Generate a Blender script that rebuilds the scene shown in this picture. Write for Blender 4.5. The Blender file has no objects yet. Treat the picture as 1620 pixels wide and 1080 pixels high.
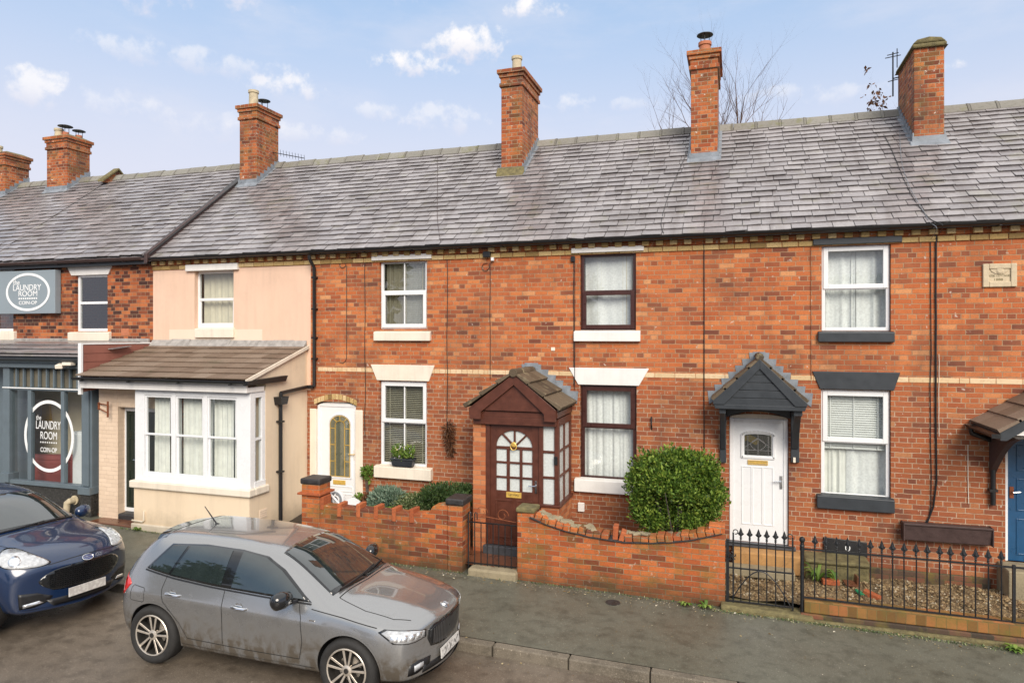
import bpy, bmesh, math, random
from mathutils import Vector, Matrix
from mathutils.bvhtree import BVHTree
PI = math.pi
S = bpy.context.scene
C = S.collection
# ---------------------------------------------------------------- camera geometry (used to survey the street from the photo)
TH = math.atan(1080 / 3320); ST, CT = math.sin(TH), math.cos(TH)
D, HC = 11.3, 3.68
def PT(px, py, Y):
    u = (px - 810) / 1080; dep = (Y + D) / (u * ST + CT)
    return dep * (u * CT - ST), HC + (529 - py) / 1080 * dep
def PX(px, Y=0): return PT(px, 0, Y)[0]
def PZ(px, py, Y=0): return PT(px, py, Y)[1]
def PR(r, Y=0):                                   # surveyed rectangle: x0, x1, z0, z1
    m = (r[0] + r[1]) / 2
    return PX(r[0], Y), PX(r[1], Y), PZ(m, r[3], Y), PZ(m, r[2], Y)
def gz(x): return -0.016 * x                       # pavement level along the street
# ---------------------------------------------------------------- mesh builder
WORLD = {}
def wmat(o): return WORLD.get(o.name, Matrix.Identity(4))
class MB:
    def __init__(s): s.v = []; s.f = []; s.m = []; s.mi = 0
    def add(s, vs, fs):
        b = len(s.v); s.v += [tuple(p) for p in vs]
        for f in fs: s.f.append([b + i for i in f]); s.m.append(s.mi)
    def hexa(s, p): s.add(p, [(0,1,2,3),(4,7,6,5),(0,4,5,1),(1,5,6,2),(2,6,7,3),(3,7,4,0)])
    def box(s, x0, x1, y0, y1, z0, z1):
        s.hexa([(x0,y0,z0),(x1,y0,z0),(x1,y1,z0),(x0,y1,z0),(x0,y0,z1),(x1,y0,z1),(x1,y1,z1),(x0,y1,z1)])
    def obox(s, c, size, rot=(0,0,0)):
        from mathutils import Euler
        R = Euler(rot).to_matrix(); c = Vector(c); h = Vector(size) / 2
        P = [c + R @ Vector((a*h.x, b*h.y, d*h.z)) for d in (-1,1) for a, b in ((-1,-1),(1,-1),(1,1),(-1,1))]
        s.hexa(P)
    def prism(s, poly, a0, a1, ax='y'):
        n = len(poly)
        if ax == 'y': A = [(p[0], a0, p[1]) for p in poly] + [(p[0], a1, p[1]) for p in poly]
        elif ax == 'x': A = [(a0, p[0], p[1]) for p in poly] + [(a1, p[0], p[1]) for p in poly]
        else: A = [(p[0], p[1], a0) for p in poly] + [(p[0], p[1], a1) for p in poly]
        s.add(A, [tuple(range(n)), tuple(range(2*n-1, n-1, -1))] + [(i, (i+1) % n, n + (i+1) % n, n + i) for i in range(n)])
    def tube(s, pts, r, n=8, cap=True):
        pts = [Vector(p) for p in pts]; N = len(pts)
        if not hasattr(r, '__len__'): r = [r] * N
        rings = []; up = None
        for i, p in enumerate(pts):
            t = (pts[min(i+1, N-1)] - pts[max(i-1, 0)])
            t = t.normalized() if t.length > 1e-9 else Vector((0,0,1))
            if up is None: up = Vector((0,0,1)) if abs(t.z) < .9 else Vector((1,0,0))
            a = t.cross(up)
            if a.length < 1e-4: a = t.cross(Vector((0.3,1,0.2)))
            a.normalize(); b = a.cross(t).normalized(); up = b
            rings.append([p + (a*math.cos(2*PI*k/n) + b*math.sin(2*PI*k/n)) * r[i] for k in range(n)])
        F = []
        for i in range(N-1):
            for k in range(n): F.append((i*n+k, i*n+(k+1)%n, (i+1)*n+(k+1)%n, (i+1)*n+k))
        if cap: F += [tuple(range(n-1,-1,-1)), tuple((N-1)*n+k for k in range(n))]
        s.add([q for g in rings for q in g], F)
    def lathe(s, c, prof, n=16, ax='z', cap=True):
        c = Vector(c); V = []
        for r, h in prof:
            for k in range(n):
                a = 2*PI*k/n; x, y = r*math.cos(a), r*math.sin(a)
                V.append(c + (Vector((x,y,h)) if ax == 'z' else Vector((x,h,y)) if ax == 'y' else Vector((h,x,y))))
        m = len(prof); F = [(i*n+k, i*n+(k+1)%n, (i+1)*n+(k+1)%n, (i+1)*n+k) for i in range(m-1) for k in range(n)]
        if cap: F += [tuple(range(n-1,-1,-1)), tuple((m-1)*n+k for k in range(n))]
        s.add(V, F)
    def grid(s, nu, nv, fn):
        V = [fn(i/nu, j/nv) for i in range(nu+1) for j in range(nv+1)]
        s.add(V, [(i*(nv+1)+j, (i+1)*(nv+1)+j, (i+1)*(nv+1)+j+1, i*(nv+1)+j+1) for i in range(nu) for j in range(nv)])
    def ring(s, c, rx, rz, w, y0, y1, n=64):           # elliptical annulus in the XZ plane
        V = []
        for k in range(n):
            a = 2*PI*k/n; ca, sa = math.cos(a), math.sin(a)
            for y in (y0, y1):
                V += [(c[0]+rx*ca, y, c[1]+rz*sa), (c[0]+(rx-w)*ca, y, c[1]+(rz-w)*sa)]
        F = []
        for k in range(n):
            a, b = 4*k, 4*((k+1) % n)
            F += [(a, b, b+1, a+1), (a+2, a+3, b+3, b+2), (a, a+2, b+2, b), (a+1, b+1, b+3, a+3)]
        s.add(V, F)
    def build(s, name, mat, parent=None, bevel=0, smooth=False, local=False, recalc=True, angle=40, seg=2):
        me = bpy.data.meshes.new(name); me.from_pydata(s.v, [], s.f)
        mats = mat if isinstance(mat, (list, tuple)) else [mat]
        for m in mats: me.materials.append(m)
        if len(mats) > 1: me.polygons.foreach_set('material_index', s.m)
        if recalc:
            bm = bmesh.new(); bm.from_mesh(me); bmesh.ops.recalc_face_normals(bm, faces=bm.faces[:]); bm.to_mesh(me); bm.free()
        if smooth: me.shade_smooth(); me.set_sharp_from_angle(angle=math.radians(angle))
        return link(name, me, parent, bevel, local, seg)
def link(name, me, parent=None, bevel=0, local=False, seg=2):
    o = bpy.data.objects.new(name, me); C.objects.link(o)
    if parent:
        o.parent = parent
        if not local: o.matrix_parent_inverse = wmat(parent).inverted()
        else: WORLD[o.name] = wmat(parent)
    if bevel:
        b = o.modifiers.new('bevel', 'BEVEL'); b.width = bevel; b.segments = seg; b.limit_method = 'ANGLE'; b.angle_limit = math.radians(40)
    return o
def tag(o, label=None, cat=None, group=None, kind=None):
    if label: o['label'] = label
    if cat: o['category'] = cat
    if group: o['group'] = group
    if kind: o['kind'] = kind
    return o
def thing(name, label, cat, loc=(0,0,0), rz=0, group=None, scale=None):
    o = bpy.data.objects.new(name, None); C.objects.link(o)
    o.empty_display_size = .2; o.location = loc; o.rotation_euler = (0,0,rz)
    WORLD[o.name] = Matrix.Translation(loc) @ Matrix.Rotation(rz, 4, 'Z')
    if scale: o.scale = (scale,)*3; WORLD[o.name] = WORLD[o.name] @ Matrix.Scale(scale, 4)
    return tag(o, label, cat, group)
def copy_tree(o, loc):
    r = o.copy(); C.objects.link(r); r.location = loc
    for ch in [x for x in bpy.data.objects if x.parent == o]:
        c = ch.copy(); C.objects.link(c); c.parent = r
    return r
def text(name, body, size, loc, mat, parent, sx=1, extrude=.002, align='CENTER', bold=0, rot=(PI/2,0,0)):
    cu = bpy.data.curves.new(name, 'FONT'); cu.body = body; cu.size = size; cu.align_x = align; cu.align_y = 'CENTER'; cu.extrude = extrude; cu.offset = bold
    t = bpy.data.objects.new(name, cu); C.objects.link(t)
    me = bpy.data.meshes.new_from_object(t.evaluated_get(bpy.context.evaluated_depsgraph_get()))
    from mathutils import Euler
    me.transform(Matrix.Translation(loc) @ Euler(rot).to_matrix().to_4x4() @ Matrix.Diagonal((sx,1,1,1)))
    bpy.data.objects.remove(t); bpy.data.curves.remove(cu)
    me.materials.clear(); me.materials.append(mat)
    return link(name, me, parent)
# ---------------------------------------------------------------- materials
class NT:
    def __init__(s, name):
        s.mat = bpy.data.materials.new(name); s.mat.use_nodes = True; s.t = s.mat.node_tree; s.t.nodes.clear()
        s.out = s.n('ShaderNodeOutputMaterial'); s.b = s.n('ShaderNodeBsdfPrincipled'); s.l(s.b.outputs[0], s.out.inputs[0])
    def n(s, ty, **kw):
        x = s.t.nodes.new(ty)
        for k, v in kw.items(): setattr(x, k, v)
        return x
    def l(s, a, b): s.t.links.new(a, b)
    def val(s, x, i):
        if isinstance(x, (int, float)): i.default_value = x
        elif isinstance(x, tuple): i.default_value = x if len(x) == 4 else (*x, 1)
        else: s.l(x, i)
    def coord(s): return s.n('ShaderNodeTexCoord').outputs['Object']
    def noise(s, vec, scale, detail=4, rough=.55, dist=0):
        x = s.n('ShaderNodeTexNoise'); x.inputs['Scale'].default_value = scale; x.inputs['Detail'].default_value = detail
        x.inputs['Roughness'].default_value = rough; x.inputs['Distortion'].default_value = dist; s.l(vec, x.inputs['Vector']); return x.outputs['Fac']
    def ramp(s, f, stops, interp='LINEAR'):
        x = s.n('ShaderNodeValToRGB'); x.color_ramp.interpolation = interp; e = x.color_ramp.elements
        while len(e) < len(stops): e.new(.5)
        for a, (p, c) in zip(e, stops): a.position = p; a.color = c if len(c) == 4 else (*c, 1)
        s.l(f, x.inputs[0]); return x.outputs[0]
    def step(s, f, a, b):
        x = s.n('ShaderNodeMapRange'); x.clamp = True; x.inputs[1].default_value = a; x.inputs[2].default_value = b; s.l(f, x.inputs[0]); return x.outputs[0]
    def mix(s, f, a, b, mode='MIX'):
        x = s.n('ShaderNodeMix', data_type='RGBA', blend_type=mode); s.val(f, x.inputs[0]); s.val(a, x.inputs[6]); s.val(b, x.inputs[7]); return x.outputs[2]
    def math(s, op, a, b=0):
        x = s.n('ShaderNodeMath', operation=op); s.val(a, x.inputs[0]); s.val(b, x.inputs[1]); return x.outputs[0]
    def sep(s, v): x = s.n('ShaderNodeSeparateXYZ'); s.l(v, x.inputs[0]); return x.outputs
    def comb(s, a, b, c): x = s.n('ShaderNodeCombineXYZ'); s.val(a, x.inputs[0]); s.val(b, x.inputs[1]); s.val(c, x.inputs[2]); return x.outputs[0]
    def island(s): return s.n('ShaderNodeNewGeometry').outputs['Random Per Island']
    def bump(s, h, strength=.5, dist=.01, prev=None):
        x = s.n('ShaderNodeBump'); x.inputs['Strength'].default_value = strength; x.inputs['Distance'].default_value = dist; s.l(h, x.inputs['Height'])
        if prev is not None: s.l(prev, x.inputs['Normal'])
        s.l(x.outputs[0], s.b.inputs['Normal']); return x.outputs[0]
    def set(s, **kw):
        for k, v in kw.items(): s.val(v, s.b.inputs[k.replace('_', ' ')])
        return s.mat
M = {}
def plain(name, col, rough=.5, metal=0, var=.12, scale=6, bump=0, bscale=80, coat=0, spec=.5, streak=0):
    t = NT(name); c = t.coord(); n = t.noise(c, scale, 5); n2 = t.noise(c, scale*9, 3)
    dark = tuple(x*(1-var*1.6) for x in col); lite = tuple(min(1, x*(1+var)) for x in col)
    col_o = t.mix(t.step(n2, .35, .7), t.ramp(n, [(.3, dark), (.7, lite)]), col)
    if streak:                                         # rain-washed grime running down the surface
        x, y, z = t.sep(c); sv = t.comb(t.math('MULTIPLY', t.math('ADD', x, y), 7), 0, t.math('MULTIPLY', z, .7))
        col_o = t.mix(t.math('MULTIPLY', t.step(t.noise(sv, 1, 5, .65), .48, .75), streak), col_o, tuple(q*.62 for q in col))
        col_o = t.mix(t.math('MULTIPLY', t.step(t.noise(c, .9, 6, .6), .5, .72), streak*.8), col_o, tuple(q*s for q, s in zip(col, (.80,.74,.66))))
    if streak:
        sm = t.step(t.math('ADD', t.math('ADD', z, t.math('MULTIPLY', x, .016)), t.math('MULTIPLY', t.math('SUBTRACT', t.noise(c, 3.5, 5, .65), .5), .5)), .42, .02); col_o = t.mix(t.math('MULTIPLY', sm, .5), col_o, (.20,.165,.11))
    if bump: t.bump(t.noise(c, bscale, 4), bump, .01)
    r = t.step(n, .2, .8); rr = t.n('ShaderNodeMapRange'); rr.inputs[3].default_value = max(.02, rough*.8); rr.inputs[4].default_value = min(1, rough*1.2); t.l(r, rr.inputs[0])
    M[name] = t.set(Base_Color=col_o, Roughness=rr.outputs[0], Metallic=metal, Coat_Weight=coat, Specular_IOR_Level=spec); return M[name]
def brick(name, ramp, mortar, low=None, bw=.235, bh=.0775, ms=.0045, squash=.5, freq=4, stain=(.06,.045,.035), stain_amt=.5, moss=0, grain=.25, pale=.25, vert_u=False, bdist=.006, white=0, splash=0):
    t = NT(name); c = t.coord(); x, y, z = t.sep(c)
    w = t.math('MULTIPLY', t.math('SUBTRACT', t.noise(c, 5, 3), .5), .02)
    u = t.math('ADD', t.math('ADD', x, y), w); v = t.math('ADD', z, t.math('MULTIPLY', t.math('SUBTRACT', t.noise(c, 2.3, 3), .5), .022))
    if vert_u: u, v = v, u
    b = t.n('ShaderNodeTexBrick', offset=.5, offset_frequency=2, squash=squash, squash_frequency=freq)
    t.l(t.comb(u, v, 0), b.inputs['Vector'])
    for k, q in (('Color1', (0,0,0,1)), ('Color2', (1,1,1,1)), ('Mortar', (.5,.5,.5,1)), ('Scale', 1), ('Mortar Size', ms), ('Mortar Smooth', .25), ('Bias', 0), ('Brick Width', bw), ('Row Height', bh)): b.inputs[k].default_value = q
    base = t.ramp(b.outputs['Color'], ramp)
    pn = t.step(t.noise(c, 1.1, 4), .45, .7)                     # big repointed or weathered patches
    base = t.mix(t.math('MULTIPLY', pn, pale), base, t.mix(.5, base, (.55,.2,.085)))
    if low:                                            # older, browner bricks and pale repointing below the string course
        lm = t.math('MULTIPLY', t.step(t.math('ADD', z, t.math('MULTIPLY', t.math('SUBTRACT', t.noise(c, 1.3, 4), .5), 1.4)), low+.25, low-.45), .75)
        base = t.mix(lm, base, t.mix(.6, base, (.17,.062,.036))); mortar_ = t.mix(lm, mortar, (.55,.42,.31))
    else: mortar_ = mortar
    g = t.noise(c, 55, 4, .7)
    base = t.mix(t.math('MULTIPLY', t.step(g, .5, .75), grain), base, stain)
    base = t.mix(t.math('MULTIPLY', t.step(t.noise(c, 23, 4, .65), .56, .72), grain*.9), base, (.2,.06,.03))
    col = t.mix(b.outputs['Fac'], base, t.mix(t.step(t.noise(c, 9, 3), .35, .7), mortar_, tuple(q*.75 for q in mortar)))
    st = t.math('MULTIPLY', t.step(t.math('ADD', t.math('MULTIPLY', t.noise(c, .8, 6, .6), .7), t.math('MULTIPLY', t.noise(t.comb(t.math('MULTIPLY', u, 5), 0, t.math('MULTIPLY', z, .8)), 1, 5, .6), .3)), .49, .64), stain_amt)
    col = t.mix(st, col, t.mix(.55, col, stain))
    if moss:
        mm = t.math('MULTIPLY', t.step(t.noise(c, 3.1, 6, .7), .48, .66), moss); col = t.mix(mm, col, (.16,.13,.03))
    if white:
        col = t.mix(t.math('MULTIPLY', t.step(t.noise(c, 13, 3, .6), .66, .7), white), col, (.6,.5,.42))
    if splash:
        sm = t.step(t.math('ADD', t.math('ADD', z, t.math('MULTIPLY', x, .016)), t.math('MULTIPLY', t.math('SUBTRACT', t.noise(c, 3.5, 5, .65), .5), .55)), .36, .02)
        col = t.mix(t.math('MULTIPLY', sm, splash), col, (.062,.046,.024))
    h = t.math('ADD', t.math('SUBTRACT', 1, b.outputs['Fac']), t.math('MULTIPLY', g, .45))
    t.bump(h, .7, bdist)
    M[name] = t.set(Base_Color=col, Roughness=.85, Specular_IOR_Level=.3); return M[name]
def island_mat(name, stops, rough=.8, grain=.3, gcol=(.03,.03,.02), gs=40, bump=.4, spec=.4, patch=None, pscale=1.5, moss=None, run=None, lichen=0):
    t = NT(name); c = t.coord(); col = t.ramp(t.island(), stops)
    col = t.mix(t.math('MULTIPLY', t.step(t.noise(c, gs, 4, .65), .48, .75), grain), col, gcol)
    if patch: col = t.mix(t.math('MULTIPLY', t.step(t.noise(c, pscale, 5, .6), .47, .65), patch[0]), col, patch[1])
    if moss: col = t.mix(t.math('MULTIPLY', t.step(t.noise(c, moss[1], 5, .65), .56, .68), moss[0]), col, moss[2])
    if run:                                            # damp streaks running down the slope
        x, y, z = t.sep(c); sv = t.comb(t.math('MULTIPLY', x, 2.6), t.math('MULTIPLY', y, .35), 0)
        col = t.mix(t.math('MULTIPLY', t.step(t.noise(sv, 1, 6, .62), .5, .68), run[0]), col, run[1])
    if lichen: col = t.mix(t.math('MULTIPLY', t.step(t.noise(c, 17, 3, .6), .66, .70), lichen), col, (.50,.49,.42))
    if bump: t.bump(t.noise(c, gs*.8, 4), bump, .006)
    M[name] = t.set(Base_Color=col, Roughness=rough, Specular_IOR_Level=spec); return M[name]
def glass(name, tint=(1,1,1), refl=1.0, rough=.0, boost=.05):
    m = bpy.data.materials.new(name); m.use_nodes = True; t = m.node_tree; t.nodes.clear()
    o = t.nodes.new('ShaderNodeOutputMaterial'); mx = t.nodes.new('ShaderNodeMixShader'); tr = t.nodes.new('ShaderNodeBsdfTransparent'); gl = t.nodes.new('ShaderNodeBsdfGlossy'); fr = t.nodes.new('ShaderNodeLayerWeight'); pw = t.nodes.new('ShaderNodeMath'); ma = t.nodes.new('ShaderNodeMath')
    fr.inputs[0].default_value = .5; pw.operation = 'POWER'; pw.inputs[1].default_value = 4; t.links.new(fr.outputs['Facing'], pw.inputs[0]); ma.operation = 'MULTIPLY_ADD'; ma.inputs[1].default_value = refl; ma.inputs[2].default_value = boost; ma.use_clamp = True
    tr.inputs[0].default_value = (*tint, 1); gl.inputs['Roughness'].default_value = rough
    t.links.new(pw.outputs[0], ma.inputs[0]); t.links.new(ma.outputs[0], mx.inputs[0]); t.links.new(tr.outputs[0], mx.inputs[1]); t.links.new(gl.outputs[0], mx.inputs[2]); t.links.new(mx.outputs[0], o.inputs[0])
    M[name] = m; return m
def leafmat(name, stops, trans=.25):
    t = NT(name); col = t.ramp(t.island(), stops); t.set(Base_Color=col, Roughness=.5, Specular_IOR_Level=.35)
    tr = t.n('ShaderNodeBsdfTranslucent'); mx = t.n('ShaderNodeMixShader'); mx.inputs[0].default_value = trans
    t.l(col, tr.inputs[0]); t.l(t.b.outputs[0], mx.inputs[1]); t.l(tr.outputs[0], mx.inputs[2]); t.l(mx.outputs[0], t.out.inputs[0]); M[name] = t.mat; return t.mat
HB = [(0,(.17,.055,.034)),(.07,(.27,.08,.038)),(.2,(.40,.105,.038)),(.5,(.48,.132,.043)),(.8,(.545,.165,.052)),(.93,(.61,.22,.078)),(1,(.65,.30,.13))]
brick('brick_house', HB, (.44,.28,.165), low=HC-.75, pale=.75, white=.7, ms=.0062, bw=.225, bh=.075, stain_amt=.8, grain=.55, splash=.4)
brick('brick_shop', [(0,(.045,.02,.018)),(.25,(.11,.036,.024)),(.5,(.26,.07,.03)),(.8,(.42,.115,.04)),(1,(.5,.17,.06))], (.36,.25,.16), squash=.5, freq=2, pale=.4, white=.3)
brick('brick_garden', [(0,(.16,.04,.02)),(.25,(.33,.08,.027)),(.55,(.46,.115,.032)),(1,(.56,.17,.05))], (.33,.24,.15), bw=.232, bh=.076, squash=1, freq=2, stain_amt=1, moss=.55, pale=.1, ms=.0055, grain=.6, white=.35, splash=.75)
brick('brick_chimney', [(0,(.14,.036,.02)),(.3,(.33,.078,.028)),(.65,(.44,.115,.036)),(1,(.55,.18,.06))], (.40,.30,.20), squash=.5, freq=2, stain_amt=1.4, moss=.4, pale=.4, grain=.8, ms=.006, white=.9)
brick('brick_porch', [(0,(.30,.08,.03)),(.4,(.45,.14,.055)),(1,(.6,.24,.10))], (.40,.26,.16), squash=1, freq=2, stain_amt=.2, pale=.4)
brick('brick_low', [(0,(.16,.085,.025)),(.5,(.30,.15,.045)),(1,(.36,.13,.045))], (.20,.16,.06), bw=.11, bh=.2, squash=1, freq=2, stain_amt=.7, moss=.8, pale=0)
brick('brick_base', [(0,(.05,.04,.03)),(.5,(.12,.07,.045)),(1,(.22,.08,.045))], (.10,.09,.05), squash=1, freq=2, stain_amt=.7, moss=.7, pale=0)
brick('painted_brick', [(0,(.70,.54,.40)),(1,(.77,.60,.45))], (.69,.53,.40), ms=.0025, grain=.05, stain_amt=.12, stain=(.35,.28,.2), pale=0, bdist=.004)
plain('peach_render', (.76,.53,.395), .85, var=.05, scale=1.2, bump=.12, bscale=60, streak=.28)
plain('cream_render', (.78,.635,.465), .85, var=.05, scale=1.5, bump=.1, bscale=50, streak=.28)
plain('cream_paint', (.80,.72,.60), .6, var=.07, scale=3, bump=.12, bscale=25, streak=.4)
plain('cream_patch', (.76,.63,.50), .85, var=.04, scale=1.4, bump=.1, bscale=60)
plain('white_paint', (.80,.78,.75), .5, var=.05, scale=4, bump=.06, bscale=30, streak=.3)
plain('upvc', (.80,.81,.82), .28, var=.03, scale=3)
plain('upvc_brown', (.055,.018,.014), .3, var=.25, scale=12)
plain('wood_brown', (.098,.03,.017), .42, var=.3, scale=9, bump=.1)
plain('cladding_red', (.26,.10,.075), .5, var=.12, scale=4)
plain('dark_paint', (.032,.038,.045), .45, var=.15, scale=7, bump=.05)
plain('black_plastic', (.014,.014,.015), .35, var=.2, scale=10)
plain('iron', (.012,.013,.015), .38, var=.4, scale=30, bump=.3, bscale=160)
plain('lead', (.22,.245,.275), .5, var=.35, scale=7, bump=.15, bscale=18)
plain('lead_mortar', (.34,.32,.30), .8, var=.35, scale=9, bump=.5, bscale=30)
plain('shop_grey', (.125,.16,.185), .4, var=.1, scale=5)
plain('shop_sign_grey', (.25,.30,.335), .45, var=.05, scale=2)
plain('sign_white', (.85,.86,.86), .4, var=.02)
plain('granite_dark', (.045,.043,.04), .25, var=.5, scale=25)
plain('blue_paint', (.012,.075,.175), .3, var=.15, scale=8)
plain('green_door', (.012,.022,.016), .3, var=.2)
plain('brass', (.72,.47,.11), .35, metal=.25, var=.2, scale=30)
plain('chrome', (.75,.76,.77), .16, metal=1, var=.06)
plain('curtain', (.82,.82,.77), .9, var=.1, scale=9)
plain('curtain_cream', (.66,.60,.46), .9, var=.1, scale=9)
plain('net', (.83,.84,.83), .9, var=.16, scale=30)
plain('blind', (.80,.81,.79), .6, var=.05)
plain('blind_olive', (.50,.46,.34), .6, var=.12)
plain('transom_dark', (.16,.145,.11), .25)
plain('interior', (.76,.66,.48), .9, var=.12, scale=2)
plain('terracotta', (.48,.17,.085), .8, var=.25, scale=9, bump=.2)
plain('pot_cream', (.52,.44,.30), .75, var=.25, scale=9, bump=.2)
plain('stone', (.30,.25,.16), .9, var=.3, scale=5, bump=.5, bscale=30)
plain('stone_plaque', (.58,.48,.33), .9, var=.15, scale=14, bump=.3, bscale=60)
plain('mossy', (.16,.135,.06), .95, var=.5, scale=14, bump=.9, bscale=45)
plain('cap_dark', (.035,.032,.032), .5, var=.55, scale=12, bump=.5, bscale=30)
plain('slate_step', (.07,.075,.085), .5, var=.3, scale=6, bump=.1)
plain('sandstone', (.44,.24,.09), .85, var=.25, scale=8, bump=.3)
plain('quarry_tile', (.16,.065,.035), .3, var=.35, scale=6)
plain('soil', (.045,.032,.02), .95, var=.4, scale=12, bump=.9, bscale=30)
plain('bark', (.10,.085,.075), .9, var=.4, scale=15)
plain('twig', (.11,.06,.04), .9, var=.3, scale=15)
plain('red_vinyl', (.26,.055,.05), .45, var=.15, scale=6)
plain('yellow_panel', (.55,.33,.02), .6, var=.1)
plain('cardboard', (.46,.32,.17), .8, var=.12)
plain('green_plastic', (.02,.22,.10), .4, var=.1)
plain('rust', (.24,.07,.025), .85, var=.4, scale=14)
plain('trough_brown', (.06,.035,.032), .6, var=.3, scale=10, bump=.2)
island_mat('yellow_brick', [(0,(.25,.16,.06)),(.3,(.46,.31,.12)),(.6,(.58,.42,.19)),(1,(.66,.50,.27))], .9, .55, (.08,.05,.02), 34)
island_mat('string_brick', [(0,(.60,.44,.25)),(.5,(.68,.50,.30)),(1,(.72,.56,.36))], .9, .4, (.35,.17,.07), 22)
island_mat('slate', [(0,(.19,.172,.177)),(.15,(.235,.216,.221)),(.5,(.265,.245,.248)),(.85,(.29,.268,.27)),(1,(.345,.322,.322))], .29, .42, (.13,.12,.12), 11, .4, .6, patch=(.62,(.14,.124,.122)), pscale=.75, moss=(.4, 2.2, (.20,.19,.12)), run=(.6, (.115,.095,.09)), lichen=.5)
island_mat('concrete_tile', [(0,(.15,.10,.068)),(.5,(.195,.138,.098)),(1,(.235,.175,.13))], .7, .4, (.06,.042,.028), 40, .4, moss=(.4, 1.6, (.09,.085,.045)))
island_mat('porch_tile', [(0,(.07,.05,.032)),(.5,(.11,.08,.05)),(1,(.145,.108,.07))], .8, .55, (.05,.04,.02), 40, .6, moss=(.7, 5, (.30,.25,.15)))
island_mat('ridge_tile', [(0,(.16,.15,.13)),(1,(.27,.26,.23))], .8, .4, (.08,.08,.05), 18, .5, moss=(.6, 4, (.17,.17,.07)))
island_mat('pebbles', [(0,(.07,.042,.02)),(.3,(.17,.105,.05)),(.6,(.26,.175,.085)),(.88,(.34,.25,.13)),(1,(.46,.40,.30))], .75, .2, (.06,.05,.03), 60, .2)
island_mat('litter', [(0,(.16,.09,.03)),(.4,(.30,.20,.07)),(.7,(.50,.42,.25)),(1,(.75,.70,.58))], .8, 0, bump=0)
island_mat('old_brick', [(0,(.34,.085,.03)),(1,(.48,.14,.05))], .85, .75, (.12,.05,.03), 30, .5)
glass('glass', (.93,.96,.95), 1.4, 0, .10)
glass('glass_dim', (.80,.83,.82), 1.4, .01, .14)
plain('frosted', (.62,.66,.64), .22, var=.12, scale=35, bump=.5, bscale=90)
leafmat('leaf_box', [(0,(.035,.07,.012)),(.35,(.085,.165,.024)),(.7,(.18,.29,.04)),(1,(.33,.41,.07))], .35)
leafmat('leaf_dark', [(0,(.02,.042,.014)),(.5,(.045,.09,.025)),(1,(.11,.16,.05))])
leafmat('leaf_grey', [(0,(.07,.12,.08)),(.5,(.16,.24,.17)),(1,(.30,.38,.28))])
leafmat('leaf_lime', [(0,(.06,.12,.02)),(.5,(.14,.25,.04)),(1,(.28,.36,.08))])
leafmat('leaf_var', [(0,(.05,.09,.03)),(.6,(.14,.19,.07)),(1,(.42,.42,.24))])
leafmat('leaf_dead', [(0,(.05,.022,.012)),(.5,(.10,.045,.02)),(1,(.20,.09,.04))])
leafmat('petal', [(0,(.55,.5,.62)),(.5,(.8,.78,.75)),(1,(.75,.68,.25))])
leafmat('leaf_tree', [(0,(.012,.022,.009)),(.5,(.03,.05,.016)),(1,(.06,.09,.03))])
def tarmac(name, lo, hi, rough0, rough1, speck, bumpd):
    t = NT(name); c = t.coord(); a = t.noise(c, .55, 6, .62); f = t.noise(c, 75, 4, .75); g = t.noise(c, 5, 6, .68)
    col = t.ramp(a, [(.3, lo), (.72, hi)])
    col = t.mix(t.math('MULTIPLY', t.step(f, .45, .7), .75), col, speck); col = t.mix(t.math('MULTIPLY', t.step(t.noise(c, 48, 2, .5), .66, .72), .7), col, tuple(min(1, q*1.7) for q in speck))
    col = t.mix(t.math('MULTIPLY', t.step(g, .47, .68), .6), col, tuple(q*.5 for q in lo))
    t.bump(f, .55, bumpd)
    r = t.n('ShaderNodeMapRange'); r.inputs[1].default_value = .35; r.inputs[2].default_value = .65; r.inputs[3].default_value = rough0; r.inputs[4].default_value = rough1; t.l(a, r.inputs[0])
    M[name] = t.set(Base_Color=col, Roughness=r.outputs[0], Specular_IOR_Level=.45)
tarmac('road_tar', (.098,.076,.056), (.180,.148,.114), .26, .52, (.23,.195,.155), .006)
tarmac('pavement_tar', (.088,.088,.066), (.130,.129,.100), .34, .6, (.17,.168,.135), .002)
tarmac('kerb_stone', (.10,.085,.062), (.20,.17,.13), .7, .9, (.26,.22,.17), .004)
tarmac('ground_tar', (.07,.07,.06), (.09,.09,.075), .7, .9, (.1,.1,.09), .003)
tarmac('gravel_bed', (.10,.068,.035), (.21,.15,.08), .8, .95, (.30,.22,.12), .01)
rnd = random.Random(7)
# ================================================================ setting
KY = -3.80                                            # kerb line
def sheet(name, x0, x1, y0, y1, fz, mat, nx=40, ny=6, kind='structure'):
    m = MB(); m.grid(nx, ny, lambda a, b: (x0+(x1-x0)*a, y0+(y1-y0)*b, fz(x0+(x1-x0)*a, y0+(y1-y0)*b)))
    return tag(m.build(name, mat, smooth=True), kind=kind)
sheet('ground', -250, 250, -250, 250, lambda x, y: -.016*x - .42, M['ground_tar'], 4, 4)
sheet('road', -70, 70, -16, KY, lambda x, y: gz(x) - .115 + .085*math.sin(min(1, max(0, KY-y)/4)*PI/2), M['road_tar'], 60, 24)
sheet('pavement', -40, 40, KY+.14, 0.05, lambda x, y: gz(x), M['pavement_tar'], 60, 4)
k = MB(); x = -40
while x < 40:
    L = .91; z0, z1 = gz(x), gz(x+L); g = .006
    jz = rnd.uniform(-.006, .004); jy = rnd.uniform(-.008, .008)
    k.hexa([(x+g,KY+jy,z0-.3),(x+L-g,KY+jy,z1-.3),(x+L-g,KY+.142,z1-.3),(x+g,KY+.142,z0-.3),(x+g,KY+jy+.012,z0+.004+jz),(x+L-g,KY+jy+.012,z1+.004+jz),(x+L-g,KY+.142,z1+.004+jz),(x+g,KY+.142,z0+.004+jz)])
    x += L
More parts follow.
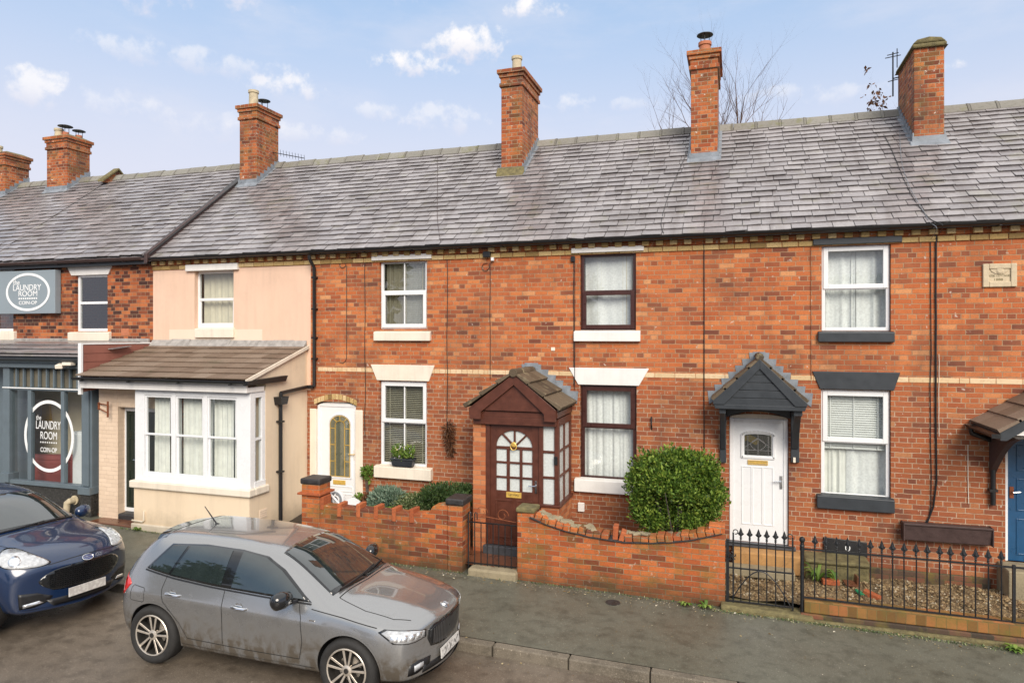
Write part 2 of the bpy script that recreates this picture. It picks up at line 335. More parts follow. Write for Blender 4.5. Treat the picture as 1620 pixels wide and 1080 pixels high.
tag(k.build('kerb', M['kerb_stone'], bevel=.014), kind='structure')
# ================================================================ houses
EZ, EY, RY = 1.575+HC, -.19, 3.23                       # eaves and ridge of the long roof
def RZ(x): return HC + 4.235 - .0055*(x+9)
def roofz(x, y): return EZ + (RZ(x)-EZ)*(y-EY)/(RY-EY)
HB_ = {'left': (-21.5, -16.3), 'shop': (-16.3, -11.6), 'cream': (-11.6, -7.75), 'a': (-7.75, -4.12), 'b': (-4.12, -.46), 'c': (-.46, 3.2), 'd': (3.2, 6.9)}
G = 'terraced houses in the row'
H = {}
for k_, nm, lab in (('left', 'terraced_house', 'far-left house of which only the slate roof and two corbelled brick chimneys show'),
    ('shop', 'terraced_house', 'dark brick house with a grey shopfront under the Laundry Room sign'),
    ('cream', 'terraced_house', 'peach and cream rendered house with a white bay window under a brown tiled lean-to'),
    ('a', 'terraced_house', 'red brick cottage with a white arched-glass front door and cream stone lintel'),
    ('b', 'terraced_house', 'red brick cottage with a brown gabled wooden porch and dark brown windows'),
    ('c', 'terraced_house', 'red brick cottage with a dark grey gabled canopy over its white door'),
    ('d', 'terraced_house', 'red brick cottage at the right edge with a blue door and a carved date stone')):
    x0, x1 = HB_[k_]; H[k_] = thing(nm, lab, 'house', ((x0+x1)/2, 0, gz((x0+x1)/2)), 0, G)
def shell(key, holes, mat, zt, zb=-.6, y0=0, depth=6.7, rev=.13, name='wall'):
    x0, x1 = HB_[key]; m = MB()
    xs = sorted({x0, x1, *[h[0] for h in holes], *[h[1] for h in holes]}); zs = sorted({zb, zt, *[h[2] for h in holes], *[h[3] for h in holes]})
    for a, b in zip(xs, xs[1:]):
        for c, d in zip(zs, zs[1:]):
            if any(h[0] <= (a+b)/2 <= h[1] and h[2] <= (c+d)/2 <= h[3] for h in holes): continue
            m.add([(a,y0,c),(b,y0,c),(b,y0,d),(a,y0,d)], [(0,1,2,3)])
    for a, b, c, d in holes:
        for q in ([(a,c),(a,d)], [(b,d),(b,c)], [(a,d),(b,d)], [(b,c),(a,c)]):
            (p, r), (p2, r2) = q; m.add([(p,y0,r),(p2,y0,r2),(p2,y0+rev,r2),(p,y0+rev,r)], [(0,1,2,3)])
    e = .006
    for X in (x0+e, x1-e): m.add([(X,y0+.01,zb),(X,depth,zb),(X,depth,zt),(X,RY,zt+2.45),(X,y0+.01,zt)], [(0,1,2,3,4)])
    m.add([(x0+e,depth,zb),(x1-e,depth,zb),(x1-e,depth,zt),(x0+e,depth,zt)], [(0,1,2,3)])
    m.add([(x0+e,.3,HC-1),(x1-e,.3,HC-1),(x1-e,depth,HC-1),(x0+e,depth,HC-1)], [(0,1,2,3)])
    m.add([(x0+e,1.9,zb),(x1-e,1.9,zb),(x1-e,1.9,zt),(x0+e,1.9,zt)], [(0,1,2,3)])
    # weld so the reveals and the front are one surface
    bm = bmesh.new(); vs = [bm.verts.new(p) for p in m.v]; bm.verts.index_update()
    for f in m.f:
        try: bm.faces.new([vs[i] for i in f])
        except ValueError: pass
    bmesh.ops.remove_doubles(bm, verts=bm.verts[:], dist=1e-4)
    me = bpy.data.meshes.new(name); bm.to_mesh(me); bm.free(); me.materials.append(mat); return link(name, me, H[key])
# ---------------------------------------------------------------- windows
def curtain(name, x0, x1, z0, z1, y, mat, parent, folds=9, amp=.02, seed=0):
    r = random.Random(seed); ph = [r.uniform(0, 6) for _ in range(4)]
    def fn(a, b):
        q = math.sin(a*folds*2*PI+ph[0]) + .6*math.sin(a*folds*3.3*PI+ph[1]+.6*b) + .4*math.sin(a*folds*5.1*PI+ph[2])
        return (x0+(x1-x0)*a, y + amp*q*(.55+.45*(1-b)), z0+(z1-z0)*b)
    m = MB(); m.grid(max(16, folds*9), 5, fn); return m.build(name, mat, parent, smooth=True, angle=180)
def frame_ring(m, x0, x1, z0, z1, y0, y1, w, wb=None):
    wb = wb or w
    m.box(x0, x0+w, y0, y1, z0, z1); m.box(x1-w, x1, y0, y1, z0, z1)
    m.box(x0+w, x1-w, y0, y1, z1-w, z1); m.box(x0+w, x1-w, y0, y1, z0, z0+wb)
def window(key, r, fm='upvc', fw=.05, split=.47, opener='top', vbar=False, dress=None, gl='glass', Y=.055, parent=None, seed=0, sash=False):
    x0, x1, z0, z1 = PR(r, Y*.6); house = parent or H[key]; zs = z1 - (z1-z0)*split
    m = MB(); frame_ring(m, x0, x1, z0, z1, Y, Y+.06, fw); m.box(x0+fw, x1-fw, Y, Y+.06, zs-.028, zs+.028)
    s = .04
    if opener == 'top': frame_ring(m, x0+fw*.45, x1-fw*.45, zs-.012, z1-fw*.45, Y-.018, Y+.03, s+fw*.55)
    if opener == 'bottom': frame_ring(m, x0+fw*.45, x1-fw*.45, z0+fw*.45, zs+.012, Y-.018, Y+.03, s+fw*.55)
    if sash: frame_ring(m, x0+fw, x1-fw, z0+fw, zs+.02, Y+.012, Y+.045, .03, .05)
    it, ib = (s+fw if opener == 'top' else fw), (s+fw if opener == 'bottom' else fw)
    if vbar:
        xm = (x0+x1)/2; m.box(xm-.011, xm+.011, Y+.006, Y+.05, zs+.03, z1-it+.002); m.box(xm-.011, xm+.011, Y+.006, Y+.05, z0+ib-.002, zs-.03)
    f = m.build('window', M[fm], house, bevel=.006)
    for a, b in ((zs+.02, z1-fw*.8), (z0+fw*.8, zs-.02)):
        p = MB(); p.add([(x0+fw*.8,Y+.03,a),(x1-fw*.8,Y+.03,a),(x1-fw*.8,Y+.03,b),(x0+fw*.8,Y+.03,b)], [(0,1,2,3)]); p.build('pane', M[gl], f, recalc=False)
    w = x1-x0
    for dd in dress or ():
        ty = dd[0]
        if ty == 'curtain': curtain('curtain', x0+w*dd[1], x0+w*dd[2], z0+.02+(z1-z0)*dd[5] if len(dd) > 5 else z0+.02, z1-.02, Y+.17, M[dd[3]], f, dd[4], .016, seed+int(dd[1]*50))
        if ty == 'blind':
            b = MB(); za, zb = z0+(z1-z0)*dd[1], z0+(z1-z0)*dd[2]; n = int((zb-za)/.034)
            for i in range(n):
                z = za+(zb-za)*i/n; t = dd[4] if len(dd) > 4 else .012
                b.hexa([(x0+.03,Y+.09,z),(x1-.03,Y+.09,z),(x1-.03,Y+.115,z+t),(x0+.03,Y+.115,z+t),(x0+.03,Y+.09,z+.002),(x1-.03,Y+.09,z+.002),(x1-.03,Y+.115,z+t+.002),(x0+.03,Y+.115,z+t+.002)])
            for q in (.15, .5, .85): b.box(x0+w*q-.008, x0+w*q+.008, Y+.084, Y+.087, za, zb)
            b.build('blind', M[dd[3]], f)
    return f, (x0, x1, z0, z1)
def sill(f, r, mat, y=-.075, chip=False):
    x0, x1, z0, z1 = PR(r, y/2); m = MB(); m.prism([(y,z0),(.05,z0),(.05,z1+.012),(y,z1-.012)], x0, x1, 'x'); m.build('sill', M[mat], f, bevel=.012)
def lintel(f, r, mat, inset=None, y=-.022):
    x0, x1, z0, z1 = PR(r, 0); m = MB()
    if inset: a, b = PX(inset[0]), PX(inset[1]); poly = [(x0,z1),(a,z0),(b,z0),(x1,z1)]
    else: poly = [(x0,z1),(x0,z0),(x1,z0),(x1,z1)]
    m.prism(poly, y, .06, 'y'); m.build('lintel', M[mat], f, bevel=.006)
def hole(r, Y=.055, e=.006):
    x0, x1, z0, z1 = PR(r, Y*.6); return (x0-e, x1+e, z0-e, z1+e)
W = dict(shop=(122,172,434,524), shop0=(-28,23,440,524), cream=(310,371,428,519), a1=(602,676,412,520), a0=(602,676,603,737), b1=(919,1006,401,522), b0=(919,1007,609,760), c1=(1300,1408,387,523), c0=(1299,1408,617,787))
DR = dict(a=(502,564,636,800), c=(1154,1247,655,858), d=(1590,1700,690,893))
ZT = EZ + .05
shell('left', [], M['brick_shop'], ZT)
SHOP_Z = PZ(60, 540, 0)
shell('shop', [hole(W['shop']), hole(W['shop0'])], M['brick_shop'], ZT+.08, SHOP_Z-.6)
shell('cream', [hole(W['cream'])], M['peach_render'], ZT, 2.6)
shell('a', [hole(W['a1']), hole(W['a0']), hole(DR['a'])], M['brick_house'], ZT)
bp0, bp1 = -3.99, -2.85
m = MB(); m.box(-7.9, -7.752, .004, .2, -.5, 4.2); m.build('wall_return', M['brick_house'], H['a'])
shell('b', [hole(W['b1']), hole(W['b0'])], M['brick_house'], ZT)
shell('c', [hole(W['c1']), hole(W['c0']), hole(DR['c'])], M['brick_house'], ZT)
shell('d', [hole(DR['d'])], M['brick_house'], ZT)
f, _ = window('shop', W['shop'], fw=.06, split=.5, opener=None, gl='glass_dim', seed=1); lintel(f, (102,183,411,435), 'white_paint', (114,172)); sill(f, (109,174,525,539), 'cream_paint')
f, _ = window('shop', W['shop0'], fw=.06, split=.5, opener=None, gl='glass_dim', seed=2); lintel(f, (-45,29,416,440), 'white_paint', (-35,18)); sill(f, (-40,24,524,538), 'cream_paint')
f, _ = window('cream', W['cream'], fw=.055, split=.5, opener=None, sash=True, dress=[('curtain',.04,.97,'curtain_cream',6)], seed=3, Y=.10); lintel(f, (297,379,418,428), 'white_paint', None, -.07); sill(f, (309,370,519,534), 'cream_paint', -.06)
f, _ = window('a', W['a1'], vbar=True, opener='bottom', split=.46, dress=[('curtain',.04,.47,'curtain_cream',5),('curtain',.46,.98,'net',2),('blind',.03,.97,'blind_olive',.004)], gl='glass_dim', seed=4); lintel(f, (590,684,403,411), 'white_paint', None, -.06); sill(f, (592,681,524,539), 'cream_paint')
f, _ = window('a', W['a0'], vbar=True, opener='top', split=.48, dress=[('blind',.03,.97,'blind_olive',.012)], gl='glass_dim', seed=5); lintel(f, (587,688,577,602), 'cream_paint', (597,679)); sill(f, (593,683,738,757), 'cream_paint', -.1)
f, _ = window('b', W['b1'], 'upvc_brown', .05, .5, 'bottom', dress=[('curtain',.04,.97,'net',2),('curtain',.24,.36,'curtain',2),('curtain',.72,.97,'curtain_cream',3)], seed=6); lintel(f, (905,1019,391,399), 'white_paint', None, -.06); sill(f, (908,1013,523,540), 'white_paint')
f, _ = window('b', W['b0'], 'upvc_brown', .06, .44, 'top', dress=[('curtain',.03,.98,'net',6)], seed=7); lintel(f, (900,1027,582,609), 'white_paint', (915,1011)); sill(f, (909,1015,759,780), 'white_paint')
f, _ = window('c', W['c1'], 'upvc', .05, .5, 'top', dress=[('curtain',.03,.46,'net',2),('curtain',.455,.555,'net',2),('curtain',.54,.98,'net',2)], seed=8); lintel(f, (1286,1426,376,386), 'dark_paint', None, -.06); sill(f, (1294,1415,524,541), 'dark_paint')
f, _ = window('c', W['c0'], 'upvc', .05, .48, 'top', dress=[('blind',.5,.97,'blind',.024),('blind',.44,.52,'blind',.03),('curtain',.03,.42,'curtain',3),('curtain',.40,.98,'net',2)], seed=9); lintel(f, (1285,1424,588,616), 'dark_paint', (1297,1414)); sill(f, (1292,1415,785,807), 'dark_paint')
# ---------------------------------------------------------------- cornice and string course
LINT = [(PX(a)-.01, PX(b)+.01) for a, b in ((297,379),(590,684),(905,1019),(1286,1426))]
LINT0 = [(PX(a)-.002, PX(b)+.002) for a, b in ((587,688),(900,1027),(1285,1424))]
ZC = HC + 1.335
def course(key, name, x0, x1):
    d = MB(); y = MB(); br = MB(); x = x0 + .03
    while x < x1 - .1:
        d.box(x, x+.112, -.085, .02, ZC+.108, ZC+.185); x += .222
    y.box(x0, x1, -.03, .02, ZC+.09, ZC+.108)
    x = x0+.005
    while x < x1 - .05:
        e = min(x+.222, x1-.004)
        d.box(x, e, -.028, .02, ZC+.008, ZC+.086)
        x = e+.01
    d.mi = 1; d.box(x0, x1, -.035, .02, ZC+.105, EZ+.03); d.box(x0, x1, -.012, .02, ZC, ZC+.1); d.build(name, [M['yellow_brick'], M['brick_house']], H[key], bevel=.006, seg=1)
for key in ('cream', 'a', 'b', 'c', 'd'): course(key, 'cornice', *HB_[key])
def string(key, x0, x1, skip=()):
    m = MB(); x = x0+.004; z = HC-.70
    while x < x1-.03:
        L = .315 if key != 'a' else .1; e = min(x+L, x1-.004); a, b = x, e
        if b-a > .02: m.box(a, b, -.006, .02, z, z+.075)
        x = e+.006
    m.build('string_course', M['string_brick'], H[key], bevel=.003, seg=1)
string('a', HB_['a'][0]+.16, HB_['a'][1]); string('b', *HB_['b']); string('c', *HB_['c']); string('d', *HB_['d'])
# ---------------------------------------------------------------- slate roofs: every slate modelled
def slates(keys, x0, x1, fz_e, fz_r, seed, gauge=.19, w=.305, ey=EY):
    r = random.Random(seed); out = {k: MB() for k in keys}; n = int(math.hypot(RY-ey, fz_r(0)-fz_e(0))/gauge)+1
    for j in range(n):
        x = x0 - (.5*w if j % 2 else 0) - r.uniform(0, .04)
        while x < x1:
            ww = w*r.uniform(.9, 1.1); a, b = max(x, x0), min(x+ww-.009, x1)
            if b-a > .04:
                s0 = (j*gauge + r.uniform(-.008, .008)); s1 = s0+gauge*1.22; xm = (a+b)/2
                A = Vector((0, ey, fz_e(xm))); B = Vector((0, RY, fz_r(xm))); L = (B-A).length; d = (B-A)/L; nn = Vector((0, -d.z, d.y))
                s1 = min(s1, L); t0 = .025 + r.uniform(-.004, .012); t1 = .002; sk = r.uniform(-.010, .010) if r.random() > .02 else r.uniform(-.035, .035); ja = r.uniform(-.003, .003)
                def q(X, s, h): p = A + d*s + nn*h; return (X, p.y, p.z)
                k = next((kk for kk in keys if HB_[kk][0] <= xm < HB_[kk][1]), keys[-1])
                out[k].hexa([q(a,s0+sk,t0-.013),q(b,s0-sk,t0-.013+ja),q(b,s1,t1-.006),q(a,s1,t1-.006),q(a,s0+sk,t0),q(b,s0-sk,t0+ja),q(b,s1,t1),q(a,s1,t1)])
            x += ww
    return out
def ridge(m, x0, x1, fz, seed):
    r = random.Random(seed); x = x0
    while x < x1-.02:
        e = min(x+.45, x1); z = fz(x)+.035+r.uniform(-.008, .008); y = RY
        for a, b, s in ((x, e-.05, 1), (e-.05, e-.004, 1.14)):
            pr = [(-.17,-.135),(-.1,-.03),(-.045,.03),(0,.048),(.045,.03),(.1,-.03),(.17,-.135)]
            m.prism([(y+p*s, z+q*s) for p, q in pr] + [(y+.14,-.15+z), (y-.14,-.15+z)], a, b, 'x')
        x = e
def roof(keys, x0, x1, fe, fr, seed, ey=EY, barge=None):
    sl = slates(keys, x0, x1, fe, fr, seed, ey=ey)
    for k in keys:
        a, b = max(HB_[k][0], x0), min(HB_[k][1], x1)
        m = sl[k]
        m.hexa([(a,ey+.03,fe(a)-.06),(b,ey+.03,fe(b)-.06),(b,RY,fr(b)-.06),(a,RY,fr(a)-.06),(a,ey+.03,fe(a)-.012),(b,ey+.03,fe(b)-.012),(b,RY,fr(b)-.012),(a,RY,fr(a)-.012)])
        m.hexa([(a,RY,fr(a)-.06),(b,RY,fr(b)-.06),(b,6.9,fe(b)-.06),(a,6.9,fe(a)-.06),(a,RY,fr(a)-.01),(b,RY,fr(b)-.01),(b,6.9,fe(b)-.01),(a,6.9,fe(a)-.01)])
        o = m.build('roof', M['slate'], H[k]); rm = MB(); ridge(rm, a, b, fr, seed+len(k)); rm.build('ridge', M['ridge_tile'], o, bevel=.008, seg=1)
        H[k+'_roof'] = o
roof(['cream','a','b','c','d'], -11.6, 6.9, lambda x: EZ, RZ, 3)
SE, SR = lambda x: HC+1.64, lambda x: HC+4.31
roof(['shop'], -16.3, -11.55, SE, SR, 5)
roof(['left'], -21.5, -16.3, lambda x: HC+1.65, lambda x: HC+4.34, 6)
# verge upstand between the shop roof and the long roof, gable peak beyond
m = MB(); m.hexa([(-11.55,EY-.1,HC+1.46),(-11.47,EY-.1,HC+1.46),(-11.47,RY-.5,SR(0)-.44),(-11.55,RY-.5,SR(0)-.44),(-11.55,EY-.1,HC+1.66),(-11.47,EY-.1,HC+1.66),(-11.47,RY-.5,SR(0)-.34),(-11.55,RY-.5,SR(0)-.34)]); m.build('verge_board', M['trough_brown'], H['shop_roof'], bevel=.01)
m = MB(); m.hexa([(-11.62,EY-.04,SE(0)+.0),(-11.45,EY-.04,SE(0)+.0),(-11.45,RY-.5,SR(0)-.38),(-11.62,RY-.5,SR(0)-.38),(-11.62,EY-.04,SE(0)+.035),(-11.45,EY-.04,SE(0)+.035),(-11.45,RY-.5,SR(0)-.33),(-11.62,RY-.5,SR(0)-.33)]); m.build('verge_tiles', M['cap_dark'], H['shop_roof'], bevel=.012)
m = MB(); m.prism([(RY-.45,HC+4.12),(RY+.45,HC+4.12),(RY,HC+4.52)], -16.26, -16.16, 'x'); m.build('gable_peak', M['brick_chimney'], H['left'])
m = MB()
for s in (-1, 1): m.hexa([(-16.3,RY+s*.5,HC+4.10),(-16.1,RY+s*.5,HC+4.10),(-16.1,RY,HC+4.52),(-16.3,RY,HC+4.52),(-16.3,RY+s*.5,HC+4.16),(-16.1,RY+s*.5,HC+4.16),(-16.1,RY,HC+4.58),(-16.3,RY,HC+4.58)])
m.build('gable_coping', M['mossy'], H['left'], bevel=.01)
# ---------------------------------------------------------------- gutters
def gutter(key, x0, x1, z, y, mat='black_plastic', r=.052):
    m = MB(); n = 8
    prof = [(y+r*math.cos(PI+PI*i/n), z+r*math.sin(PI+PI*i/n)) for i in range(n+1)] + [(y+(r-.006)*math.cos(2*PI-PI*i/n), z+(r-.006)*math.sin(2*PI-PI*i/n)) for i in range(n+1)]
    m.prism(prof, x0, x1, 'x'); x = x0+.3
    while x < x1: m.box(x, x+.025, y-r-.005, y+r+.02, z-.004, z+.006); m.box(x, x+.03, y-.008, y+.12, z-r-.012, z-r+.004); x += .95
    return m.build('gutter', M[mat], H[key], smooth=True)
for key in ('cream', 'a', 'b', 'c', 'd'):
    a, b = HB_[key]; gutter(key, a + (.1 if key == 'cream' else 0), b, EZ+.0, EY-.022)
    m = MB(); m.box(a, b, -.15, -.035, EZ-.045, EZ+.01); m.build('fascia', M['black_plastic'], H[key])
gutter('shop', -16.3, -11.66, HC+1.60, EY-.03, 'trough_brown', .065); m = MB(); m.box(-16.3, -11.6, EY+.03, -.002, HC+1.47, HC+1.62); m.build('fascia', M['dark_paint'], H['shop'])
# ---------------------------------------------------------------- chimneys
def pot(m, c, r=.115, h=.36): m.lathe(c, [(r*.8,0),(r*.86,0),(r*.92,.04),(r*.88,.08),(r*.84,h-.07),(r,h-.06),(r,h),(r*.7,h),(r*.68,h*.4)], 20)
def cowl(m, c, r=.15, h=.17):
    for k in range(3): a = 2*PI*k/3+.5; m.tube([(c[0]+.09*math.cos(a),c[1]+.09*math.sin(a),c[2]-.05),(c[0]+.09*math.cos(a),c[1]+.09*math.sin(a),c[2]+h)], .008, 6)
    m.lathe((c[0],c[1],c[2]+h), [(r,0),(r*.98,.012),(r*.5,.04),(.02,.052)], 20)
def chimney(key, x0, x1, y0, y1, zb, zt, corb, flash='lead', cap='moss'):
    rf = H[key+'_roof']; m = MB(); o = .045
    if corb == 'none': m.box(x0, x1, y0, y1, zb, zt)
    else:
        e = .35 if corb == 'two' else .30
        m.box(x0, x1, y0, y1, zb, zt-e)
        for z0, z1, k in ((zt-.35, zt-.275, .035), (zt-.275, zt-.16, .012), (zt-.16, zt-.085, .04), (zt-.085, zt, .075)): m.box(x0-k, x1+k, y0-k, y1+k, z0, z1)
    ch = m.build('chimney', M['brick_chimney'], rf, bevel=.006, seg=1)
    f = MB(); k = .06 if corb != 'none' else .05
    f.add([(x0-k,y0-k,zt),(x1+k,y0-k,zt),(x1+k,y1+k,zt),(x0-k,y1+k,zt),(x0+.1,y0+.12,zt+.08),(x1-.1,y0+.12,zt+.08),(x1-.1,y1-.12,zt+.08),(x0+.1,y1-.12,zt+.08)], [(0,1,5,4),(1,2,6,5),(2,3,7,6),(3,0,4,7),(4,5,6,7)])
    f.build('flaunching', M['mossy'], rf, bevel=.02)
    g = MB(); xm = (x0+x1)/2; zf = roofz(xm, y0); fe = roofz
    if flash:
        g.box(x0-.03, x1+.03, y0-.022, y0-.002, zf-.03, zf+.13)
        g.hexa([(x0-.06,y0-.12,fe(xm,y0-.12)+.022),(x1+.06,y0-.12,fe(xm,y0-.12)+.022),(x1+.06,y0-.01,fe(xm,y0)+.03),(x0-.06,y0-.01,fe(xm,y0)+.03),(x0-.06,y0-.12,fe(xm,y0-.12)+.03),(x1+.06,y0-.12,fe(xm,y0-.12)+.03),(x1+.06,y0-.01,fe(xm,y0)+.05),(x0-.06,y0-.01,fe(xm,y0)+.05)])
        for X, s in ((x0, -1), (x1, 1)):
            y = y0
            while y < y1-.02:
                e = min(y+.13, y1); zz = fe(xm, e)
                a, b = (X-.02, X-.001) if s < 0 else (X+.001, X+.02); g.hexa([(a,y,fe(xm,y)-.02),(b,y,fe(xm,y)-.02),(b,e,fe(xm,e)-.02),(a,e,fe(xm,e)-.02),(a,y,zz+.10),(b,y,zz+.10),(b,e,zz+.10),(a,e,zz+.10)]); y = e
            a, b = (X-.07, X-.01) if s < 0 else (X+.01, X+.07); g.hexa([(a,y0-.1,fe(xm,y0-.1)+.018),(b,y0-.1,fe(xm,y0-.1)+.018),(b,y1-.1,fe(xm,y1-.1)+.018),(a,y1-.1,fe(xm,y1-.1)+.018),(a,y0-.1,fe(xm,y0-.1)+.03),(b,y0-.1,fe(xm,y0-.1)+.03),(b,y1-.1,fe(xm,y1-.1)+.03),(a,y1-.1,fe(xm,y1-.1)+.03)])
        g.build('flashing', M[flash], rf)
    return rf
# stack 1 (shop / cream)
def chx(pa, pb, Y): return PX(pa, Y), PX(pb, Y)
a, b = chx(379, 406, 2.42); z = PZ(388, 167, 2.42); rf = chimney('cream', a, b, 2.42, 3.25, 5.6, z, 'two')
m = MB(); pot(m, ((a+b)/2, 2.62, z+.03), .125, .38); m.build('chimney_pot', M['pot_cream'], rf, smooth=True)
m = MB(); m.lathe(((a+b)/2, 3.0, z+.02), [(.09,0),(.09,.1),(.07,.1)], 16); cowl(m, ((a+b)/2, 3.0, z+.08), .16, .2); m.build('cowl', M['iron'], rf, smooth=True)
m = MB(); q = Vector(((a+b)/2+.26, 3.0, PZ(447, 238, 3.0))); q2 = q+Vector((.75,.25,-.17)); m.tube([q-Vector((.1,0,0)), q2], .010, 6)
for i in range(9):
    c = q.lerp(q2, .25+.75*i/8); m.tube([c+Vector((-.03,.06,-.10))*.7, c-Vector((-.03,.06,-.10))*.7], .005, 5)
m.build('aerial', M['iron'], H['cream'])
# stack 2
a, b = chx(793, 826, 2.06); z = PZ(808, 110, 2.06); rf = chimney('a', a, b, 2.06, 3.27, 5.6, z, 'two', 'lead')
m = MB(); pot(m, ((a+b)/2, 2.42, z+.03), .115, .36); m.build('chimney_pot', M['pot_cream'], rf, smooth=True)
m = MB(); m.prism([(2.06-.16,roofz(-4,1.9)+.01),(2.05,roofz(-4,2.05)+.16),(2.05,roofz(-4,2.05))], a-.09, b+.06, 'x'); m.build('mortar_fillet', M['mossy'], rf, bevel=.03)
# stack 3
a, b = chx(1093, 1135, 2.06); z = PZ(1113, 80, 2.06); rf = chimney('b', a, b, 2.06, 3.27, 5.6, z, 'two')
m = MB(); pot(m, ((a+b)/2, 2.45, z+.03), .125, .27); m.build('chimney_pot', M['terracotta'], rf, smooth=True)
m = MB(); cowl(m, ((a+b)/2, 2.45, z+.27), .155, .17); m.build('cowl', M['iron'], rf, smooth=True)
# stack 4: plain shaft with a rounded, moss-edged cap
a, b = chx(1446, 1494, 2.06); z = PZ(1470, 75, 2.06); rf = chimney('c', a, b, 2.06, 3.27, 5.6, z, 'none')
m = MB(); m.box(a-.035, b+.035, 2.02, 3.31, z, z+.075); m.prism([(a-.03,z+.075),(a+.05,z+.15),((a+b)/2,z+.18),(b-.05,z+.15),(b+.03,z+.075)], 2.025, 3.305, 'y'); m.build('chimney_cap', M['mossy'], rf, bevel=.025)
m = MB(); q = (a-.10, 3.2, PZ(1420, 152, 3.2)); zt = PZ(1420, 82, 3.2); m.tube([q, (q[0],q[1],zt)], .014, 6)
for zz, L in ((zt-.10,.22),(zt-.05,.16),(zt-.55,.14)): m.tube([(q[0]-L*.6,q[1],zz),(q[0]+L*.6,q[1],zz+.03)], .009, 5)
m.tube([(q[0]+.07,q[1],zt+.06),(q[0]+.07,q[1],zt-.3)], .009, 5); m.tube([(q[0],q[1],zt-.5),(a+.02,q[1],zt-.48)], .012, 5); m.build('aerial', M['iron'], H['c'])
# far-left stacks
def roofz_l(x, y): return HC+1.65 + 2.69*(y-EY)/(RY-EY)
for pa, pb, yt, n in ((74, 106, 216, 3), (-22, 8, 243, 1)):
    a, b = chx(pa, pb, 2.75); z = PZ((pa+pb)/2, yt, 2.75)
    sv = roofz; roofz = roofz_l; rf = chimney('left', a, b, 2.75, 3.45, 7.2, z, 'two'); roofz = sv
    m = MB(); pot(m, (a+.2, 2.95, z+.02), .12, .26); m.build('chimney_pot', M['pot_cream'], rf, smooth=True)
    if n == 3:
        m = MB()
        for dx, dy in ((.42,.0),(.5,.35)): m.lathe((a+dx-.04, 3.0+dy, z+.02), [(.09,0),(.09,.16),(.07,.16)], 14)
        m.build('chimney_pot', M['terracotta'], rf, smooth=True); m = MB(); cowl(m, (a+.38, 3.0, z+.17), .19, .17); cowl(m, (a+.46, 3.35, z+.15), .17, .15); m.build('cowl', M['iron'], rf, smooth=True)
# ---------------------------------------------------------------- cables and downpipes on the fronts
def cable(key, px, y0, y1, r=.006, off=-.016, wob=.012, mat='black_plastic', end=None):
    rr = random.Random(px); m = MB(); z0, z1 = PZ(px, y0), PZ(px, y1); x = PX(px)
    pts = [(x+rr.uniform(-wob, wob), off, z0+(z1-z0)*i/9) for i in range(10)]
    if end: pts += [(PX(ex), off-.004, PZ(ex, ey)) for ex, ey in end]
    m.tube(pts, r, 6); m.build('cable', M[mat], H[key])
cable('a', 549, 420, 565, .005, wob=.003, end=[(548,570),(544,574),(538,573)]); cable('a', 578, 402, 690, .006); cable('a', 708, 398, 690, .006)
cable('b', 776, 416, 600, .005, wob=.006); cable('b', 908, 412, 610, .006, wob=.004); cable('b', 910, 412, 616, .005, off=-.028, wob=.003); cable('c', 1114, 378, 735, .008, wob=.003)
cable('c', 1283, 388, 600, .004, wob=.004, mat='rust'); cable('d', 1472, 376, 795, .006, wob=.008, end=[(1470,815),(1463,827)]); cable('d', 1480, 352, 700, .012, off=-.02, wob=.003, end=[(1481,760),(1476,800),(1466,826)]); cable('d', 1485, 560, 690, .004, wob=.004, mat='cream_paint')
# loops of slack cable under the eaves and lines running over the slates
def wire(key, pts, r=.006, mat='black_plastic'):
    m = MB(); P = [Vector(p) for p in pts]; out = []
    for i in range(len(P)-1):
        for k in range(6):
            t = k/6; p0, p1, p2, p3 = P[max(i-1,0)], P[i], P[i+1], P[min(i+2,len(P)-1)]
            out.append(.5*((2*p1)+(p2-p0)*t+(2*p0-5*p1+4*p2-p3)*t*t+(3*p1-p0-3*p2+p3)*t**3))
    m.tube(out+[P[-1]], r, 6); m.build('cable', M[mat], H[key])
for key, px, py in (('a',544,418),('b',770,422)):
    x, z = PT(px, py, 0); wire(key, [(x+.03,-.02,z+.06),(x-.05,-.02,z+.05),(x-.08,-.02,z-.02),(x-.02,-.02,z-.07),(x+.05,-.02,z-.03),(x+.05,-.02,z+.06)], .005)
def onroof(px, py):                                    # a point of the photo's roof plane
    best = None
    for i in range(60):
        Y = EY+(RY-EY)*i/59; X, Z = PT(px, py, Y); d = abs(Z-roofz(X, Y))
        if best is None or d < best[0]: best = (d, X, Y, roofz(X, Y)+.035)
    return best[1:]
wire('d', [onroof(*p) for p in ((1398,215),(1410,240),(1432,290),(1450,325),(1472,352))] + [(PX(1480),-.36,PZ(1480,358,-.3)),(PX(1480),-.03,PZ(1480,378))], .006)
wire('c', [onroof(*p) for p in ((1424,205),(1424,230),(1428,265),(1440,300),(1462,340),(1470,353))] + [(PX(1472),-.33,PZ(1472,362,-.3)),(PX(1472),-.03,PZ(1472,378))], .0035, 'lead')
wire('b', [onroof(*p) for p in ((1088,242),(1070,280),(1055,320),(1046,356),(1050,372))], .005)
wire('a', [onroof(*p) for p in ((692,250),(692,300),(692,350),(697,384))], .004, 'trough_brown')
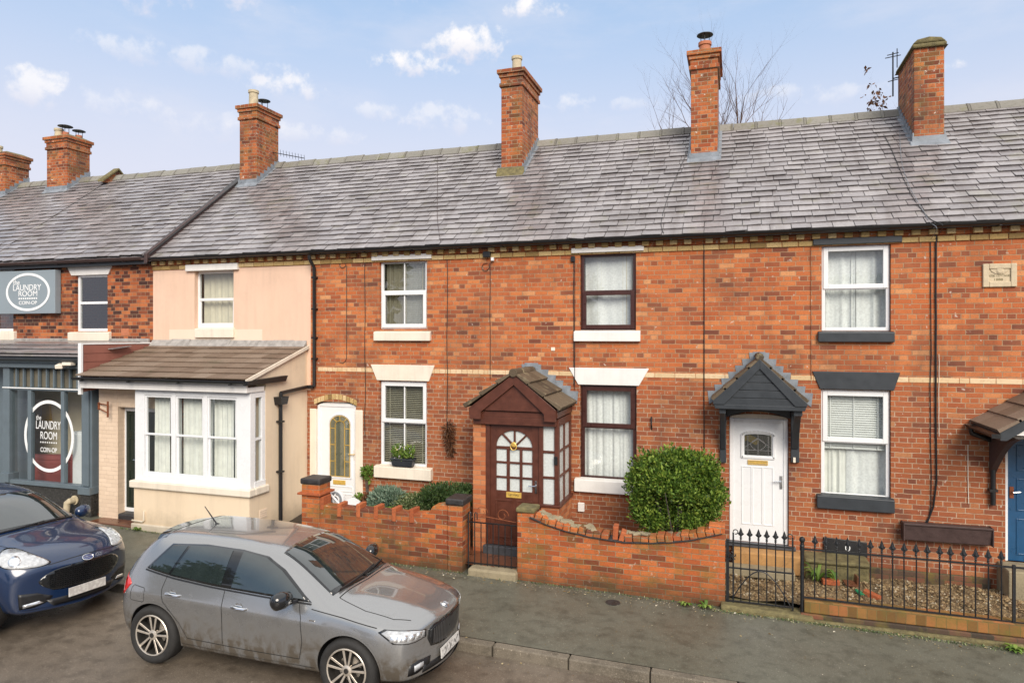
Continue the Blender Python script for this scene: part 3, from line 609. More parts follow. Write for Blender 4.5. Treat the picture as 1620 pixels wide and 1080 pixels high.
# downpipe from the main gutter along the cream side wall
SX = -7.83                                             # side wall of the cream extension
def DY(px):                                            # depth of a point on that side wall
    u = (px-810)/1080; return SX*(u*ST+CT)/(u*CT-ST) - D
xd = PX(500)-.0; zj = PZ(497, 611)
m = MB(); m.tube([(xd,EY-.03,EZ-.08),(xd,EY-.03,EZ-.14),(xd,-.06,EZ-.30),(xd,-.06,zj+.03),(xd-.01,-.085,zj)], .034, 10); hy = DY(440)
m.tube([(xd-.01,-.07,zj),(SX+.06,-.09,zj-.005),(SX+.06,hy,zj-.06)], .036, 10)
for z in (4.75, 4.15, 3.6, 3.2): m.box(xd-.045, xd+.045, -.095, -.002, z, z+.035)
m.build('downpipe', M['black_plastic'], H['cream'], smooth=True)
m = MB(); zh = PZ(432, 630, hy); m.tube([(SX+.06,hy,zj-.05),(SX+.06,hy,zh-.02)], .036, 10); m.add([], []); m.hexa([(SX+.0,hy-.1,zh-.10),(SX+.14,hy-.1,zh-.10),(SX+.14,hy+.08,zh-.10),(SX+.0,hy+.08,zh-.10),(SX+.0,hy-.13,zh+.04),(SX+.16,hy-.13,zh+.04),(SX+.16,hy+.10,zh+.04),(SX+.0,hy+.10,zh+.04)])
m.tube([(SX+.06,hy-.01,zh-.1),(SX+.06,hy-.01,.1)], .036, 10)
for z in (2.1, 1.2): m.box(SX, SX+.11, hy-.06, hy+.04, z, z+.03)
m.build('downpipe', M['black_plastic'], H['cream'])
def text_fit(name, body, x0, x1, z0, z1, y, mat, parent, extrude=.003, bold=0):
    o = text(name, body, 1, (0,0,0), mat, None, extrude=extrude, bold=bold, rot=(0,0,0)); me = o.data
    xs = [v.co.x for v in me.vertices]; ys = [v.co.y for v in me.vertices]; a, b, c, d = min(xs), max(xs), min(ys), max(ys)
    for v in me.vertices:
        X = x0+(v.co.x-a)/(b-a)*(x1-x0); Z = z0+(v.co.y-c)/(d-c)*(z1-z0); v.co = (X, y-v.co.z, Z)
    o.parent = parent; o.matrix_parent_inverse = wmat(parent).inverted(); return o
def arch(x0, x1, z0, zs, zt, n=14):                   # outline with a segmental or round head
    w = (x1-x0)/2; h = zt-zs; P = [(x0,z0)]
    for i in range(n+1):
        t = PI - PI*i/n; P.append(((x0+x1)/2 + w*math.cos(t), zs + h*math.sin(t)))
    return P + [(x1,z0)]
def bar(m, pts, w, y0, y1):                            # flat strip along a polyline in the XZ plane
    for (a, b), (c, d) in zip(pts, pts[1:]):
        v = Vector((c-a, d-b)); L = v.length
        if L < 1e-6: continue
        n = Vector((-v.y, v.x))/L*w/2; v = v/L*w*.25
        m.prism([(a-v.x+n.x,b-v.y+n.y),(a-v.x-n.x,b-v.y-n.y),(c+v.x-n.x,d+v.y-n.y),(c+v.x+n.x,d+v.y+n.y)], y0, y1)
def panel(m, x0, x1, z0, z1, y, w=.02, d=.008):       # raised bead round a door panel
    for q in ((x0,x0+w,z0,z1),(x1-w,x1,z0,z1),(x0+w,x1-w,z0,z0+w),(x0+w,x1-w,z1-w,z1)): m.box(q[0],q[1],y-d,y+.01,q[2],q[3])
def lever(m, x, y, z, s=-1, h=.2):
    m.box(x-.018, x+.018, y-.012, y, z-h*.6, z+h*.4); m.tube([(x,y-.01,z),(x,y-.05,z),(x+s*.11,y-.052,z-.004)], .009, 8)
# ---------------------------------------------------------------- cottage a: white door with an arched leaded light
h = H['a']; x0, x1, z0, z1 = PR(DR['a'], .04); zs = PZ(505, 642, .04); Y = .05
m = MB(); m.box(x0, x0+.055, Y-.005, Y+.07, z0, zs); m.box(x1-.055, x1, Y-.005, Y+.07, z0, zs)
A = arch(x0, x1, zs, zs, z1); m.prism(A, Y-.005, Y+.07); fr = m
m = MB(); m.box(x0+.055, x1-.055, Y+.012, Y+.06, z0, zs+.002)
gx0, gx1, gt, gs, gb = PX(520), PX(551), PZ(535,658), PZ(535,672), PZ(535,754)
O = arch(gx0-.03, gx1+.03, gb-.03, gs, gt+.03, 20); I = arch(gx0, gx1, gb, gs, gt, 20)
bar(m, O+[O[0]], .022, Y-.004, Y+.02)
for a, b in ((745+24, 768+10), (781, 797)): panel(m, PX(513), PX(555), PZ(535,b), PZ(535,a), Y+.012)
door = m.build('door', M['upvc'], h, bevel=.004); fr.build('door_frame', M['upvc'], door, bevel=.008)
m = MB(); m.prism(I, Y+.002, Y+.011); m.build('glazing', M['glass_dim'], door)
m = MB(); m.prism(I, Y+.0112, Y+.0118); m.build('glazing_backing', M['blind_olive'], door)
m = MB(); bar(m, I+[I[0]], .012, Y-.003, Y+.004); ia = arch(PX(528), PX(543), gb, gs-.01, PZ(535,666), 14); bar(m, ia, .014, Y-.004, Y+.004)
for py in (678, 704, 730): 
    for a, b in ((520,528),(543,551)): bar(m, [(PX(a),PZ(535,py)),(PX(b),PZ(535,py))], .012, Y-.004, Y+.004)
for k in (.25, .5, .75):
    t = PI*k; c = ((gx0+gx1)/2, gs); bar(m, [(c[0]+(gx1-gx0)/4*math.cos(t), gs+(gt-gs)*.45*math.sin(t)), (c[0]+(gx1-gx0)/2*math.cos(t), gs+(gt-gs)*math.sin(t))], .012, Y-.004, Y+.004)
m.build('leading', M['brass'], door)
m = MB(); lever(m, PX(559), Y+.012, PZ(559,719)); m.build('handle', M['brass'], door)
m = MB(); m.box(PX(524.5), PX(544), Y-.002, Y+.013, PZ(534,767), PZ(534,760)); m.build('letter_plate', M['brass'], door, bevel=.004)
m = MB()
for py in (655, 722): m.tube([(x0+.05,Y-.01,PZ(505,py)-.05),(x0+.05,Y-.01,PZ(505,py)+.05)], .012, 8)
m.build('hinge', M['upvc'], door)
zq = PZ(495, 646); m = MB()
m.box(PX(490.3), x0, -.012, .10, .1, zq); m.box(x1, PX(574), -.012, .10, .1, zq+.005); m.build('stone_jamb', M['cream_paint'], h, bevel=.012)
m = MB(); c0, c1 = x0-.05, x1+.04; n = 12; zt = PZ(533, 625)
for i in range(n):
    def q(t, o): return (c0+(c1-c0)*t, zq+.012+(zt-zq-.09)*math.sin(PI*(.12+.76*t))+o)
    a, b = i/n+.006, (i+1)/n-.006; m.prism([q(a,0),q(b,0),q(b,.10),q(a,.10)], -.01, .08)
m.build('door_arch', M['yellow_brick'], h, bevel=.004, seg=1)
# ---------------------------------------------------------------- cottage c: panelled white door, stained light, dark canopy
h = H['c']; x0, x1, z0, z1 = PR(DR['c'], .04); zs = PZ(1200, 662, .04)
m = MB(); m.box(x0, x0+.07, Y, Y+.07, z0, zs); m.box(x1-.07, x1, Y, Y+.07, z0, zs); m.box(x0+.07, x1-.07, Y, Y+.07, zs-.06, zs)
fr = m; lx0, lx1 = x0+.07, x1-.07; m = MB(); m.box(lx0, lx1, Y+.015, Y+.06, z0, zs-.06)
wx0, wx1, wz0, wz1 = PX(1178), PX(1221), PZ(1200,721), PZ(1200,687); wp = arch(wx0, wx1, wz0, wz1-.03, wz1, 12)
wo = arch(wx0-.035, wx1+.035, wz0-.035, wz1-.02, wz1+.04, 12); bar(m, wo+[wo[0]], .035, Y-.006, Y+.02)
for i in range(3): panel(m, PX(1173+17*i), PX(1190+17*i), PZ(1200,832), PZ(1200,739), Y+.015, .018, .008)
door = m.build('door', M['upvc'], h, bevel=.004); fr.build('door_frame', M['upvc'], door, bevel=.01)
m = MB(); m.prism(arch(x0+.004, x1-.004, zs+.001, zs+.005, z1), Y+.01, Y+.06); m.build('fan_panel', M['cream_paint'], door)
m = MB(); m.prism(wp, Y+.006, Y+.012); m.build('glazing', M['glass_dim'], door)
t = NT('stained'); vo = t.n('ShaderNodeTexVoronoi'); vo.inputs['Scale'].default_value = 7; t.l(t.coord(), vo.inputs['Vector'])
M['stained'] = t.set(Base_Color=t.ramp(t.sep(vo.outputs['Color'])[0], [(.2,(.05,.05,.04)),(.4,(.16,.30,.27)),(.55,(.08,.09,.07)),(.75,(.34,.22,.03)),(.9,(.07,.07,.06))], 'CONSTANT'), Roughness=.15)
m = MB(); m.prism(wp, Y+.0122, Y+.0145); m.build('glazing_backing', M['stained'], door)
m = MB(); cx, cz = (wx0+wx1)/2, (wz0+wz1)/2
bar(m, [(cx,wz0),(cx,wz1)], .007, Y+.001, Y+.006); bar(m, [(wx0,wz0+.08),(wx1,wz0+.08)], .007, Y+.001, Y+.006)
for k in range(-1, 2, 2): bar(m, [(cx+k*.11*math.sin(PI*i/10), cz+.10-.2*i/10) for i in range(11)], .007, Y+.001, Y+.006); bar(m, [(cx+k*.15,wz0),(cx+k*.15,wz1-.03)], .006, Y+.001, Y+.006); bar(m, [(cx+k*.02,cz+.08),(cx+k*.16,cz-.02),(wx0 if k<0 else wx1,cz-.05)], .006, Y+.001, Y+.006)
m.build('leading', M['chrome'], door)
m = MB(); panel(m, PX(1183), PX(1215), PZ(1200,736), PZ(1200,729), Y+.01, .012, .01); m.box(PX(1185), PX(1213), Y+.004, Y+.014, PZ(1200,734), PZ(1200,731)); m.build('letter_plate', M['brass'], door)
m = MB(); lever(m, PX(1236), Y+.015, PZ(1236,762)); m.build('handle', M['chrome'], door)
m = MB(); m.box(x0-.08, x1+.10, -.09, .06, z0-.05, z0); m.build('threshold', M['slate_step'], h, bevel=.01)
m = MB(); zb = gz(.5)+.10; m.box(x0+.05, x1+.45, -.34, -.005, zb, z0-.055); m.build('door_step', M['sandstone'], h, bevel=.02)
m = MB(); m.box(x0-.15, x1+.05, -.62, -.345, zb, z0-.22); m.build('door_step', M['stone'], h, bevel=.02)
# canopy
yf = -.62; ax, az = PT(1202, 566, yf); ex0, ez0 = PT(1128, 633, yf); ex1, ez1 = PT(1277, 634, yf); ez = (ez0+ez1)/2
m = MB()                                                # tiled slopes
def slope(m, e, ap, y0, y1, n, w=.33, th=.03, seed=1):
    r = random.Random(seed); A = Vector(e); B = Vector(ap); L = (B-A).length; d = (B-A)/L; nn = Vector((-d.y, d.x)); nn = nn if nn.y > 0 else -nn
    for i in range(n):
        a, b = L*i/n, min(L, L*(i+1)/n*1.0+.03); y = y0
        while y < y1-.02:
            f = min(y+w, y1); t = th*.9
            p = [A+d*a+nn*(t), A+d*b+nn*(.008), A+d*b-nn*.02, A+d*a-nn*.02]
            m.hexa([(p[3].x,y,p[3].y),(p[3].x,f-.004,p[3].y),(p[2].x,f-.004,p[2].y),(p[2].x,y,p[2].y),(p[0].x,y,p[0].y),(p[0].x,f-.004,p[0].y),(p[1].x,f-.004,p[1].y),(p[1].x,y,p[1].y)]); y = f
slope(m, (ex0-.01,ez), (ax,az), yf-.02, -.01, 4, seed=1); slope(m, (ex1+.01,ez), (ax,az), yf-.02, -.01, 4, seed=2)
m.tube([(ax,yf-.03,az+.01),(ax,-.01,az+.01)], .06, 8)
can = m.build('canopy', M['porch_tile'], h)
m = MB(); th = .10
for e in (ex0, ex1):
    s = 1 if e < ax else -1
    m.prism([(e+s*.0,ez-.02),(ax,az-.02),(ax,az-.16),(e+s*.16,ez-.07),(e+s*.0,ez-.07)], yf-.035, yf+.02)
m.prism([(ex0+.01,ez-.07),(ex1-.01,ez-.07),(ex1-.03,ez-.135),(ex0+.03,ez-.135)], yf-.02, yf+.03)
m.build('barge_board', M['dark_paint'], can, bevel=.005)
m = MB(); n = 5; zA, zB = ez-.08, az-.13; hw = (ex1-ex0)/2-.10
for i in range(n):
    a, b = i/n, (i+1)/n; za, zb_ = zA+(zB-zA)*a, zA+(zB-zA)*b-.006
    wa, wb = hw*(1-a), hw*(1-b); m.prism([(ax-wa,za),(ax+wa,za),(ax+wb,zb_),(ax-wb,zb_)], yf-.008, yf+.02)
m.build('gable_board', M['dark_paint'], can, bevel=.004)
m = MB(); m.prism([(ex0+.03,ez-.05),(ax,az-.03),(ex1-.03,ez-.05),(ex1-.03,ez-.07),(ex0+.03,ez-.07)], yf+.03, -.01); m.build('canopy_ceiling', M['dark_paint'], can)
for px0, px1 in ((1139,1149),(1251,1264)):
    a, b = PX(px0), PX(px1); zt, zl = ez-.135, PZ(px0, 730, 0); m = MB(); m.box(a, b, -.06, -.001, zl, zt-.02); m.box(a, b, yf+.05, -.06, zt-.08, zt)
    cur = [(yf+.10+(.05-.0)*0, zt-.08)]; out = []; inn = []
    for i in range(9):
        t = i/8; y = (yf+.08)*(1-t)+(-.05)*t; z = zt-.05-(zt-zl-.28)*t**1.5; out.append((y-.035, z-.02)); inn.append((y+.045, z+.05))
    m.prism(out+inn[::-1], a+.012, b-.012, 'x'); m.build('bracket', M['dark_paint'], can, bevel=.006)
m = MB(); zt = PZ(1200, 642); m.prism([(PX(1150),zt)]+[(PX(1150)+(PX(1250)-PX(1150))*i/12, PZ(1200,660)+(.10*math.sin(PI*i/12))) for i in range(13)]+[(PX(1250),zt)], -.045, -.002); m.build('arch_board', M['black_plastic'], can)
def stepped(key, parent, xa, za, xb, zb, n, up=.085, mat='lead'):
    m = MB()
    for i in range(n):
        t0, t1 = i/n, (i+1)/n; a, b = xa+(xb-xa)*t0, xa+(xb-xa)*t1; z0_, z1_ = za+(zb-za)*t0, za+(zb-za)*t1
        s = 1 if xb > xa else -1
        m.prism([(a-s*.02,z0_-.03),(b,z1_-.03),(b+s*.01,z1_+up),(a-s*.045,z1_+up-.004)], -.010-.0007*i, -.001)
    return m.build('flashing', M[mat], parent)
fa, fz = PT(1201, 566, 0); fe0, fze = PT(1124, 636, 0); fe1, _ = PT(1281, 636, 0)
stepped('c', can, fe0, fze, fa, fz, 7); stepped('c', can, fe1, fze, fa, fz, 7)
m = MB(); m.box(fa-.09, fa+.09, -.016, -.001, fz+.02, fz+.095); m.build('flashing', M['lead'], can)
m = MB(); m.box(PX(1254), PX(1258), -.085, -.061, PZ(1256,730), PZ(1256,722)); m.build('doorbell', M['cream_paint'], h, bevel=.004)
# ---------------------------------------------------------------- cottage b: brown gabled porch
h = H['b']; yp = -.90; g0 = gz(-3.3)+.10
ax, az = PT(812.5, 588, yp-.15); exl, ezl = PT(738, 641, yp-.15); exr, ezr = PT(884, 646, yp-.15); ez = (ezl+ezr)/2
xl, xr = PX(748, yp), PX(884, yp); zl = ez-.02; dl0, dl1 = PX(768, yp), PX(854, yp)
m = MB(); zp = PZ(760, 660, yp); m.box(xl, dl0, yp, -.002, g0-.4, zp)
zsill = PZ(870, 798, yp); m.box(dl1+.02, xr, yp, yp+.22, g0-.4, zsill-.03); m.box(xr-.22, xr, yp+.22, -.002, g0-.4, zsill-.03)
por = m.build('porch', M['brick_porch'], h, bevel=.004, seg=1)
def yx(px, X=xr):
    u = (px-810)/1080; return X*(u*ST+CT)/(u*CT-ST) - D if abs(u*CT-ST) > 1e-6 else 0
zb_t = PZ(810, 672, yp); m = MB()
zd0 = PZ(810, 864, yp)
for a, b in ((dl0, dl0+.07), (dl1-.02, dl1+.05), (xr-.075, xr)): m.box(a, b, yp+.005, yp+.08, zd0 if a < dl1-.1 or a < dl1 else zsill, zb_t+.12)
m.box(dl0+.07, xr-.075, yp+.008, yp+.075, zb_t, zb_t+.12)
m.box(dl1+.0, xr+.03, yp-.03, yp+.12, zsill-.04, zsill); m.box(xr-.1, xr+.03, yp+.12, -.004, zsill-.04, zsill)
m.box(xr-.07, xr-.003, yp+.085, -.004, zb_t, zb_t+.12); m.box(xr-.07, xr-.004, -.08, -.003, zsill, zb_t)
m.build('porch_frame', M['wood_brown'], por, bevel=.006)
m = MB(); sx0, sx1 = dl1+.05, xr-.075; zz = [zsill]+[zsill+(zb_t-zsill)*q for q in (.34,.67)]+[zb_t]
for z in zz[1:3]: m.box(sx0, sx1, yp+.02, yp+.06, z-.02, z+.02); m.box(xr-.06, xr-.012, yp+.08, -.08, z-.018, z+.018)
ym = (yp+.08-.08)/2; m.box(xr-.062, xr-.010, ym-.025, ym+.025, zsill, zb_t)
m.build('glazing_bar', M['wood_brown'], por, bevel=.004)
m = MB(); m.add([(sx0,yp+.04,zsill),(sx1,yp+.04,zsill),(sx1,yp+.04,zb_t),(sx0,yp+.04,zb_t)], [(0,1,2,3)]); m.add([(xr-.035,yp+.08,zsill),(xr-.035,-.08,zsill),(xr-.035,-.08,zb_t),(xr-.035,yp+.08,zb_t)], [(0,1,2,3)])
m.build('side_glazing', M['frosted'], por, recalc=False)
# gable, barge boards and tiled roof
m = MB()
for e in (exl, exr):
    s = 1 if e < ax else -1
    m.prism([(e+s*.05,ez-.03),(ax,az-.03),(ax,az-.21),(e+s*.24,ez-.10),(e+s*.24,ez-.215),(e+s*.05,ez-.215)], yp-.15, yp-.11)
m.build('barge_board', M['wood_brown'], por, bevel=.005)
m = MB(); n = 6; zA, zB = zb_t+.115, az-.19; hw = (exr-exl)/2-.16
m.box(xl+.03, xr-.03, yp-.06, yp-.005, zA-.11, zA+.012)
for i in range(n):
    a, b = i/n, (i+1)/n; za, zc = zA+.012+(zB-zA)*a, zA+.006+(zB-zA)*b; wa, wb = hw*(1.04-a), hw*(1.04-b); m.prism([(ax-wa,za),(ax+wa,za),(ax+wb,zc),(ax-wb,zc)], yp-.06, yp-.02)
m.build('gable_board', M['wood_brown'], por, bevel=.005)
m = MB(); m.box(exr-.06, exr-.03, yp-.11, -.004, ez-.16, ez-.03); m.box(exl+.03, exl+.06, yp-.11, -.004, ez-.16, ez-.03); m.build('porch_fascia', M['wood_brown'], por)
m = MB(); slope(m, (exr+.03,ez-.02), (ax,az), yp-.18, -.005, 3, .36, .06, 3); slope(m, (exl-.03,ez-.02), (ax,az), yp-.18, -.005, 3, .36, .06, 4)
yy = yp-.19
while yy < -.03: e = min(yy+.36, -.004); m.tube([(ax,yy,az-.015),(ax,e-.01,az-.025)], .07, 10); yy = e
m.build('porch_roof', M['porch_tile'], por, bevel=.006, seg=1)
m = MB(); m.prism([(exl+.03,ez-.05),(ax,az-.03),(exr-.03,ez-.05),(exr-.03,ez-.07),(exl+.03,ez-.07)], yp-.1, -.012); m.build('porch_ceiling', M['wood_brown'], por)
fx, fz = PT(841, 583, 0); fr_, frz = PT(911, 634, 0); fl_, _ = PT(772, 634, 0)
stepped('b', por, fr_, frz-.02, fx, fz-.02, 6, .10); stepped('b', por, fl_, frz-.02, fx, fz-.02, 6, .10)
m = MB(); m.box(fx-.12, fx+.12, -.019, -.001, fz, fz+.10); m.build('flashing', M['lead'], por)
# porch door
yd = yp+.035; a, b = dl0+.07, dl1-.02; m = MB(); c = (a+b)/2
gx = [PX(q, yd) for q in (785, 801.5, 806, 822, 826, 842)]; gy = [PZ(814, q, yd) for q in (777, 757, 754, 733.5, 730.5, 711)]; fz0, fz1 = PZ(814, 706.5, yd), PZ(814, 681, yd)
ow = arch(gx[0]-.02, gx[5]+.02, gy[0]-.02, fz0, fz1+.02, 18); 
# leaf: solid board with the lights cut out as separate stiles, rails and bars
m.box(a, gx[0], yd, yd+.045, zd0, zb_t); m.box(gx[5], b, yd, yd+.045, zd0, zb_t); m.box(gx[0], gx[5], yd, yd+.045, zd0, gy[0])
top = [(gx[0],zb_t),(gx[0],fz0)] + [((gx[0]+gx[5])/2+(gx[5]-gx[0])/2*math.cos(PI-PI*i/16), fz0+(fz1-fz0)*math.sin(PI-PI*i/16)) for i in range(1,16)] + [(gx[5],fz0),(gx[5],zb_t)]
m.prism(top, yd, yd+.045)
for q in ((1,2),(3,4)): m.box(gx[q[0]], gx[q[1]], yd+.004, yd+.04, gy[0], fz0)
for q in ((1,2),(3,4)): m.box(gx[0], gx[5], yd+.006, yd+.038, gy[q[0]], gy[q[1]])
m.box(gx[0], gx[5], yd+.006, yd+.038, gy[5], fz0)
for k_ in (.27, .5, .73):
    t = PI*k_; bar(m, [(c,fz0),(c+(gx[5]-gx[0])/2*math.cos(t), fz0+(fz1-fz0)*math.sin(t))], .03, yd+.006, yd+.038)
for x_ in ((gx[0]-.01, (gx[2]+gx[3])/2-.03), ((gx[2]+gx[3])/2+.03, gx[5]+.01)): panel(m, x_[0], x_[1], zd0+.12, gy[0]-.14, yd, .025, .012)
m.box(a, b, yd-.03, yd, zd0+.01, zd0+.07)
door = m.build('door', M['wood_brown'], h, bevel=.004)
m = MB(); m.add([(gx[0],yd+.03,gy[0]),(gx[5],yd+.03,gy[0]),(gx[5],yd+.03,fz1),(gx[0],yd+.03,fz1)], [(0,1,2,3)]); m.build('glazing', M['frosted'], door, recalc=False)
m = MB(); lz = PZ(812, 782.5, yd); m.box(PX(801,yd), PX(825,yd), yd-.012, yd+.001, lz-.045, lz+.045); m.build('letter_plate', M['brass'], door, bevel=.004)
text_fit('lettering', 'LETTERS', PX(805,yd), PX(821,yd), lz-.012, lz+.014, yd-.013, M['trough_brown'], door, .001)
m = MB(); kx, kz = PT(813, 703, yd); m.lathe((kx,yd-.005,kz), [(.02,0),(.045,-.006),(.03,-.02),(.01,-.022)], 14, 'y'); m.tube([(kx+.05*math.cos(t*PI/8), yd-.025, kz-.03+.055*math.sin(t*PI/8)) for t in range(-8, 9)], .008, 6); m.build('knocker', M['brass'], door, smooth=True)
m = MB(); lever(m, PX(848,yd), yd, PZ(848,768,yd)); m.build('handle', M['chrome'], door)
m = MB(); m.box(PX(876.5,yp), PX(882,yp), yp-.012, yp+.006, PZ(879,735,yp), PZ(879,722,yp)); m.build('doorbell', M['black_plastic'], por, bevel=.004)
m = MB(); m.box(dl0-.02, dl1+.02, yp-.08, yp+.1, zd0-.14, zd0-.0); m.build('threshold', M['slate_step'], h, bevel=.01)
m = MB(); m.box(dl0-.03, dl1+.06, yp-.42, yp-.082, g0-.2, zd0-.145); m.build('door_step', M['quarry_tile'], h, bevel=.012)
m = MB(); x_, z_ = PT(920, 801, 0); m.box(x_-.055, x_+.055, -.05, -.002, z_-.075, z_+.075); m.build('meter_box', M['white_paint'], h, bevel=.01)
m = MB(); x_, z_ = PT(1031, 669, 0); m.tube([(x_,-.004,z_-.1),(x_,-.05,z_-.02),(x_,-.03,z_+.10),(x_,-.004,z_+.1)], .012, 6); m.build('wall_hook', M['iron'], h)
# ---------------------------------------------------------------- house d: blue door, canopy, date stone, cover board
h = H['d']; x0, z0 = PX(1590), PZ(1600, 888); z1 = PZ(1600, 690); x1 = x0+.95
m = MB(); m.box(x0, x0+.045, Y-.02, Y+.07, z0, z1); m.box(x1-.05, x1, Y-.02, Y+.07, z0, z1); m.box(x0+.045, x1-.05, Y-.02, Y+.07, z1-.04, z1); fr = m
m = MB(); m.box(x0+.045, x1-.05, Y+.01, Y+.05, z0, z1-.04)
for za, zc in ((.05,.34),(.40,.66),(.72,.93)):
    for xa, xb in ((.16,.47),(.53,.86)): panel(m, x0+xa*.95, x0+xb*.95, z0+(z1-z0)*za, z0+(z1-z0)*zc, Y+.01, .022, .01)
door = m.build('door', M['blue_paint'], h, bevel=.005); fr.build('door_frame', M['upvc'], door, bevel=.006)
m = MB(); lx, lz = x0+.10, PZ(1593, 778); m.tube([(lx,Y,lz),(lx,Y-.06,lz),(lx+.085,Y-.055,lz+.01)], .008, 8); m.build('handle', M['chrome'], door)
m = MB(); m.box(lx-.03, lx+.02, Y-.004, Y+.011, lz-.09, lz+.07); m.build('handle_plate', M['rust'], door)
m = MB(); m.box(x0-.1, x1+.2, -.45, .04, -.3, z0-.004); m.build('door_step', M['stone'], h, bevel=.02)
ce, cz = PX(1536), HC-1.24; cr, crz = ce+.87, HC-.665; yf = -1.08
m = MB(); slope(m, (ce,cz), (cr,crz), yf, -.005, 4, .36, .035, 8); slope(m, (cr*2-ce,cz), (cr,crz), yf, -.005, 4, .36, .035, 9); m.tube([(cr,yf,crz+.02),(cr,-.005,crz+.02)], .07, 8)
can = m.build('canopy', M['concrete_tile'], h)
m = MB()
for s in (1, -1):
    e = cr-s*(cr-ce); m.prism([(e+s*.03,cz-.02),(cr,crz-.02),(cr,crz-.14),(e+s*.10,cz-.12),(e+s*.03,cz-.12)], yf+.04, yf+.075); m.box(min(e+s*.03,e+s*.055), max(e+s*.03,e+s*.055), yf+.075, -.004, cz-.12, cz-.01)
m.build('barge_board', M['dark_paint'], can)
m = MB(); m.prism([(ce+.06,cz-.03),(cr,crz-.03),(2*cr-ce-.06,cz-.03),(2*cr-ce-.06,cz-.05),(ce+.06,cz-.05)], yf+.08, -.004); m.build('canopy_ceiling', M['white_paint'], can)
for bx in (ce+.22, 2*cr-ce-.30):
    m = MB(); out, inn = [], []
    for i in range(9): t = i/8; out.append(((yf+.12)*(1-t)-.02*t, cz-.12-.60*t**1.6)); inn.append(((yf+.12)*(1-t)*.8-.004, cz-.12-.35*t**1.2))
    m.prism(out+[(-.004,cz-.72),(-.004,cz-.12)], bx, bx+.08, 'x'); m.build('bracket', M['trough_brown'], can, bevel=.006)
m = MB(); gp = [(ce-.035+.05*math.cos(PI+PI*i/8), cz-.035+.05*math.sin(PI+PI*i/8)) for i in range(9)] + [(ce-.035+.043*math.cos(2*PI-PI*i/8), cz-.035+.043*math.sin(2*PI-PI*i/8)) for i in range(9)]
m.prism(gp, yf-.02, -.01, 'y'); m.box(ce-.085, ce+.015, yf-.024, yf-.02, cz-.085, cz-.03); m.build('gutter', M['black_plastic'], can, smooth=True)
m = MB(); dx, _ = PT(1569, 700, 0); m.tube([(ce-.035,-.12,cz-.08),(ce-.03,-.12,cz-.15),(dx,-.06,cz-.26),(dx,-.05,cz-.34),(dx,-.05,PZ(1569,797))], .034, 10); m.box(dx-.05, dx+.05, -.09, -.002, PZ(1569,776), PZ(1569,772)); m.build('downpipe', M['black_plastic'], h, smooth=True)
m = MB(); px0, px1, pz0, pz1 = PR((1554,1608,417,454)); m.box(px0, px1, -.012, .01, pz0, pz1); frame_ring(m, px0, px1, pz0, pz1, -.035, -.012, .075)
st = m.build('date_stone', M['stone_plaque'], h, bevel=.012)
w = px1-px0; hh = pz1-pz0
text_fit('lettering', 'ROSE COTTAGES', px0+w*.165, px0+w*.83, pz0+hh*.44, pz0+hh*.53, -.0125, M['mossy'], st, .001, .008); text_fit('lettering', '1888', px0+w*.35, px0+w*.60, pz0+hh*.27, pz0+hh*.37, -.0125, M['mossy'], st, .001, .008)
m = MB(); c = ((px0+px1)/2, pz0+hh*.70); m.lathe((c[0],-.012,c[1]), [(.02,0),(.055,-.008),(.03,-.02),(.01,-.02)], 14, 'y')
for s in (-1, 1): m.prism([(c[0]+s*.03,c[1]+.02),(c[0]+s*.13,c[1]+.05),(c[0]+s*.10,c[1]-.01),(c[0]+s*.04,c[1]-.05)], -.022, -.011)
m.build('carved_emblem', M['stone_plaque'], st, bevel=.004)
m = MB(); tx0, tx1 = PX(1428, -.07), PX(1567, -.07); tz0, tz1 = PZ(1428, 825, -.07), PZ(1567, 834, -.07)
m.hexa([(tx0,-.14,tz0-.24),(tx1,-.14,tz1-.24),(tx1,-.004,tz1-.24),(tx0,-.004,tz0-.24),(tx0,-.17,tz0),(tx1,-.17,tz1),(tx1,-.004,tz1),(tx0,-.004,tz0)])
for xx in (tx0-.012, tx1-.008): z = tz0 if xx < tx1-.1 else tz1; m.box(xx, xx+.02, -.185, -.003, z-.25, z+.01)
m.hexa([(tx0,-.185,tz0-.02),(tx1,-.185,tz1-.02),(tx1,-.168,tz1-.02),(tx0,-.168,tz0-.02),(tx0,-.185,tz0+.012),(tx1,-.185,tz1+.012),(tx1,-.168,tz1+.012),(tx0,-.168,tz0+.012)])
tag(m.build('wall_trough', M['trough_brown'], bevel=.008), 'long dark brown trough planter fixed low on the brick wall beside the blue door', 'planter')
# cellar vent cover, ledge and plinth under window c
h = H['c']; m = MB(); a, zt = PT(1303, 849, -.03); b, zt2 = PT(1372, 858, -.03); m.hexa([(a,-.05,zt-.22),(b,-.05,zt2-.22),(b,-.004,zt2-.22),(a,-.004,zt-.22),(a,-.03,zt),(b,-.03,zt2),(b,-.004,zt2),(a,-.004,zt)]); v = m.build('vent_cover', M['black_plastic'], h, bevel=.006)
vx, vz = PT(1341, 866, -.05); m = MB(); m.ring((vx, vz), .035, .05, .012, -.056, -.045, 20); m.build('vent_ring', M['sign_white'], v)
m = MB(); a, b = PX(1270), PX(1373, -.3); zt = PZ(1330, 878, -.12); m.box(a, b, -.42, -.004, -.2, zt-.06); m.box(a-.01, b+.02, -.46, -.004, zt-.06, zt); m.build('cellar_ledge', M['mossy'], h, bevel=.03)
m = MB(); m.box(b+.04, HB_['c'][1]+.25, -.05, -.004, -.3, PZ(1450, 902)); m.build('plinth', M['brick_base'], h, bevel=.02)
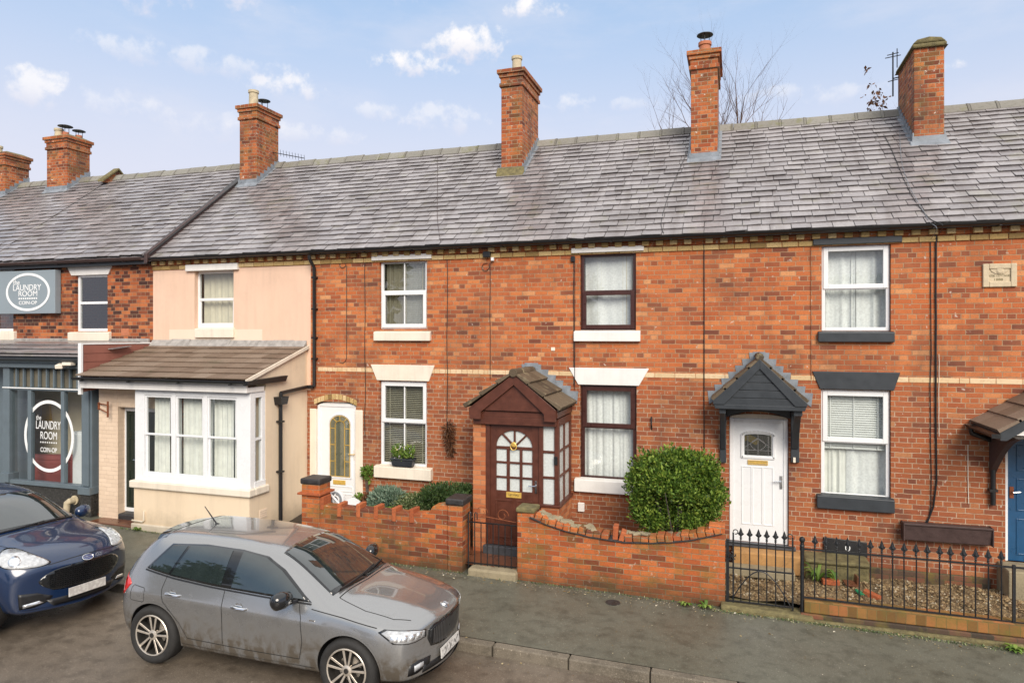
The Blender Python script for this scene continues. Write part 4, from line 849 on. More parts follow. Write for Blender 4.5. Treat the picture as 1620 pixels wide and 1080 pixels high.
# ---------------------------------------------------------------- cream house extension: bay, lean-to, recessed door
h = H['cream']; ye, yb = -1.30, -1.65; X0 = -11.6; bl = PX(212, yb); zr0, zr1 = PZ(300, 600, yb-.1), PZ(400, 547, 0); g1 = gz(-10)-.3
zsl = PZ(300, 766, yb); zhd = PZ(300, 618, yb)
m = MB(); dx0 = PX(186, ye); dzt = PZ(197, 644, ye); dzb = PZ(197, 812, ye)
m.box(X0+.01, dx0, ye, ye+.30, g1, zr0+.02); m.box(dx0, bl+.25, ye, ye+.30, dzt, zr0+.02); m.box(bl+.25, bl+.4, ye, ye+.3, g1, zr0+.02)
ext = m.build('extension', M['painted_brick'], h, bevel=.006, seg=1)
m = MB(); m.box(bl, SX, yb, yb+.2, g1, zsl-.02); m.box(bl, bl+.2, yb+.2, ye, g1, zsl-.02)
m.prism([(yb+.2,g1),(-.002,g1),(-.002,zsl-.02),(yb+.2,zsl-.02)], SX-.2, SX, 'x'); m.build('bay_base', M['cream_render'], ext)
m = MB(); ys2 = yb+.42; m.prism([(ys2,zsl-.02),(-.002,zsl-.02),(-.002,zr1+.0),(ys2,zr0+(zr1-zr0)*(ys2-yb+.1)/(-yb+.1)-.03)], SX-.2, SX, 'x'); m.build('side_wall', M['cream_render'], ext)
m = MB(); m.prism([(yb-.02,zr0-.03),(ys2,zr0-.03),(ys2,zr0+(zr1-zr0)*(ys2-yb+.1)/(-yb+.1)-.03)], SX-.2, SX-.002, 'x'); m.build('cheek_panel', M['cream_render'], ext)
m = MB(); m.box(bl-.06, SX+.05, yb-.06, yb+.1, zsl-.13, zsl); m.box(SX-.1, SX+.05, yb+.1, ys2+.05, zsl-.13, zsl); m.box(bl-.04, SX+.035, yb-.04, yb+.1, g1, gz(-9)+.13); m.build('bay_sill', M['cream_paint'], ext, bevel=.02)
m = MB(); cols = [(228,271),(277,321),(327,374)]; yw = yb+.02
ed = [bl] + [q for c_ in cols for q in (PX(c_[0],yw), PX(c_[1],yw))] + [SX]
for i in range(0, 8, 2): m.box(ed[i], ed[i+1], yw, yw+.1, zsl, zhd)
zt_ = PZ(300, 627, yw); zlo = PZ(300, 757, yw)
m.box(ed[1], ed[6], yw+.004, yw+.1, zt_, zhd); m.box(ed[1], ed[6], yw-.01, yw+.1, zsl-.002, zlo+.01)
m.box(SX-.08, SX-.002, yw+.1, ys2, zt_, zhd); m.box(SX-.08, SX+.006, yw+.1, ys2, zsl-.001, zlo)
sy0, sy1 = yw+.14, ys2-.09; m.box(SX-.08, SX-.004, yw+.1, sy0, zlo, zt_); m.box(SX-.08, SX-.004, sy1, ys2, zlo, zt_)
bay = m.build('window', M['upvc'], h, bevel=.006)
zm = PZ(300, 691, yw)
for i in range(3):
    a, b = ed[1+2*i], ed[2+2*i]; s = MB(); frame_ring(s, a+.002, b-.002, zm-.005, zt_-.002, yw+.02, yw+.06, .035); frame_ring(s, a+.002, b-.002, zlo+.012, zm+.02, yw+.045, yw+.09, .035, .05); s.build('sash', M['upvc'], bay, bevel=.004)
    p = MB(); p.add([(a,yw+.05,zlo),(b,yw+.05,zlo),(b,yw+.05,zt_),(a,yw+.05,zt_)], [(0,1,2,3)]); p.build('pane', M['glass'], bay, recalc=False)
    w = b-a; o = .10 if i == 0 else .0; curtain('curtain', a+w*o-.02, a+w*.62, zlo, zt_+.02, yw+.22, M['curtain'], bay, 4, .02, i); curtain('curtain', a+w*.66, b+.02, zlo, zt_+.02, yw+.22, M['curtain'], bay, 3, .02, i+9)
s = MB(); s.box(SX-.06, SX-.01, sy0, sy1, zm-.02, zm+.02); s.build('sash', M['upvc'], bay)
p = MB(); p.add([(SX-.035,sy0,zlo),(SX-.035,sy1,zlo),(SX-.035,sy1,zt_),(SX-.035,sy0,zt_)], [(0,1,2,3)]); p.build('pane', M['glass'], bay, recalc=False)
def fn(a, b): return (SX-.16+.02*math.sin(a*16), sy0-.1+(sy1-sy0-.05)*a, zlo+(zt_-zlo)*b)
c_ = MB(); c_.grid(20, 3, fn); c_.build('curtain', M['curtain'], bay, smooth=True)
m = MB(); m.box(X0+.06, SX+.02, yb-.09, yb-.06, zhd-.0, zr0-.02); m.box(X0+.06, SX+.02, yb-.105, yb-.09, zhd+.09, zr0-.02); m.box(SX-.0, SX+.02, yb-.06, ys2-.06, zhd, zr0-.12); m.box(X0+.06, bl+.02, yb-.06, ye, zhd+.03, zhd+.05); m.build('bay_fascia', M['white_paint'], ext, bevel=.004)
# lean-to roof of concrete tiles
m = MB(); rr = random.Random(4); n = 7; A = Vector((0,yb-.14,zr0)); B = Vector((0,-.0,zr1)); L = (B-A).length; d = (B-A)/L; nn = Vector((0,-d.z,d.y))
for j in range(n):
    x = X0+.02-(.17 if j % 2 else 0)
    while x < SX+.05:
        a, b = max(x, X0+.02), min(x+.325, SX+.03); x += .33
        if b-a < .03: continue
        s0, s1 = L*j/n, min(L, L*(j+1)/n+.05); t0 = .045+rr.uniform(-.003,.004)
        q = lambda X, s_, t: (X, A.y+d.y*s_+nn.y*t, A.z+d.z*s_+nn.z*t)
        m.hexa([q(a,s0,t0-.025),q(b,s0,t0-.025),q(b,s1,-.005),q(a,s1,-.005),q(a,s0,t0),q(b,s0,t0),q(b,s1,.015),q(a,s1,.015)])
lt = m.build('lean_to_roof', M['concrete_tile'], h, bevel=.004, seg=1)
m = MB(); m.add([], []); zf0, zf1 = PZ(350, 549), PZ(350, 537); x = X0
while x < SX: e = min(x+.5, SX); j = rr.uniform(-.015, .015); m.hexa([(x,-.16,zf0-.03),(e,-.16,zf0-.03),(e,-.002,zf0),(x,-.002,zf0),(x,-.15,zf0-.012),(e,-.15,zf0-.012),(e,-.012,zf1+j),(x,-.012,zf1+j)]); x = e
m.build('mortar_flashing', M['lead_mortar'], lt, bevel=.02)
m = MB(); q = lambda s_, t: (A.y+d.y*s_+nn.y*t, A.z+d.z*s_+nn.z*t); m.prism([q(0,-.04),q(L,-.04),q(L,.02),q(0,.02)], SX+.03, SX+.055, 'x'); m.build('verge_trim', M['cream_paint'], lt)
m = MB(); gy_, gz_ = yb-.19, zr0-.005; prof = [(gy_+.055*math.cos(PI+PI*i/8), gz_+.055*math.sin(PI+PI*i/8)) for i in range(9)]+[(gy_+.048*math.cos(2*PI-PI*i/8), gz_+.048*math.sin(2*PI-PI*i/8)) for i in range(9)]
m.prism(prof, X0+.03, SX+.06, 'x'); hy2 = DY(443)
m.hexa([(SX+.002,gy_+.03,gz_-.07),(SX+.09,gy_+.03,gz_-.07),(SX+.09,hy2+.05,gz_-.06),(SX+.002,hy2+.05,gz_-.06),(SX+.002,gy_+.03,gz_-.0),(SX+.10,gy_+.03,gz_-.0),(SX+.10,hy2+.10,gz_+.04),(SX+.002,hy2+.10,gz_+.04)])
for i in range(4): xx = X0+.25+i*1.1; m.box(xx, xx+.03, gy_-.07, gy_+.1, gz_-.065, gz_-.05)
m.build('gutter', M['black_plastic'], lt)
# patch of paler render under the upper window
m = MB(); a, b, c_, d_ = PR((268,415,521,541)); m.box(a, b, -.004, .004, c_, d_); m.build('render_patch', M['cream_patch'], h)
# recessed door
m = MB(); yd = ye+.16; fx0, fx1 = PX(193, yd), bl+.5; m.box(fx0, fx0+.09, yd, yd+.07, dzb, dzt); m.box(fx0+.09, fx1, yd, yd+.07, dzt-.09, dzt); m.box(fx0+.09, fx1, yd, yd+.07, dzb, dzb+.07); fr = m
m = MB(); m.box(fx0+.09, fx1, yd+.02, yd+.06, dzb+.07, dzt-.09)
for za, zc in ((.08,.40),(.46,.70),(.76,.93)): panel(m, fx0+.16, fx0+.40, dzb+(dzt-dzb)*za, dzb+(dzt-dzb)*zc, yd+.02, .02, .012)
door = m.build('door', M['green_door'], h, bevel=.004); fr.build('door_frame', M['upvc'], door, bevel=.006)
m = MB(); lever(m, fx0+.42, yd+.02, dzb+1.0); m.build('handle', M['chrome'], door)
m = MB(); m.box(dx0+.03, bl+.3, ye-.03, ye+.22, g1, dzb); m.build('door_step', M['cap_dark'], h, bevel=.03)
m = MB(); m.box(dx0-.35, bl-.05, yb+.02, ye-.01, g1, gz(-11)+.02); m.build('threshold_tile', M['quarry_tile'], h, bevel=.01)
m = MB(); x_, z_ = PT(157, 641, ye); x2, z2 = PT(178, 638, ye-.02); m.box(x_-.015, x_+.02, ye-.02, ye-.001, z_-.08, z_+.06); m.tube([(x_,ye-.02,z_+.04),(x2,ye-.12,z_+.03)], .010, 6); m.tube([(x_,ye-.02,z_-.05),(x2,ye-.12,z_-.12)], .010, 6); m.box(x2-.012, x2+.012, ye-.135, ye-.11, z_-.2, z_+.10); m.build('sign_bracket', M['rust'], h)
m = MB(); x_, z_ = PT(229, 808, yb); m.tube([(x_,yb-.02,z_),(x_,yb-.02,z_-.17),(x_-.03,yb-.02,z_-.19),(bl-.02,yb-.025,z_-.18)], .016, 8); m.build('pipe', M['cream_paint'], h)
# cheek wall between the lean-to and the shop
m = MB(); m.prism([(yb+.02,HC-1.08),(-.004,HC-.9),(-.004,HC-.19),(yb+.02,HC-.19)], X0-.03, X0-.005, 'x')
for i in range(5): z = HC-.2-.16*i; m.box(X0-.006, X0+.004, yb+.04, -.005, z-.155, z-.006)
ck = m.build('cladding', M['cladding_red'], h); m = MB(); m.box(X0-.06, X0+.012, yb-.03, yb+.02, HC-1.12, HC-.16); m.box(X0-.06, X0+.012, yb+.02, -.01, HC-.19, HC-.165); m.build('edge_board', M['upvc'], ck, bevel=.004)
# ---------------------------------------------------------------- laundry shopfront
h = H['shop']; ys = -1.33; XL, XRt = -16.3, X0-.06; zb0 = PZ(75, 762, ys); zt0 = PZ(75, 618, ys); ztr = PZ(75, 583, ys); gx_ = gz(-13)-.3
sf = MB(); p0, p1 = PX(131, ys), PX(147.5, ys); sf.box(p0, p1, ys-.03, ys+.14, zb0-.06, ztr+.02); sf.box(p0+.05, p1-.05, ys-.06, ys-.03, zb0, ztr); sf.box(p0-.03, p1+.01, ys-.09, ys+.14, zb0-.16, zb0-.02)
l0, l1 = PX(7, ys), PX(17, ys); sf.box(l0, l1, ys-.03, ys+.14, zb0-.06, ztr+.02); sf.box(l0-.04, l1+.04, ys-.08, ys+.14, zb0-.06, zb0+.12)
mu = [(PX(44.5,ys),PX(50,ys)),(PX(97,ys),PX(102.5,ys))]
for a, b in mu: sf.box(a, b, ys-.015, ys+.07, zb0, zt0)
sf.box(l1, p0, ys-.05, ys+.08, zb0-.08, zb0); sf.box(l1, p0, ys-.02, ys+.08, zt0, zt0+.06); sf.box(XL, p1, ys-.02, ys+.1, ztr, ztr+.34); sf.box(XL, p1, ys-.10, ys+.1, ztr+.02, ztr+.10)
for px in (25.5,37,49,61,73.5,85,97,110,122): x_ = PX(px, ys); sf.box(x_-.018, x_+.018, ys-.005, ys+.05, zt0+.06, ztr)
sf.box(XL, l0, ys+.5, ys+.6, gx_, ztr)
shop = sf.build('shopfront', M['shop_grey'], h, bevel=.006)
m = MB(); m.box(l0, p1-.02, ys-.045, ys+.02, zt0+.035, zt0+.055); m.build('transom_rail', M['sign_white'], shop)
m = MB(); m.add([(l1,ys+.03,zb0),(p0,ys+.03,zb0),(p0,ys+.03,zt0),(l1,ys+.03,zt0)], [(0,1,2,3)]); m.build('pane', M['glass'], shop, recalc=False)
m = MB(); m.box(l1, p0, ys+.06, ys+.07, zt0+.05, ztr); m.build('transom_light', M['transom_dark'], shop)
m = MB(); m.box(l0, p0, ys, ys+.1, gx_, zb0-.08); m.box(p0-.02, p1, ys-.05, ys+.12, gx_, zb0-.16); m.build('stall_riser', M['granite_dark'], shop, bevel=.01)
m = MB(); m.box(XL, X0-.07, -.05, -.003, gx_, zt0+.35); m.box(XL, XL+.05, ys+.6, -.05, gx_, zt0+.35); m.box(X0-.14, X0-.065, ys+.15, -.05, gx_, zt0+.35); m.box(XL, X0-.07, ys+.1, -.05, ztr+.3, ztr+.34); m.build('interior_wall', M['interior'], shop)
m = MB(); m.box(XL, X0-.07, ys+.1, -.05, gx_+.2, gx_+.32); m.build('interior_floor', M['quarry_tile'], shop)
m = MB(); m.prism([(ys-.16,PZ(70,563,ys)),(0,PZ(70,545,0)),(0,PZ(70,545,0)+.03),(ys-.16,PZ(70,563,ys)+.03)], XL, X0-.07, 'x')
for i in range(12):
    x_ = XL+i*.42; 
    for j in range(3): m.prism([(ys-.16+.4*j,PZ(70,563,ys)+.06+.075*j),(ys+.28+.4*j,PZ(70,563,ys)+.11+.075*j),(ys+.28+.4*j,PZ(70,563,ys)+.125+.075*j),(ys-.16+.4*j,PZ(70,563,ys)+.08+.075*j)], x_+(.2 if j%2 else 0), min(x_+.41+(.2 if j%2 else 0), X0-.08), 'x')
sr = m.build('shop_roof', M['slate'], h)
m = MB(); m.box(XL, X0-.07, -.07, -.002, PZ(70,545,0), PZ(70,535,0)); m.build('mortar_flashing', M['lead_mortar'], sr, bevel=.02)
m = MB(); gy_, gz_ = ys-.2, PZ(70,566,ys); prof = [(gy_+.06*math.cos(PI+PI*i/8), gz_+.06*math.sin(PI+PI*i/8)) for i in range(9)]+[(gy_+.052*math.cos(2*PI-PI*i/8), gz_+.052*math.sin(2*PI-PI*i/8)) for i in range(9)]
m.prism(prof, XL, X0-.08, 'x'); m.build('gutter', M['dark_paint'], sr)
m = MB(); x_, z_ = PT(107, 578, ys-.08); m.obox((x_,ys-.22,z_), (.13,.2,.07), (.2,0,.5)); m.obox((x_+.20,ys-.22,z_+.04), (.2,.12,.06), (0,0,.1)); m.tube([(x_,ys-.05,z_+.05),(x_,ys-.2,z_)], .02, 8); m.build('security_camera', M['cream_paint'], shop, bevel=.015)
m = MB(); x_, z_ = PT(117, 790, ys); m.tube([(x_+.04,ys-.01,z_),(x_+.04,ys-.13,z_),(x_,ys-.14,z_-.03),(x_-.02,ys-.14,z_-.2)], .06, 12); m.lathe((x_+.04,ys-.01,z_), [(.09,0),(.09,-.02),(.06,-.02)], 16, 'y'); m.build('vent_pipe', M['pot_cream'], shop, smooth=True)
# vinyl lettering on the glass
cx, cz = PT(75, 690, ys); rx = (PX(114.5,ys)-PX(36,ys))/2; rz = (PZ(75,633,ys)-PZ(75,747,ys))/2; yv = ys+.027
m = MB(); m.ring((cx,cz), rx, rz, .065, yv-.002, yv); dec = m.build('window_lettering', M['sign_white'], shop)
for body, a, b, c_, d_, bo in (('the',55,63,657,665,0),('LAUNDRY',55,94,666,679,0),('ROOM',62,88,683,695,0),('COIN-OP',62,88,708,715.5,.006)):
    text_fit('lettering', body, PX(a,ys), PX(b,ys), PZ(75,d_,ys), PZ(75,c_,ys), yv, M['sign_white'], dec, .001, bo)
m = MB()
for i in range(8): x_ = PX(62.5+3.5*i, ys); z_ = PZ(75,700,ys); m.box(x_-.014, x_+.014, yv-.001, yv, z_-.014, z_+.014)
m.build('dotted_line', M['sign_white'], dec)
# fascia sign
xs0, xs1 = PX(-8,-.16), PX(87,-.16); zs0, zs1 = PZ(45,496,-.16), PZ(45,428,-.16)
sg = thing('shop_sign', 'grey Laundry Room sign box with a white oval ring on the shop wall', 'sign', ((xs0+xs1)/2,-.1,zs0))
m = MB(); m.box(xs0, xs1, -.16, -.02, zs0, zs1); m.build('panel', M['shop_sign_grey'], sg, bevel=.008)
m = MB(); c_ = PT(44, 462, -.16); m.ring(c_, PX(79,-.16)-PX(44,-.16), PZ(44,432,-.16)-PZ(44,462,-.16), .055, -.168, -.158, 80); m.build('oval_ring', M['sign_white'], sg)
for body, a, b, c_, d_, bo in (('the',21,31,442,450,0),('LAUNDRY',21,65,450,459.5,0),('ROOM',29.5,59,460,468.5,0),('COIN-OP',30,58.5,476,481.5,.006)):
    text_fit('lettering', body, PX(a,-.16), PX(b,-.16), PZ(45,d_,-.16), PZ(45,c_,-.16), -.161, M['sign_white'], sg, .002, bo)
m = MB()
for i in range(9): x_ = PX(30.5+3.4*i, -.16); z_ = PZ(45,472,-.16); m.box(x_-.02, x_+.02, -.164, -.159, z_-.018, z_+.018)
m.build('dotted_line', M['sign_white'], sg)
# things inside the shop window
fl = gx_+.32
def armchair(px, dy, lab):
    x_ = PX(px, ys+dy); zt = PZ(px, 722, ys+dy); e = thing('armchair', lab, 'armchair', (x_,ys+dy,fl), .15, 'red chairs in the laundry window'); w = .46
    m = MB(); m.box(-w, w, -.05, .14, .1, zt-fl-.06); m.lathe((0,.05,zt-fl-.05), [(.02,-w),(.085,-w+.04),(.095,0),(.085,w-.04),(.02,w)], 14, 'x'); m.build('backrest', M['red_vinyl'], e, bevel=.05, local=True, seg=3)
    for s in (-1, 1): m = MB(); m.box(s*w-.09, s*w+.09, .14, .7, .1, .62); m.build('armrest', M['red_vinyl'], e, bevel=.05, local=True, seg=3)
    m = MB(); m.box(-w+.1, w-.1, .14, .72, .1, .45); m.build('seat', M['red_vinyl'], e, bevel=.04, local=True)
armchair(76, .45, 'red padded armchair in the laundry window, left of the pair'); armchair(106, .62, 'red padded armchair in the laundry window nearer the white cabinet')
m = MB(); a, b = PX(117,ys+.2), PX(134,ys+.2); m.box(a, b, ys+.17, ys+.75, fl, PZ(125,682,ys+.2)); m.box(a+.02, b-.02, ys+.15, ys+.17, fl+.15, PZ(125,686,ys+.2)); tag(m.build('cabinet', M['upvc'], bevel=.012), 'tall white cabinet at the right end of the laundry window', 'cabinet')
m = MB(); a, b = PX(66,-.1), PX(80,-.1); m.prism([(a,PZ(70,668,-.1)),(b,PZ(70,668,-.1)),(b-.05,PZ(70,632,-.1)),(a,PZ(70,634,-.1))], -.10, -.055); tag(m.build('notice_board', M['yellow_panel'], bevel=.006), 'yellow panel on the back wall inside the laundry', 'panel')

def fitting(key, name, px, py, w, hh, mat, d=.03, y=0):
    x_, z_ = PT(px, py, y); m = MB(); m.box(x_-w/2, x_+w/2, y-d, y-.001, z_-hh/2, z_+hh/2); return m.build(name, M[mat], H[key], bevel=.005)
fitting('b', 'wall_plate', 875, 552, .07, .06, 'cream_paint', .012); fitting('shop', 'air_brick', 198, 525, .22, .15, 'terracotta', .006); fitting('b', 'junction_box', 907, 410, .07, .09, 'black_plastic', .05)
fl_ = fitting('a', 'floodlight', 772, 403, .13, .10, 'black_plastic', .09); x_, z_ = PT(779, 410, -.05); m = MB(); m.box(x_-.02, x_+.03, -.08, -.03, z_-.03, z_+.03); m.build('sensor', M['upvc'], fl_, bevel=.005)
wire('d', [(PX(1531),-.012,PZ(1531,703)),(PX(1531),-.012,PZ(1531,750)),(PX(1532),-.012,PZ(1532,796))], .005, 'cream_paint')
q = DY(416); zq_ = PZ(416, 812, q); m = MB(); m.box(SX-.01, SX+.006, q-.10, q+.10, zq_-.08, zq_+.08)
for i in range(4): m.box(SX+.006, SX+.012, q-.085, q+.085, zq_-.06+.035*i, zq_-.045+.035*i)
m.build('air_brick', M['cream_patch'], H['cream'])
# ================================================================ front gardens
YW = -1.65
sheet('garden_soil', HB_['a'][0]-.05, -4.15, YW+.2, -.02, lambda x, y: gz(x)+.14+.03*math.sin(x*7+y*5), M['soil'], 40, 12)
sheet('garden_soil', -2.75, -.55, YW+.2, -.02, lambda x, y: gz(x)+.14+.03*math.sin(x*7+y*5), M['soil'], 30, 12)
sheet('garden_path', -4.15, -2.75, YW+.1, -.02, lambda x, y: gz(x)+.10, M['quarry_tile'], 6, 4)
GR = lambda x, y: .09 + .03*math.sin(x*3.1)*math.sin(y*4) + .02*math.sin(x*9+y*7)
sheet('gravel_bed', -.5, 9, YW+.16, -.02, GR, M['gravel_bed'], 60, 14)
r = random.Random(11); m = MB()
for i in range(9000):
    x, y = r.uniform(-.45, 5.6), r.uniform(YW+.18, -.06); s = r.uniform(.010, .024)*(1 if r.random() < .93 else 1.7); z = GR(x, y)+s*.3; a = r.uniform(0, 6.3); ca, sa = math.cos(a), math.sin(a); q = r.uniform(.6, 1)
    pts = [(s,0,0),(0,s*q,0),(-s,0,0),(0,-s*q,0),(s*.2,0,s*.75),(0,0,-s*.5)]
    m.add([(x+p[0]*ca-p[1]*sa, y+p[0]*sa+p[1]*ca, z+p[2]) for p in pts], [(0,1,4),(1,2,4),(2,3,4),(3,0,4),(1,0,5),(2,1,5),(3,2,5),(0,3,5)])
tag(m.build('gravel', M['pebbles'], recalc=False), kind='stuff')
def poly_px(pts, Y): return [PT(a, b, Y) for a, b in pts]
def zg(px, Y): return gz(PX(px, Y))-.25
# ---------------------------------------------------------------- left garden wall
gw = thing('garden_wall', 'low brick garden wall with upright brick ends along its top, in front of the shrubs', 'garden wall', (PX(600,YW),YW+.1,gz(-5)))
A = poly_px([(505,787),(512,799),(545,803),(600,807),(650,812),(677,812),(685,800),(708,797)], YW); m = MB(); m.prism(A+[(A[-1][0],-.3),(A[0][0],-.3)], YW, YW+.215); m.build('brickwork', M['brick_garden'], gw, bevel=.01, seg=1)
m = MB()
for px, yt in ((509,786),(536,797),(566,798),(594.5,801),(623,804),(651,806)):
    x_, z_ = PT(px, yt, YW-.01); m.obox((x_,YW+.10,z_-.10), (.07,.225+r.uniform(0,.01),.21), (r.uniform(-.02,.02),r.uniform(-.04,.04),r.uniform(-.03,.03)))
m.build('upright_brick', M['old_brick'], gw, bevel=.008)
def pillar(g, pa, pb, y0, y1, ytop, capmat, capo=.03, caph=.09, band=False):
    a, b = PX(pa, y0), PX(pb, y0); z = PZ(pa, ytop, y0); m = MB(); m.box(a, b, y0, y1, -.3, z)
    p = m.build('pillar', M['brick_garden'], g, bevel=.008, seg=1)
    if band: m = MB(); m.box(a-.05, b+.05, y0-.05, y1+.05, z-.17, z-.135); m.build('tile_band', M['old_brick'], p, bevel=.006)
    m = MB(); m.box(a-capo, b+capo, y0-capo, y1+capo, z, z+caph); m.build('cap', M[capmat], p, bevel=.025, seg=3)
pillar(gw, 477, 505, YW-.03, YW+.30, 765, 'cap_dark', .02, .095, True)
pillar(gw, 708, 731, YW-.02, YW+.32, 798, 'cap_dark', .03, .10)
# ---------------------------------------------------------------- right garden wall with a sagging coping
gw = thing('garden_wall', 'brick garden wall with a sagging curved brick coping, below the big bush', 'garden wall', (PX(980,YW),YW+.1,gz(-1.5)))
top = [(844,820),(865,829),(895,839),(932,848),(962,853),(990,857),(1025,858),(1060,857),(1090,854),(1120,848),(1147,842)]
A = poly_px([(818,812),(844,812)]+top, YW); m = MB(); m.prism(A+[(A[-1][0],-.3),(A[0][0],-.3)], YW, YW+.215); m.build('brickwork', M['brick_garden'], gw, bevel=.008, seg=1)
T = [PT(a, b, YW) for a, b in top]; m = MB(); rr = random.Random(5)
def along(T, s):
    for (a, b), (c, d) in zip(T, T[1:]):
        L = math.hypot(c-a, d-b)
        if s <= L: return (a+(c-a)*s/L, b+(d-b)*s/L, math.atan2(d-b, c-a))
        s -= L
    return (*T[-1], 0)
Lt = sum(math.hypot(c-a, d-b) for (a, b), (c, d) in zip(T, T[1:])); s = .06
while s < Lt-.06:
    x_, z_, an = along(T, s); hh = rr.uniform(.075, .098)
    if not (1.18 < s < 1.34): m.obox((x_-math.sin(an)*hh/2, YW+.10+rr.uniform(-.012,.012), z_+math.cos(an)*hh/2), (.104, .235, hh), (rr.uniform(-.03,.03), -an+rr.uniform(-.03,.03), rr.uniform(-.03,.03)))
    s += .113
m.build('coping', M['brick_garden'], gw, bevel=.012)
m = MB(); s = 0
while s < Lt:
    x_, z_, an = along(T, s); m.obox((x_, YW+.098, z_-.002), (.118, .245, .022), (0, -an, 0)); s += .115
m.build('creasing', M['cap_dark'], gw, bevel=.004, seg=1)
m = MB(); s = .3
for i in range(26):
    x_, z_, an = along(T, .10+i*.042 if i < 20 else 1.3+(i-20)*.07); m.obox((x_, YW+.11+rr.uniform(-.05,.05), z_+.088+rr.uniform(-.01,.012)), (rr.uniform(.05,.12), rr.uniform(.08,.17), .035), (rr.uniform(-.2,.2), -an+rr.uniform(-.2,.2), rr.uniform(-.5,.5)))
m.build('broken_mortar', M['stone'], gw, bevel=.01)
m = MB(); x_, z_ = PT(972, 838, YW); m.obox((x_,YW+.12,z_-.06), (.075,.2,.2), (0,.05,.1)); m.obox((x_+.10,YW+.10,z_-.10), (.075,.2,.16), (0,.3,.1)); m.build('loose_brick', M['old_brick'], gw, bevel=.012)
m = MB(); a, b = PX(817,YW), PX(845,YW); z_ = PZ(830,811,YW); m.box(a-.01, b+.01, YW-.015, YW+.3, z_, z_+.075); m.build('cap', M['mossy'], gw, bevel=.025, seg=3)
m = MB(); a, b = PX(1121,YW), PX(1147,YW); z_ = PZ(1130,849,YW); m.box(a, b, YW+.005, YW+.22, z_, z_+.155); m.build('end_block', M['brick_garden'], gw, bevel=.012)
# steps at the gates
m = MB(); a, b = PX(733,YW), PX(819,YW); m.box(a+.1, b, YW-.09, YW+.22, -.3, gz(-2.8)+.12); tag(m.build('gate_step', M['stone'], bevel=.03), 'worn stone step below the narrow gate between the two garden walls', 'step')
m = MB(); a, b = PX(1140,YW-.1), PX(1288,YW-.1); m.hexa([(a,YW-.14,-.3),(b,YW-.14,-.3),(b,YW+.2,-.3),(a,YW+.2,-.3),(a,YW-.12,.075),(b,YW-.12,.035),(b,YW+.2,.04),(a,YW+.2,.085)]); tag(m.build('gate_step', M['mossy'], bevel=.03), 'mossy concrete step below the spiked gate at the white door', 'step')
# ---------------------------------------------------------------- iron gates and railing
def fleur(m, x, y, z, s=1.0, th=.012):
    P = [(0,0),(.012,.02),(.012,.032),(.030,.045),(.040,.062),(.024,.075),(.020,.09),(.012,.115),(0,.145)]
    out = [(x+p*s, z+q*s) for p, q in P] + [(x-p*s, z+q*s) for p, q in P[-2:0:-1]]
    m.prism(out, y-th/2, y+th/2); m.lathe((x,y,z-.02), [(.011,0),(.017,.008),(.011,.016),(.015,.03),(.010,.04)], 8); m.lathe((x,y,z+.035*s), [(.004,0),(.018*s,.02*s),(.012*s,.05*s),(.002,.1*s)], 8)
gy = YW+.03
g = thing('iron_gate', 'black spiked iron gate in front of the white panelled door', 'gate', (PX(1210,gy),gy,.08))
xa, xb = PX(1152,gy), PX(1256,gy); zt_, zm_, zb_ = PZ(1205,862,gy), PZ(1205,902,gy), PZ(1205,955,gy)
for z in (zt_, zm_, zb_): m = MB(); m.box(xa, xb, gy-.008, gy+.008, z-.010, z+.010); m.build('rail', M['iron'], g)
m = MB(); m.tube([(xa+(xb-xa)*(.06+.88*i/16), gy-.012, zb_+.03+(zm_-zb_-.04)*math.sin(PI*i/16)) for i in range(17)], .008, 6); m.build('arch_bar', M['iron'], g)
for px in (1172,1186,1200,1213,1227,1241):
    x_ = PX(px, gy); m = MB(); m.tube([(x_,gy,zb_),(x_,gy,zt_+.06)], .0085, 6); fleur(m, x_, gy, zt_+.07); m.build('baluster', M['iron'], g)
for x_, s in ((PX(1160,gy), 1), (PX(1254,gy), -1)):
    m = MB(); m.box(x_-.011, x_+.011, gy-.011, gy+.011, zb_-.04, zt_+.14); m.tube([(x_+s*(.03+.03*math.cos(t)), gy, zt_+.15+.03*math.sin(t)) for t in [PI-2*PI*.8*i/12 for i in range(13)]], .007, 6); m.build('stile', M['iron'], g)
m = MB(); x_ = PX(1151,gy); m.box(x_-.02, x_+.02, gy-.02, gy+.02, -.05, PZ(1152,852,gy)); m.build('hinge_post', M['iron'], g)
m = MB(); x_, z_ = PT(1157, 878, gy); 
for k in range(6): t = k*PI/3; m.tube([(x_+.005,gy-.02,z_),(x_+.05*math.cos(t),gy-.025,z_+.05*math.sin(t)),(x_+.06*math.cos(t+.5),gy-.02,z_+.06*math.sin(t+.5))], .009, 5)
m.build('latch', M['iron'], g)
rl = thing('iron_railing', 'black iron railing with fleur finials on the low mossy brick wall', 'railing', (PX(1440,gy),gy,.2))
xa, xb = PX(1269,gy), PX(1604,gy); zt0_, zt1_ = PZ(1274,868,gy), PZ(1604,897,gy); zb0_, zb1_ = PZ(1274,944,gy), PZ(1604,984,gy)
lerp = lambda a, b, x: a+(b-a)*(x-xa)/(xb-xa)
xe = xb+1.3
zte, zbe = lerp(zt0_,zt1_,xe), lerp(zb0_,zb1_,xe)
for z0_, z1_ in ((zt0_,zte),(zb0_,zbe)):
    m = MB(); m.hexa([(xa,gy-.006,z0_-.012),(xe,gy-.006,z1_-.012),(xe,gy+.006,z1_-.012),(xa,gy+.006,z0_-.012),(xa,gy-.006,z0_+.012),(xe,gy-.006,z1_+.012),(xe,gy+.006,z1_+.012),(xa,gy+.006,z0_+.012)])
    m.build('rail', M['iron'], rl)
